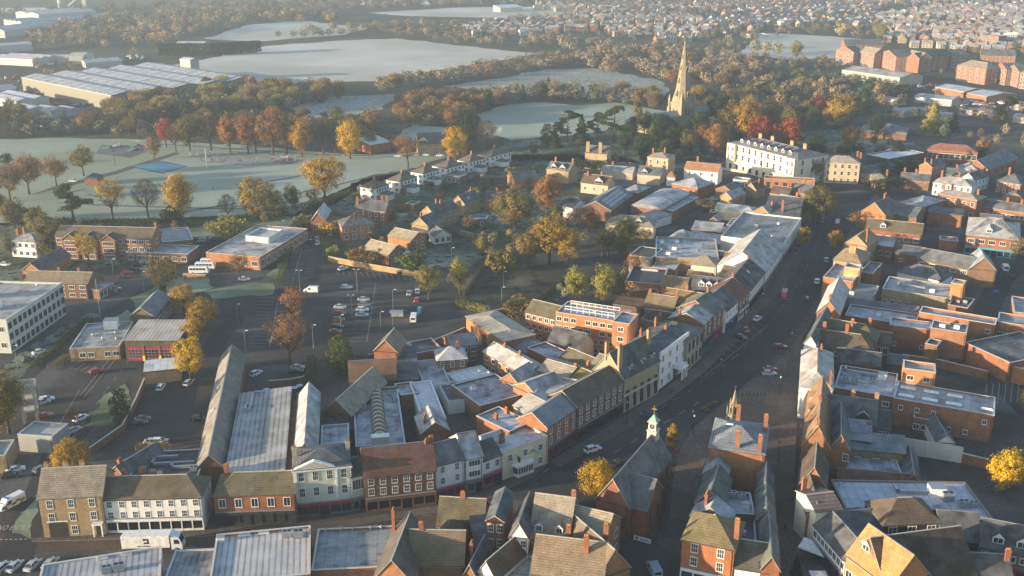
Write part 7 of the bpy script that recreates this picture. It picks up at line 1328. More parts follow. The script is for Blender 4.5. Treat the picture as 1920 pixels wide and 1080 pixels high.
scatter('among the hillside terraces', [(1640, 100), (1640, 40), (1740, 14), (2000, 12), (2000, 110), (1860, 112), (1720, 92)], 290, (6, 12), ['broad', 'round', 'cone'], ['tan', 'brown', 'olive', 'russet', 'green', 'dark'], 9, (1.0, 1.4))
scatter('in the farthest suburb', [(1000, 14), (1010, -6), (2000, -6), (2000, 12), (1640, 14), (1300, 24)], 380, (8, 15), ['broad', 'round'], ['tan', 'brown', 'olive', 'grey', 'russet'], 11, (1.3, 1.8))
scatter('left of the warehouse', [(20, 130), (60, 120), (260, 100), (300, 112), (240, 120), (60, 150)], 14, (6, 10), ['broad', 'round'], ['gold', 'tan', 'olive', 'russet'], 9)
scatter('around the sports field', [(1300, 110), (1360, 80), (1420, 62), (1560, 54), (1660, 66), (1660, 82), (1560, 66), (1440, 66), (1400, 84), (1420, 116), (1560, 118), (1560, 128), (1400, 126)], 46, (6, 11), ['broad', 'round', 'cone'], ['tan', 'olive', 'green', 'brown', 'russet'], 9, (1.1, 1.6))
# individuals: the trees that show largest
def size_px(t_):
    d = math.hypot(t_[0], t_[1]); return t_[2]*(1+.5*t_[5])/d
bushes = [q for q in TREES if q[3] == 'bush']; trees = sorted([q for q in TREES if q[3] != 'bush'], key=lambda q: -size_px(q))
NT = 295; ind = trees[:NT]; rest = trees[NT:]
cnt = {}
for q in sorted(ind+bushes, key=lambda q: proj((q[0], q[1], 0))[0]):
    x, y, h, kind, col, ws, ph = q; k = (kind, col, ph); i = cnt.get(k, 0); cnt[k] = i+1
    lab = '%s %s, %s from left, %s' % (CW[col], KW[kind], nth(i), ph)
    nm = {'cone': 'conifer_tree', 'yew': 'conifer_tree', 'cedar': 'cedar_tree', 'bush': 'shrub', 'bare': 'bare_tree'}.get(kind, 'autumn_tree' if col not in ('dark', 'green') else 'evergreen_tree')
    T = thing(nm, lab, 'shrub' if kind == 'bush' else 'tree', (x, y, 0), rnd.uniform(0, 6.28), 'shrubs' if kind == 'bush' else 'trees '+ph)
    cm_, tm_ = rnd.choice(TM[kind]); T.scale = (h*ws, h*ws, h)
    add('trunk', tm_, T); add('crown', cm_, T, col=vary(COL[col], .16))
print('trees', len(ind), 'bushes', len(bushes), 'stuff trees', len(rest))
# the rest of the far trees read as one mass
lowc = [[(tuple(v.co), ) for v in crown_mesh(k, 5, 360).vertices] for k in ('broad', 'round', 'broad')]
V, Fc, tint = [], [], []
for x, y, h, kind, col, ws, ph in rest:
    pts = lowc[rnd.randrange(3)]; c = vary(COL[col], .14); g_ = sum(c)/3; c = tuple(q_*.7+g_*.3 for q_ in c); a = rnd.uniform(0, 6.28); ca, sa = math.cos(a)*h*ws, math.sin(a)*h*ws; i0 = len(V)
    for j in range(0, len(pts), 4):
        ctr = [sum(pts[j+m_][0][k] for m_ in range(4))/4 for k in range(3)]
        for m_ in range(4):
            p = [ctr[k]+(pts[j+m_][0][k]-ctr[k])*2.9 for k in range(3)]; V.append((x+p[0]*ca-p[1]*sa, y+p[0]*sa+p[1]*ca, max(.1, (p[2]-.08)*h)))
        Fc.append((i0+j, i0+j+1, i0+j+2, i0+j+3)); tint.append(vary(c, .06))
me = bpy.data.meshes.new('distant_woodland'); me.from_pydata(V, [], Fc); me.materials.append(MATS['far_tint'])
at = me.attributes.new('tint', 'FLOAT_COLOR', 'FACE'); at.data.foreach_set('color', [c for t_ in tint for c in (*t_, 1)]); me.update()
o = add('distant_woodland', me); o['kind'] = 'stuff'
# hedges and walls as runs
def run(name, label, cat, pts, wid, h, mat, col, jag=0.0, group=None, px=True):
    P = [G(*p) for p in pts]; T = None; mb = MB(); r = random.Random(len(label))
    if mat == LEAF:
        V, Fc = [], []
        for i in range(len(P)-1):
            L = (P[i+1]-P[i]).length; d = (P[i+1]-P[i]).normalized(); n = Vector((-d.y, d.x, 0))
            for _ in range(int(min(6000, L*60))):
                u = r.uniform(0, L); s = r.choice((-1, 1, 0)); z = r.uniform(.1, 1)*h if s else h*r.uniform(.9, 1.06); off = n*(s*wid/2*r.uniform(.85, 1.05) if s else r.uniform(-1, 1)*wid/2)
                nn = ((n*s if s else Vector((0, 0, 1)))+rvec(r)*.7).normalized(); k = max(.35, h*.14); quad(V, Fc, P[i]+d*u+off-P[0]+Vector((0, 0, z)), nn, k*r.uniform(.6, 1.2), k*.8, r)
        me = bpy.data.meshes.new(name); me.from_pydata([tuple(v) for v in V], [], Fc); me.materials.append(MATS[LEAF]); me.update()
    else:
        for i in range(len(P)-1):
            d = (P[i+1]-P[i]).normalized(); n = Vector((-d.y, d.x, 0))*wid/2; a, b = P[i]-P[0]-d*.02, P[i+1]-P[0]+d*.02
            mb.ring([[a-n, b-n, b+n, a+n], [p+Vector((0, 0, h)) for p in (a-n, b-n, b+n, a+n)]], mat)
            nc = n*1.25; mb.ring([[p+Vector((0, 0, h)) for p in (a-nc, b-nc, b+nc, a+nc)], [p+Vector((0, 0, h+.12)) for p in (a-nc, b-nc, b+nc, a+nc)]], 'stone_trim' if mat != 'timber' else 'timber')
        me = mb.mesh(name)
    o = add(name, me, None, P[0], col=col); tag(o, label, cat, group)
run('conifer_hedge', 'tall dark conifer hedge bordering the misty field', 'hedge', [(300, 104), (400, 104), (488, 98)], 9, 11, LEAF, COL['dark'])
run('hedge', 'yellow-green hedge along the edge of the waste ground', 'hedge', [(858, 574), (915, 588)], 2.5, 2.4, LEAF, COL['lime'])
run('hedge', 'dark hedge beside the outdoor tables behind the long barn', 'hedge', [(577, 735), (586, 680)], 2.4, 2.6, LEAF, COL['green'])
run('hedge', 'green hedge along the slip lane by the library', 'hedge', [(522, 536), (545, 468)], 2.0, 1.8, LEAF, COL['green'])
run('hedge', 'trimmed hedge behind the ducted kitchen roof', 'hedge', [(256, 848), (322, 842)], 2.2, 2.2, LEAF, COL['olive'])
run('hedge', 'long dark hedge along the near edge of the park', 'hedge', [(150, 424), (300, 424), (430, 420), (560, 398), (660, 366)], 4, 3, LEAF, COL['green'])
run('hedge', 'dark hedge in front of the glass pavilion', 'hedge', [(1626, 362), (1690, 352)], 6, 5, LEAF, COL['dark'])
run('hedge', 'low hedge along the council lane verge', 'hedge', [(60, 690), (120, 640), (170, 600)], 2, 1.2, LEAF, COL['green'])
run('hedge', 'hedge in front of the fire station office', 'hedge', [(95, 694), (128, 672), (165, 672)], 2.5, 1.4, LEAF, COL['olive'])
for lab, pts, wid, h, mat, col in [('tan brick wall below the villas facing the car park', [(616, 490), (672, 501), (760, 516), (800, 520)], .4, 2.0, 'brickwork', (.4, .27, .13)), ('brick wall dividing the fire station yard from the car park', [(232, 808), (256, 760), (272, 722)], .35, 2.0, 'brickwork', (.24, .14, .09)), ('white painted yard wall left of the big yellow tree', [(1690, 850), (1745, 858), (1802, 868)], .4, 4.0, 'painted_render', (.62, .6, .54)), ('brick wall along the lower car park lane', [(170, 852), (232, 808)], .35, 1.8, 'brickwork', (.2, .12, .08)), ('orange brick wall along the car park service road', [(768, 668), (840, 640), (872, 626)], .4, 2.2, 'brickwork', (.36, .16, .08)), ('brick yard wall right of the office garage', [(905, 600), (960, 588), (985, 592)], .4, 2.4, 'brickwork', (.33, .16, .09)), ('brown brick wall ending the tarmac yard', [(1802, 868), (1850, 880)], .4, 2.6, 'brickwork', (.26, .13, .08)), ('garden wall across the villa gardens', [(862, 440), (920, 454)], .35, 1.9, 'brickwork', (.3, .2, .12)), ('low brick terrace wall behind the minibuses', [(344, 520), (386, 522)], .5, 1.4, 'brickwork', (.4, .19, .09)), ('brick forecourt wall of the pay and display yard', [(505, 725), (545, 722), (574, 716)], .4, 1.8, 'brickwork', (.25, .13, .08)), ('mansion forecourt wall of pale stone', [(1352, 318), (1430, 330), (1500, 342)], .5, 1.2, 'painted_render', (.5, .46, .36)), ('long brick wall behind the waste ground sheds', [(1180, 560), (1245, 552)], .4, 2.6, 'brickwork', (.34, .17, .09)), ('yard wall beside the sweeping brick store', [(1690, 680), (1760, 690), (1850, 712)], .4, 2.6, 'brickwork', (.24, .13, .08))]:
    run('brick_wall' if mat == 'brickwork' else 'rendered_wall', lab, 'wall', pts, wid, h, mat, col)
run('timber_fence', 'grey timber fence along the right side of the waste ground', 'fence', [(985, 582), (1030, 552), (1066, 524)], .12, 2.0, 'timber', None)
run('timber_fence', 'timber fence along the upper left of the waste ground', 'fence', [(870, 556), (900, 512), (930, 482)], .12, 1.8, 'timber', None)
# ---------------------------------------------------------------- vehicles
def car_proto(hatch):
    """parts of a car pointing along +x; centre of the wheelbase at the origin"""
    b = MB(); L = 2.1
    def sec(x, hw, z0, z1, top): return [(x, -hw, z0), (x, hw, z0), (x, hw, z1-.12), (x, hw*.93, z1), (x, -hw*.93, z1), (x, -hw, z1-.12)]
    b.ring([sec(-L, .74, .38, .78, 0), sec(-L+.12, .84, .27, .93, 0), sec(-1.2, .87, .22, .97, 0), sec(.5, .87, .22, .96, 0), sec(1.5, .85, .24, .84, 0), sec(L-.08, .78, .3, .68, 0), sec(L, .66, .36, .6, 0)], 'car_paint')
    xr = (-1.95, -1.45) if hatch else (-1.55, -.95)
    b.box(xr[1], .3, -.58, .58, 1.40, 1.46, 'car_paint')
    for s in (-1, 1):
        b.tube([(xr[0]+.1, s*.74, .93), (xr[1], s*.57, 1.42)], .05, 'car_paint', 4); b.tube([(.98, s*.74, .93), (.28, s*.57, 1.42)], .04, 'car_paint', 4); b.tube([(-.35, s*.79, .93), (-.35, s*.6, 1.42)], .045, 'car_paint', 4)
        b.box(.75, .9, s*.9-.09, s*.9+.09, .95, 1.07, 'car_paint')
    g = MB(); g.ring([[(xr[0], -.78, .92), (1.05, -.78, .92), (1.05, .78, .92), (xr[0], .78, .92)], [(xr[1]-.04, -.585, 1.405), (.32, -.585, 1.405), (.32, .585, 1.405), (xr[1]-.04, .585, 1.405)]], 'shop_glass')
    wh = MB(); wh.ring([[(.31*math.cos(j*math.pi/6), y, .31*math.sin(j*math.pi/6)) for j in range(12)] for y in (-.1, .1)], 'rubber'); wh.ring([[(.19*math.cos(j*math.pi/4), y, .19*math.sin(j*math.pi/4)) for j in range(8)] for y in (-.115, .115)], 'galvanised')
    hl = MB(); hl.box(-.03, .06, -.17, .17, -.07, .07, 'headlamp'); tl = MB(); tl.box(-.05, .02, -.13, .13, -.09, .09, 'tail_lamp')
    return dict(body=b.mesh('body'), glass=g.mesh('window'), wheel=wh.mesh('wheel'), head=hl.mesh('headlight'), tail=tl.mesh('tail_light'))
CP = [car_proto(False), car_proto(True)]
CC = {'white': (.75, .76, .77), 'silver': (.42, .44, .46), 'black': (.015, .015, .018), 'dark': (.04, .045, .055), 'red': (.36, .02, .02), 'blue': (.04, .08, .22), 'grey': (.16, .17, .18), 'maroon': (.12, .015, .02), 'green': (.06, .11, .09), 'paleblue': (.28, .36, .45), 'orange': (.5, .14, .05)}
def car(x, y, ang, col, label, hatch=None, s=1.0, group='parked cars'):
    p = G(x, y); P = CP[hatch if hatch is not None else (int(x*7+y) % 2)]
    T = thing('parked_car' if group == 'parked cars' else 'moving_car', label, 'car', (p.x, p.y, .02), R(ang), group)
    add('body', P['body'], T, col=CC[col]); add('window', P['glass'], T)
    for wx in (-1.3, 1.3):
        for wy in (-.78, .78): add('wheel', P['wheel'], T, (wx, wy, .31))
    for wy in (-.58, .58): add('headlight', P['head'], T, (2.06, wy, .64)); add('tail_light', P['tail'], T, (-2.06, wy, .76))
    if s != 1: T.scale = (s, s, s)
    return T
CARS = [(650, 541, 0, 'silver', 'silver car parked alone at the head of the car park rows'), (638, 578, 0, 'silver', 'silver estate topping the left column of car park cars'), (637, 590, 0, 'red', 'red car second from top in the left car park column'), (635, 602, 0, 'maroon', 'dark red car third from top in the left car park column'), (632, 615, 0, 'black', 'black car above the lowest red car in the left column'), (629, 625, 0, 'red', 'bright red car at the foot of the left car park column'),
        (682, 564, 0, 'silver', 'silver car topping the right column of car park cars'), (683, 574, 0, 'grey', 'grey car second in the right car park column'), (680, 583, 0, 'white', 'white car third in the right car park column'), (679, 593, 0, 'silver', 'silver car at the foot of the right car park column'),
        (544, 571, 5, 'silver', 'silver car half hidden by the upper russet car park tree'), (560, 625, 5, 'grey', 'grey car behind the lower russet car park tree'), (768, 552, 90, 'paleblue', 'pale blue car left of the white and red pair'), (783, 549, 90, 'white', 'white car parked nose to tail with a red car'), (782, 565, 90, 'red', 'red car behind the white car by the roundabout lawn'),
        (643, 506, 45, 'white', 'white car below the tan brick wall at the car park edge'), (756, 514, 0, 'black', 'black car below the right end of the tan wall'), (583, 455, 90, 'dark', 'dark car in front of the brick chapel'), (596, 458, 90, 'white', 'white car nearest the car park in front of the chapel'), (595, 450, 90, 'silver', 'silver car behind the white car in front of the chapel'),
        (208, 551, 20, 'red', 'red car outside the lock-up garages'), (216, 544, 20, 'paleblue', 'blue-grey car beyond the red car at the garages'), (232, 522, 15, 'green', 'dark green car nearest in the flats parking row'), (239, 514, 15, 'red', 'red car behind the green car in the flats parking row'), (249, 507, 15, 'dark', 'dark car in the middle of the flats parking row'), (257, 500, 15, 'black', 'black car near the top of the flats parking row'), (273, 494, 0, 'white', 'white car topping the flats parking row'), (274, 506, 0, 'silver', 'silver car beside the top of the flats parking row'),
        (377, 453, 75, 'silver', 'silver car left of three beside the library'), (385, 453, 75, 'paleblue', 'pale blue car between two beside the library'), (396, 452, 75, 'dark', 'dark car right of three beside the library'), (458, 526, 5, 'white', 'white car under the small russet tree near the library'),
        (56, 677, 42, 'dark', 'dark car nearest on the council lane'), (75, 663, 42, 'white', 'white car between two dark cars on the council lane'), (89, 647, 42, 'blue', 'blue car farthest up the council lane'), (182, 699, 40, 'red', 'red car in front of the fire station office'), (87, 752, 30, 'white', 'white car beside the drill tower'), (80, 757, 30, 'silver', 'silver car tight against the drill tower'), (84, 783, 30, 'red', 'red car below the drill tower'), (152, 787, 60, 'white', 'white car under the small russet tree by the lower lane'), (139, 810, 60, 'silver', 'silver car partly hidden above the golden tree'),
        (302, 729, 90, 'white', 'white car below the white roofed garage'), (354, 721, 80, 'silver', 'silver car by the brightest yellow tree'), (262, 796, 15, 'black', 'nearest black car beside the yard brick wall'), (267, 789, 15, 'dark', 'second dark car beside the yard brick wall'), (373, 788, 0, 'black', 'black car against the long barn'), (300, 831, 5, 'white', 'white car behind the trimmed hedge'), (286, 832, 5, 'silver', 'silver car left of the white car behind the hedge'), (30, 884, 30, 'white', 'white car in the lower left parking yard'), (22, 895, 20, 'black', 'black car next to the white car in the lower left yard'), (78, 883, 62, 'grey', 'grey car parked on the lane above the police van'), (10, 498, 0, 'white', 'white car at the far left edge by the villa'), (480, 703, 60, 'white', 'white car in the lane beside the outdoor tables'), (556, 699, 5, 'black', 'black car behind the forecourt wall'), (558, 692, 5, 'silver', 'silver car behind the black car at the forecourt wall'), (694, 672, 90, 'dark', 'dark car at the foot of the tall malt house'), (905, 601, 10, 'red', 'red car behind the office garage'), (925, 597, 10, 'maroon', 'maroon car right of the red car behind the office garage'), (893, 638, 70, 'red', 'red car at the corner of the blue roofed house'),
        (1388, 635, -35, 'black', 'black car by the west kerb of the high street'), (1397, 621, 100, 'orange', 'small red car facing the black car at the west kerb'), (1420, 600, 55, 'white', 'white car parked by the west kerb near the white awning'), (1442, 703, 0, 'paleblue', 'silver blue car in front of two in the market place'), (1443, 695, 0, 'red', 'red car hidden behind the silver blue car'), (1462, 653, 0, 'maroon', 'dark red hatchback by the east kerb'), (1514, 563, 62, 'black', 'black car at the crossing on the east side'), (1493, 470, 70, 'black', 'black car parked on the upper west side'), (1497, 461, 70, 'dark', 'dark car ahead of the black car on the upper west side'), (1217, 781, 5, 'blue', 'blue car outside the gothic bank'), (1155, 873, 50, 'dark', 'dark car half hidden behind the town hall tree'),
        (1897, 521, 90, 'black', 'black car coming down the right hand lane'), (1795, 681, -5, 'black', 'black car in the yard by the brown brick wall'), (138, 341, 0, 'white', 'white car by the park pavilion'), (747, 294, 0, 'white', 'leftmost white car by the park school'), (780, 292, 0, 'silver', 'silver car between white cars by the park school'), (799, 292, 0, 'white', 'second white car by the park school'), (825, 293, 0, 'white', 'rightmost white car near the golden round tree'), (1311, 366, 0, 'white', 'white car above the cream long store'), (1338, 375, 0, 'white', 'white car at the corner of the cream long store'), (1895, 318, 0, 'dark', 'dark car at upper right beside the slate chapel'), (886, 338, 30, 'dark', 'dark car among the gardens behind the semis')]
for c in CARS: car(*c)
MOV = [(1532, 530, 70, 'white', 'white car driving up the east side of the high street'), (1549, 490, 72, 'paleblue', 'pale blue car farther up the east side of the high street'), (1111, 846, 32, 'white', 'white estate car parked nose uphill on the wide high street')]
for c in MOV: car(*c, group='cars on the high street', hatch=1, s=1.08)
def van(x, y, ang, col, label, L=5.2, hh=2.2, name='van', cat='van', glassband=False, stripe=None, extra=None):
    p = G(x, y); T = thing(name, label, cat, (p.x, p.y, .02), R(ang)); b = MB(); h = L/2; w = .98
    def s(xx, hw, z0, z1): return [(xx, -hw, z0), (xx, hw, z0), (xx, hw, z1-.15), (xx, hw*.9, z1), (xx, -hw*.9, z1), (xx, -hw, z1-.15)]
    nose = .95 if not glassband else .35
    b.ring([s(-h, w*.97, .4, hh-.03), s(-h+.1, w, .32, hh), s(h-nose-.75, w, .32, hh), s(h-nose, w*.97, .32, hh*.62), s(h-.1, w*.92, .34, hh*.48), s(h, w*.8, .42, hh*.42)] if not glassband else [s(-h, w*.97, .4, hh-.03), s(-h+.1, w, .32, hh), s(h-.6, w, .32, hh), s(h-.05, w*.96, .34, hh*.55), s(h, w*.9, .42, hh*.5)], 'car_paint')
    add('body', b, T, col=CC[col]); g = MB()
    x1 = h-nose-.78
    for sg in (-1, 1):
        xs = [(x1-.9, x1)] if not glassband else [(-h+.3+k*(L-1.2)/5, -h+.3+(k+.88)*(L-1.2)/5) for k in range(5)]
        for xa, xb in xs: g.face([(xa, sg*(w+.012), hh*.55), (xb, sg*(w+.012), hh*.55), (xb, sg*(w+.012), hh*.84), (xa, sg*(w+.012), hh*.84)][::sg], 'shop_glass')
    if not glassband: g.face([(h-nose-.02, -.8, hh*.635), (h-nose-.02, .8, hh*.635), (h-nose-.7, .78, hh*.96), (h-nose-.7, -.78, hh*.96)], 'shop_glass')
    else: g.face([(h-.07, -.85, hh*.57), (h-.07, .85, hh*.57), (h-.56, .85, hh*.95), (h-.56, -.85, hh*.95)], 'shop_glass')
    g.face([(-h-.012, .7, hh*.55), (-h-.012, -.7, hh*.55), (-h-.012, -.7, hh*.85), (-h-.012, .7, hh*.85)], 'shop_glass')
    add('window', g, T)
    for wx in (-h*.6, h*.62):
        for wy in (-w+.08, w-.08): add('wheel', CP[0]['wheel'], T, (wx, wy, .33), scale=1.05)
    for wy in (-.68, .68): add('headlight', CP[0]['head'], T, (h-.03, wy, .7)); add('tail_light', CP[0]['tail'], T, (-h+.02, wy, .9))
    if extra: extra(T, h, w, hh)
    return T
van(584, 548, 175, 'white', 'white panel van driving across the top of the car park'); van(776, 600, 90, 'white', 'long white van parked beside the blue portable toilet', 6.2); van(620, 440, 90, 'silver', 'grey van parked right of the brick chapel'); van(1562, 458, 75, 'white', 'white van parked under the golden tree on the upper east side', 6); van(1884, 506, 75, 'white', 'white van on the right hand lane below the slate cross gable')
van(1885, 680, 10, 'white', 'white van by the gate store at the right edge')
def rack(T, h, w, hh):
    mb = MB()
    for y in (-.6, 0, .6): mb.tube([(-h+.3, y, hh+.12), (h-1.9, y, hh+.12)], .04, 'galvanised', 4)
    for k in range(5): x = -h+.3+(2*h-2.2)*k/4; mb.tube([(x, -.75, hh+.1), (x, .75, hh+.1)], .04, 'galvanised', 4)
    add('roof_rack', mb, T)
van(1226, 1074, 100, 'paleblue', 'blue-grey van with a silver roof rack on the lane past the town hall', extra=rack)
def pol(T, h, w, hh):
    mb = MB(); n = 5; q = (2*h-.5)/n
    for k in range(n):
        for r_ in range(2):
            mt = 'yellow_paint' if (k+r_) % 2 else 'blue_paint'
            for sg in (-1, 1): x = -h+.25+k*q; z = .7+r_*.45; mb.face([(x, sg*(w+.02), z), (x+q, sg*(w+.02), z), (x+q, sg*(w+.02), z+.45), (x, sg*(w+.02), z+.45)][::sg], mt)
    add('livery', mb, T); mb = MB(); mb.box(h-2.3, h-2.0, -.7, .7, hh, hh+.16, 'blue_paint'); add('light_bar', mb, T)
van(22, 949, 240, 'white', 'white police van with yellow and blue checks in the left lane', 6.0, 2.4, extra=pol)
for i, (x, y) in enumerate(((374, 512), (386, 504), (396, 497))): van(x, y, 0, 'white', '%s of three white minibuses parked by the library' % ['nearest', 'middle', 'farthest'][i], 7.2, 2.6, 'minibus', 'minibus', True)
def bus(x, y, ang, col, label, roof, L=8.5):
    T = van(x, y, ang, col, label, L, 3.0, 'bus', 'bus', True); mb = MB(); mb.box(-L/2+.2, L/2-.8, -.85, .85, 3.0, 3.06, 'object_paint'); add('roof_panel', mb, T, col=roof); return T
bus(1541, 414, 250, 'paleblue', 'turquoise bus coming down the upper high street', (.1, .35, .45)); bus(1569, 427, 70, 'red', 'red bus with a pale roof on the upper high street', (.6, .4, .4)); bus(1470, 560, 250, 'red', 'small red delivery van with pale roof in mid high street', (.5, .3, .3), 5.2)
CC['paleblue2'] = (.05, .3, .4)
# lorry with a square emblem and lettering on its box
p = G(292, 1030); lo = thing('lorry', 'white box lorry with a black square emblem driving along the lower street', 'lorry', (p.x, p.y, .02), R(3))
mb = MB(); mb.box(-6.3, 3.3, -1.25, 1.25, 1.05, 3.9, 'white_paint'); mb.box(-6.3, 5.6, -.5, .5, .7, 1.05, 'dark_metal'); add('box_body', mb, lo)
mb = MB(); mb.ring([[(x, -1.2, z0), (x, 1.2, z0), (x, 1.2, z1), (x, -1.2, z1)] for x, z0, z1 in ((3.6, .6, 3.3), (3.7, .6, 3.5), (5.2, .6, 3.35), (5.75, .6, 2.0), (5.8, .6, 1.2))], 'car_paint'); cb = add('cab', mb, lo, col=(.72, .76, .8))
mb = MB(); mb.face([(5.76, -1.05, 2.05), (5.76, 1.05, 2.05), (5.27, 1.02, 3.2), (5.27, -1.02, 3.2)], 'shop_glass')
for sg in (-1, 1): mb.face([(4.2, sg*1.215, 1.9), (5.4, sg*1.215, 1.9), (5.1, sg*1.215, 2.9), (4.2, sg*1.215, 2.9)][::sg], 'shop_glass')
add('window', mb, cb)
mb = MB(); mb.ring([[(3.7, -1.1, 3.5), (3.7, 1.1, 3.5), (3.7, 1.1, 4.0), (3.7, -1.1, 4.0)], [(4.9, -1.0, 3.4), (4.9, 1.0, 3.4), (4.5, .95, 3.55), (4.5, -.95, 3.55)]], 'car_paint'); add('air_deflector', mb, cb, col=(.72, .76, .8))
for wx in (-4.9, -3.7, 4.6):
    for wy in (-1.05, 1.05): add('wheel', CP[0]['wheel'], lo, (wx, wy, .52), scale=(1.65, 2.4, 1.65))
for wy in (-.9, .9): add('headlight', CP[0]['head'], lo, (5.83, wy, .95))
mb = MB()
for q in ((-1.9, -1.3, 2.85, 3.3), (-1.8, -1.1, 2.1, 2.5), (-1.26, -.8, 3.0, 3.3), (-1.06, -.7, 2.1, 2.42), (-1.1, -.78, 2.46, 2.96)): mb.box(q[0], q[1], -1.275, -1.255, q[2], q[3], 'rubber')
add('emblem', mb, lo); mb = MB(); r_ = random.Random(3)
for k in range(14): x = -3.2+k*.2; mb.box(x, x+r_.uniform(.08, .15), -1.268, -1.255, 1.45, 1.45+r_.choice((.2, .2, .32)), 'dark_metal')
add('box_lettering', mb, lo)
mb = MB(); mb.box(-6.0, 3.2, -1.27, -1.255, 1.1, 1.18, 'galvanised'); add('side_rail', mb, lo)
for i, (x, y) in enumerate(((5, 1068), (28, 1066), (62, 1064), (95, 1061))): car(x, y, 80, 'silver', '%s silver car along the supermarket wall' % ['leftmost', 'second', 'third', 'rightmost'][i])
# ---------------------------------------------------------------- street furniture
def lamp(x, y, h, double, label, dark=False, arm=0.0):
    p = G(x, y); T = thing('street_lamp', label, 'street lamp', p, R(arm), 'street lamps'); m_ = 'dark_metal' if dark else 'galvanised'
    mb = MB(); mb.tube([(0, 0, 0), (0, 0, 1.2), (0, 0, h)], [.13, .09, .06], m_, 6); add('pole', mb, T)
    if dark:
        mb = MB(); mb.lathe([(.12, h), (.26, h+.5), (.3, h+.52), (.05, h+.8)], 'headlamp', 6); add('lantern', mb, T)
        mb = MB(); mb.lathe([(.32, h+.52), (.05, h+.85), (.03, h+1.0)], m_, 6); add('lantern_cap', mb, T)
    else:
        for s in ((-1, 1) if double else (1,)):
            mb = MB(); mb.tube([(0, 0, h-.05), (s*.5, 0, h+.1)], .04, m_, 4); mb.box(min(s*.45, s*1.15), max(s*.45, s*1.15), -.16, .16, h+.05, h+.2, 'white_paint'); add('lamp_head', mb, T)
LM = [(670, 546, 8, 1, 'double headed white lamp at the top of the car park'), (660, 597, 8, 1, 'double headed lamp between the two car columns'), (563, 548, 8, 1, 'double headed lamp by the upper russet car park tree'), (447, 612, 7.5, 0, 'single lamp on the curving slip road'), (588, 653, 7.5, 0, 'plain grey lamp below the left car column'), (461, 661, 7, 0, 'single lamp at the bottom left of the car park'), (640, 630, 7, 0, 'lamp beside the lowest red car'), (714, 618, 6, 0, 'lamp near the pay machine'), (738, 586, 8, 0, 'lamp at the left of the bus shelter'), (767, 685, 6.5, 0, 'lamp by the blue slate wing'), (941, 570, 6, 0, 'lamp at the waste ground corner'), (993, 655, 6, 0, 'lamp in the office yard'), (213, 515, 6, 0, 'lamp beside the flats parking row'), (270, 545, 7, 0, 'lamp on the lawn by the fire station lane'), (33, 690, 7, 0, 'lamp on the council lane verge'), (157, 580, 6, 0, 'lamp by the council office end'), (944, 540, 6, 0, 'lamp in the central waste ground'), (530, 440, 6, 0, 'lamp right of the library'), (847, 498, 7, 0, 'lamp behind the leafy car park shrubs')]
for q in LM: lamp(*q)
LD = [(1458, 868, 5, 'black lantern post in the pedestrian lane'), (1300, 815, 5, 'black lantern post in the market place'), (1297, 806, 5, 'second black lantern post in the market place'), (1350, 712, 6, 'black lantern post by the white stucco building'), (1175, 795, 6, 'black lantern post outside the georgian terrace'), (1370, 638, 6, 'black lantern post by the pink sign shop'), (1428, 584, 6, 'black lantern post near the white awning'), (1470, 500, 6, 'black lantern post on the upper west pavement'), (1512, 592, 6, 'black lantern post on the east pavement'), (1482, 660, 6, 'black lantern post at the market place railings'), (1461, 740, 5, 'black lantern post near the bollard line'), (1525, 900, 5, 'black lantern post against the lane shops')]
for x, y, h, l in LD: lamp(x, y, h, 0, l, True)
p = G(345, 313); T = thing('flagpole', 'tall white flagpole in the middle of the park', 'pole', G(388, 315)); mb = MB(); mb.tube([(0, 0, 0), (0, 0, 10.5)], [.22, .12], 'white_paint', 6); add('pole', mb, T); mb = MB(); mb.lathe([(.05, 10.4), (.25, 10.6), (.05, 10.8)], 'gold', 6); add('finial', mb, T)
p = G(216, 311); T = thing('floodlight_mast', 'dark floodlight mast by the skate park', 'mast', p); mb = MB(); mb.tube([(0, 0, 0), (0, 0, 8)], .15, 'dark_metal', 5); add('pole', mb, T); mb = MB(); mb.box(-.9, .9, -.2, .2, 7.8, 8.3, 'dark_metal'); add('lamp_head', mb, T)
T = thing('radio_mast', 'tall thin grey radio mast on the fire station roof', 'mast', G(192, 618)); mb = MB(); mb.tube([(0, 0, 3.5), (0, 0, 17)], [.16, .05], 'galvanised', 5); add('pole', mb, T); mb = MB()
for z in (14, 15, 16): mb.tube([(-.5, 0, z), (.5, 0, z)], .03, 'galvanised', 4)
add('aerial', mb, T)
for i, (x, y) in enumerate([(1266, 842), (1263, 858), (1261, 872), (1258, 886), (1255, 900), (1253, 914), (1250, 928), (1248, 942), (1245, 956), (1242, 970), (1239, 984), (1236, 998), (1232, 1012)]):
    T = thing('bollard', '%s black bollard, counted from the far end of the line east of the town hall' % nth(i), 'bollard', G(x, y, .12)+Vector((0, 0, 0)), 0, 'bollards east of the town hall'); mb = MB(); mb.lathe([(.12, 0), (.1, .85), (.13, .9), (.13, .98), (.04, 1.05)], 'dark_metal', 7); add('post', mb, T)
for i, (x, y) in enumerate([(1392, 741), (1399, 741), (1406, 742), (1413, 742), (1420, 742), (1427, 742), (1434, 742)]):
    T = thing('bollard', '%s black post, counted from the left, in the short row behind the market cross' % nth(i), 'bollard', G(x, y, .12), 0, 'posts behind the market cross'); mb = MB(); mb.lathe([(.11, 0), (.1, .95), (.12, 1.0), (.03, 1.08)], 'dark_metal', 7); add('post', mb, T)
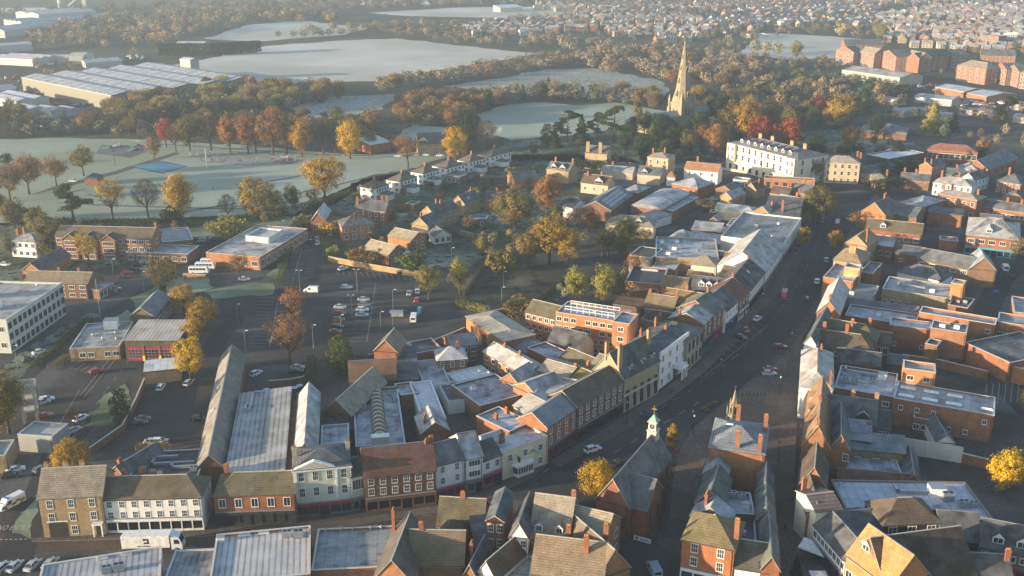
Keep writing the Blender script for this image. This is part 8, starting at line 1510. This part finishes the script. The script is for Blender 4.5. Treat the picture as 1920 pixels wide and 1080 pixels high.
# railing along the market place
pts = [(1462, 742), (1470, 712), (1479, 680), (1487, 655), (1494, 630)]; P = [G(*q, .12) for q in pts]; T = thing('railing', 'black railing along the edge of the market place by the east pavement', 'railing', P[0]); mb = MB()
for a, b in zip(P, P[1:]):
    for z in (.5, 1.0): mb.tube([a-P[0]+Vector((0, 0, z)), b-P[0]+Vector((0, 0, z))], .035, 'dark_metal', 4)
    n = max(1, int((b-a).length/2))
    for k in range(n+1): q = a+(b-a)*k/n-P[0]; mb.tube([q, q+Vector((0, 0, 1.1))], .04, 'dark_metal', 4)
add('rail', mb, T)
def bench(x, y, ang, label, mat='timber'):
    T = thing('bench', label, 'bench', G(x, y, .12), R(ang), 'benches'); mb = MB(); mb.box(-.9, .9, -.25, .2, .42, .48, mat); add('seat', mb, T); mb = MB(); mb.box(-.9, .9, .2, .26, .5, .95, mat); add('backrest', mb, T)
    for sx in (-.75, .75): mb = MB(); mb.box(sx-.05, sx+.05, -.22, .24, 0, .42, 'dark_metal'); add('leg', mb, T)
for i, (x, y, a) in enumerate(((1320, 768, 30), (1331, 762, 30), (1341, 757, 30), (1326, 772, 210))): bench(x, y, a, '%s market place bench, counted from the left, below the kerb' % nth(i))
bench(1248, 838, 110, 'red bench left of the small golden street tree', 'red_paint'); bench(1267, 846, 290, 'red bench right of the small golden street tree', 'red_paint')
# awning, gazebo, banner, Christmas tree, portable toilet, shelter, tanks
T = thing('awning', 'white rectangular awning over the pedestrian lane', 'awning', G(1528, 1050), R(-38)); mb = MB(); mb.ring([[(-3.2, -1.5, 2.6), (3.2, -1.5, 2.6), (3.2, 1.6, 3.2), (-3.2, 1.6, 3.2)], [(-3.2, -1.5, 2.68), (3.2, -1.5, 2.68), (3.2, 1.6, 3.28), (-3.2, 1.6, 3.28)]], 'white_paint'); mb.box(-3.2, 3.2, -1.53, -1.49, 2.35, 2.6, 'white_paint'); add('canopy', mb, T)
for sx in (-3, 3): mb = MB(); mb.tube([(sx, -1.4, 0), (sx, -1.4, 2.6)], .05, 'galvanised', 5); add('pole', mb, T)
T = thing('gazebo', 'small white topped market gazebo at the bottom of the lane', 'gazebo', G(1534, 1098)); mb = MB(); mb.ring([[(-1.6, -1.6, 2.3), (1.6, -1.6, 2.3), (1.6, 1.6, 2.3), (-1.6, 1.6, 2.3)], [(-.1, -.1, 3.3), (.1, -.1, 3.3), (.1, .1, 3.3), (-.1, .1, 3.3)]], 'white_paint'); add('canopy', mb, T)
for sx in (-1.5, 1.5):
    for sy in (-1.5, 1.5): mb = MB(); mb.tube([(sx, sy, 0), (sx, sy, 2.3)], .04, 'galvanised', 4); add('pole', mb, T)
T = thing('banner', 'white banner with a red and blue badge on railings by the town hall corner', 'banner', G(1204, 1018, .12), R(-28)); mb = MB(); mb.box(-1.9, 1.9, -.04, 0, .3, 1.4, 'white_paint'); add('sheet', mb, T); mb = MB(); mb.lathe([(.3, 0), (.3, .01)], 'red_paint', 12); o = add('badge', mb, T, (-1.2, -.05, .9)); o.rotation_euler = (R(90), 0, 0); mb = MB(); mb.box(-.5, 1.5, -.055, -.042, .75, .95, 'blue_paint'); add('lettering_band', mb, T)
for sx in (-1.85, 1.85): mb = MB(); mb.box(sx-.05, sx+.05, .01, .08, 0, 1.5, 'dark_metal'); add('post', mb, T)
T = thing('christmas_tree', 'small dark Christmas tree in a pot in the pedestrian lane', 'christmas tree', G(1492, 1076, .12)); T.scale = (4.6, 4.6, 4.6); cm_, tm_ = TM['cone'][0]; add('trunk', tm_, T); add('crown', cm_, T, col=(.02, .03, .018)); mb = MB(); mb.lathe([(.07, 0), (.09, .12)], 'timber', 8); add('pot', mb, T)
T = thing('portable_toilet', 'blue portable toilet by the roundabout lawn', 'portable toilet', G(787, 588)); mb = MB(); mb.box(-.6, .6, -.6, .6, 0, 2.1, 'object_paint'); add('cabin', mb, T, col=(.05, .28, .5)); mb = MB(); mb.box(-.62, .62, -.62, .62, 2.1, 2.3, 'object_paint'); add('roof', mb, T, col=(.12, .4, .62)); mb = MB(); mb.box(-.4, .4, -.64, -.6, .15, 1.95, 'object_paint'); add('door', mb, T, col=(.08, .35, .55))
T = thing('bus_shelter', 'glass bus shelter with a curved pale roof beside the car park', 'bus shelter', G(744, 597)); mb = MB()
mb.ring([[(-2.2, y, z), (2.2, y, z), (2.2, y, z+.06), (-2.2, y, z+.06)] for y, z in ((-1.2, 2.2), (-.6, 2.55), (.1, 2.7), (.9, 2.6), (1.2, 2.4))], 'galvanised'); add('roof', mb, T); mb = MB(); mb.box(-2.1, 2.1, 1.05, 1.08, .2, 2.3, 'grey_plastic'); add('glass_panel', mb, T)
for sx in (-2.05, 0, 2.05): mb = MB(); mb.box(sx-.05, sx+.05, 1.0, 1.1, 0, 2.5, 'dark_metal'); add('post', mb, T)
for i, (x, y, a) in enumerate(((485, 742, 0), (500, 735, 0), (540, 732, 10), (553, 731, 10), (562, 727, 0))):
    T = thing('picnic_table', '%s outdoor table counted from the left behind the corrugated warehouse' % nth(i), 'table', G(x, y), R(a), 'outdoor tables'); mb = MB(); mb.lathe([(.9, .72), (.9, .78)], 'white_paint', 12); add('tabletop', mb, T); mb = MB(); mb.tube([(0, 0, 0), (0, 0, .72)], .07, 'dark_metal', 5); add('leg', mb, T)
    for k in range(3): an = k*2.1+i; mb = MB(); mb.box(-.25, .25, -.25, .25, .42, .47, 'dark_metal'); mb.box(-.25, .25, .2, .25, .47, .9, 'dark_metal'); add('seat', mb, T, (1.25*math.cos(an), 1.25*math.sin(an), 0), an-math.pi/2)
# skips and bins
for i, (x, y, col, lab) in enumerate(((1872, 692, (.45, .02, .03), 'left red wheeled bin by the sweeping brick store'), (1884, 694, (.45, .02, .03), 'right red wheeled bin by the sweeping brick store'), (1866, 552, (.05, .1, .35), 'blue wheeled bin in the right hand lane'), (1752, 424, (.35, .03, .04), 'red bin in the yard behind the bay window row'))):
    T = thing('wheeled_bin', lab, 'bin', G(x, y), R(10*i), 'wheeled bins'); mb = MB(); mb.ring([[(-.9, -.5, .15), (.9, -.5, .15), (.9, .5, .15), (-.9, .5, .15)], [(-1.05, -.62, 1.2), (1.05, -.62, 1.2), (1.05, .62, 1.2), (-1.05, .62, 1.2)]], 'object_paint'); add('tub', mb, T, col=col); mb = MB(); mb.ring([[(-1.08, -.65, 1.2), (1.08, -.65, 1.2), (1.08, .65, 1.2), (-1.08, .65, 1.2)], [(-1.0, -.55, 1.4), (1.0, -.55, 1.4), (1.0, .55, 1.45), (-1.0, .55, 1.45)]], 'object_paint'); add('lid', mb, T, col=tuple(c*.7 for c in col))
# play equipment in the park
for i, (x, y) in enumerate(((364, 291), (400, 304), (452, 307), (485, 305), (533, 303), (546, 301))):
    T = thing('play_frame', '%s pale play frame from the left in the park playground' % nth(i), 'play frame', G(x, y), i*.7, 'park playground frames'); mb = MB()
    for sx in (-2, 2):
        for sy in (-1.2, 1.2): mb.tube([(sx, sy, 0), (sx, 0, 2.6)], .07, 'galvanised', 5)
    mb.tube([(-2, 0, 2.6), (2, 0, 2.6)], .07, 'galvanised', 5); add('frame', mb, T)
    for sx in (-.8, .8): mb = MB(); mb.tube([(sx-.25, 0, .6), (sx-.25, 0, 2.6)], .04, 'dark_metal', 4); mb.tube([(sx+.25, 0, .6), (sx+.25, 0, 2.6)], .04, 'dark_metal', 4); mb.box(sx-.3, sx+.3, -.2, .2, .55, .65, 'dark_metal'); add('swing', mb, T)
for i, (x, y, col) in enumerate(((198, 278, (.07, .18, .1)), (214, 276, (.36, .36, .38)), (248, 282, (.07, .17, .1)), (250, 274, (.1, .2, .15)))):
    T = thing('skate_ramp', '%s skate park ramp from the left, %s surface' % (nth(i), 'grey' if i == 1 else 'green'), 'ramp', G(x, y), .4*i, 'skate park ramps'); mb = MB(); mb.ring([[(-3, -2, 0), (3, -2, 0), (3, 2, 0), (-3, 2, 0)], [(1.2, -2, 1.1), (3, -2, 1.1), (3, 2, 1.1), (1.2, 2, 1.1)]], 'object_paint'); add('ramp', mb, T, col=col); mb = MB(); mb.tube([(3, -2, 2.6), (3, 2, 2.6)], .06, 'galvanised', 4); mb.tube([(3, -2, 1.6), (3, -2, 2.6)], .06, 'galvanised', 4); mb.tube([(3, 2, 1.6), (3, 2, 2.6)], .06, 'galvanised', 4); add('rail', mb, T)
# ---------------------------------------------------------------- people
def person_mesh(pose):
    sw = {'walk': .28, 'stand': .06, 'push': .2}[pose]
    V = [(0, 0, .95), (0, 0, 1.15), (.02, 0, 1.42), (.03, 0, 1.53), (.05, 0, 1.66), (.05, 0, 1.77)]
    E = [(0, 1), (1, 2), (2, 3), (3, 4), (4, 5)]; Rd = [.15, .15, .17, .06, .105, .08]
    for s in (-1, 1):
        k = len(V); ph = s*sw
        V += [(0, s*.1, .88), (ph*.55, s*.1, .5), (ph, s*.1, .08), (ph+.16, s*.1, .05)]; Rd += [.1, .072, .05, .045]; E += [(0, k), (k, k+1), (k+1, k+2), (k+2, k+3)]
        k = len(V); q = -ph if pose != 'push' else .3
        V += [(.02, s*.2, 1.4), (q*.35-.02, s*.25, 1.13), (q*.8+.06, s*.24, .9), (q*.85+.1, s*.235, .8)]; Rd += [.065, .05, .036, .04]; E += [(2, k), (k, k+1), (k+1, k+2), (k+2, k+3)]
    me = bpy.data.meshes.new('body'); me.from_pydata(V, E, []); o = bpy.data.objects.new('body', me); C.objects.link(o)
    sk = o.modifiers.new('s', 'SKIN')
    for i, d in enumerate(me.skin_vertices[0].data): d.radius = (Rd[i], Rd[i]*(1.25 if i < 3 else 1))
    me.skin_vertices[0].data[0].use_root = True
    o.modifiers.new('u', 'SUBSURF').levels = 1
    bpy.context.view_layer.update(); r = bpy.data.meshes.new_from_object(o.evaluated_get(bpy.context.evaluated_depsgraph_get()))
    bpy.data.objects.remove(o); r.name = 'body'; r.materials.clear()
    return r
PM = {k: person_mesh(k) for k in ('walk', 'stand', 'push')}
def person(x, y, pose, ang, top, leg, label, hat=None):
    me = PM[pose].copy()
    for n, c in (('jacket', top), ('trousers', leg), ('skin', None)):
        if c is None: me.materials.append(MATS['skin']); continue
        key = 'cloth_%.2f_%.2f_%.2f' % c
        if key not in MATS: flat(key, c, .9)
        me.materials.append(MATS[key])
    for pl in me.polygons:
        z = pl.center.z; pl.material_index = 2 if (z > 1.5 or (z < .86 and abs(pl.center.y) > .19)) else (0 if z > .88 or abs(pl.center.y) > .2 else 1); pl.use_smooth = True
    T = thing('person', label, 'person', G(x, y, .12), R(ang), 'people in the streets'); add('body', me, T)
    mb = MB(); mb.lathe([(.06, 1.86), (.125, 1.80), (.13, 1.72), (.11, 1.66)], 'black_timber', 8, (.03, 0)); add('hair', mb, T)
K_, N_, R_, B_ = (.02, .02, .025), (.03, .045, .09), (.3, .03, .03), (.12, .09, .07)
for q in [(1471, 996, 'walk', 90, K_, K_, 'person in black walking alone down the middle of the lane'), (1202, 783, 'stand', 0, (.45, .6, .05), N_, 'person in a bright hi-vis jacket by the blue car'), (1257, 737, 'walk', 40, R_, K_, 'person in a red coat by the white stucco porch'), (1238, 770, 'walk', 220, K_, N_, 'person in dark clothes outside the gothic bank'), (1246, 768, 'walk', 210, B_, K_, 'person in brown walking by the gothic bank'), (1211, 788, 'stand', 90, K_, K_, 'person in black left of the blue car'), (1395, 612, 'walk', 60, R_, K_, 'person in red beside the blue fronted pub'), (1335, 790, 'stand', 180, K_, N_, 'person standing in the market place left of the cross'), (1270, 830, 'walk', 270, N_, K_, 'person in navy by the golden street tree'), (1549, 1058, 'stand', 180, K_, K_, 'person in black under the lane shop awning'), (1556, 1066, 'stand', 150, (.5, .5, .5), K_, 'person in a pale top by the lane shopfront'), (1262, 806, 'walk', 120, K_, N_, 'person crossing the market place by the lantern posts'), (1566, 399, 'walk', 90, K_, K_, 'small dark figure crossing the upper high street'), (466, 1003, 'stand', 270, K_, N_, 'person in dark clothes outside the brick pub'), (1013, 905, 'walk', 200, K_, K_, 'dark figure crossing the wide road near the golden tree'), (1127, 918, 'stand', 90, (.5, .48, .4), K_, 'person in pale coat beside the golden street tree'), (225, 324, 'walk', 0, K_, K_, 'tiny dark figure walking beside the blue court'), (400, 357, 'walk', 0, K_, K_, 'tiny dark figure on the park path')]: person(*q)
# chimney smoke
p = G(922, 288); mb = MB()
for k in range(5):
    c = Vector((k*1.2, 0, 9.5+k*1.0)); rr = .5+.35*k
    mb.lathe([(max(.02, rr*math.cos(a)), c.z+rr*math.sin(a)) for a in (-1.5, -.8, 0, .8, 1.5)], 'white_paint', 10, (c.x, 0))
sm = mb.mesh('chimney_smoke'); m = bpy.data.materials.new('smoke_air'); m.use_nodes = True; t = m.node_tree; t.nodes.clear(); o_ = t.nodes.new('ShaderNodeOutputMaterial'); pv = t.nodes.new('ShaderNodeVolumePrincipled'); pv.inputs['Density'].default_value = .12; pv.inputs['Color'].default_value = (.95, .95, .95, 1); t.links.new(pv.outputs[0], o_.inputs['Volume']); sm.materials.clear(); sm.materials.append(m)
o = add('chimney_smoke', sm, None, p); o['kind'] = 'stuff'
# cars and vans standing in the far yards
yc = 0
for ph, poly, n, ang in (('in the yards below the brick units', [(1720, 196), (1800, 186), (1900, 190), (1930, 204), (1800, 200)], 34, 10), ('beside the long yellow shed', [(1560, 140), (1680, 160), (1760, 160), (1760, 172), (1690, 176), (1570, 152)], 26, 80), ('in the yards left of the warehouse', [(-10, 150), (40, 145), (200, 215), (170, 222), (40, 198), (0, 180)], 40, 30), ('in the estate beyond the warehouse', [(60, 128), (120, 112), (260, 104), (280, 112), (120, 122)], 30, 0), ('in the canal side yard', [(1370, 160), (1440, 148), (1560, 150), (1540, 156), (1430, 166)], 16, 20)):
    P = [G(*q) for q in poly]; PW = [(q.x, q.y) for q in P]; got = []
    for _ in range(4000):
        if len(got) >= n: break
        x, y = rnd.uniform(min(q[0] for q in PW), max(q[0] for q in PW)), rnd.uniform(min(q[1] for q in PW), max(q[1] for q in PW))
        if inpoly(x, y, PW) and all((x-a)**2+(y-b)**2 > 16 for a, b in got): got.append((x, y))
    k = {}
    for x, y in sorted(got, key=lambda q: q[0]/q[1]):
        c = rnd.choice(['white', 'white', 'white', 'silver', 'black', 'red', 'blue']); k[c] = k.get(c, 0)+1; h = rnd.random() < .45
        T = thing('parked_van' if h else 'parked_car', '%s %s, %s of that colour from left, %s' % (c, 'van' if h else 'car', nth(k[c]-1), ph), 'van' if h else 'car', (x, y, .05), R(ang+rnd.choice((0, 90, 180))+rnd.uniform(-6, 6)), 'vehicles '+ph)
        P_ = CP[1]; add('body', P_['body'], T, col=CC[c]); add('window', P_['glass'], T)
        if h: T.scale = (1.25, 1.15, 1.7)
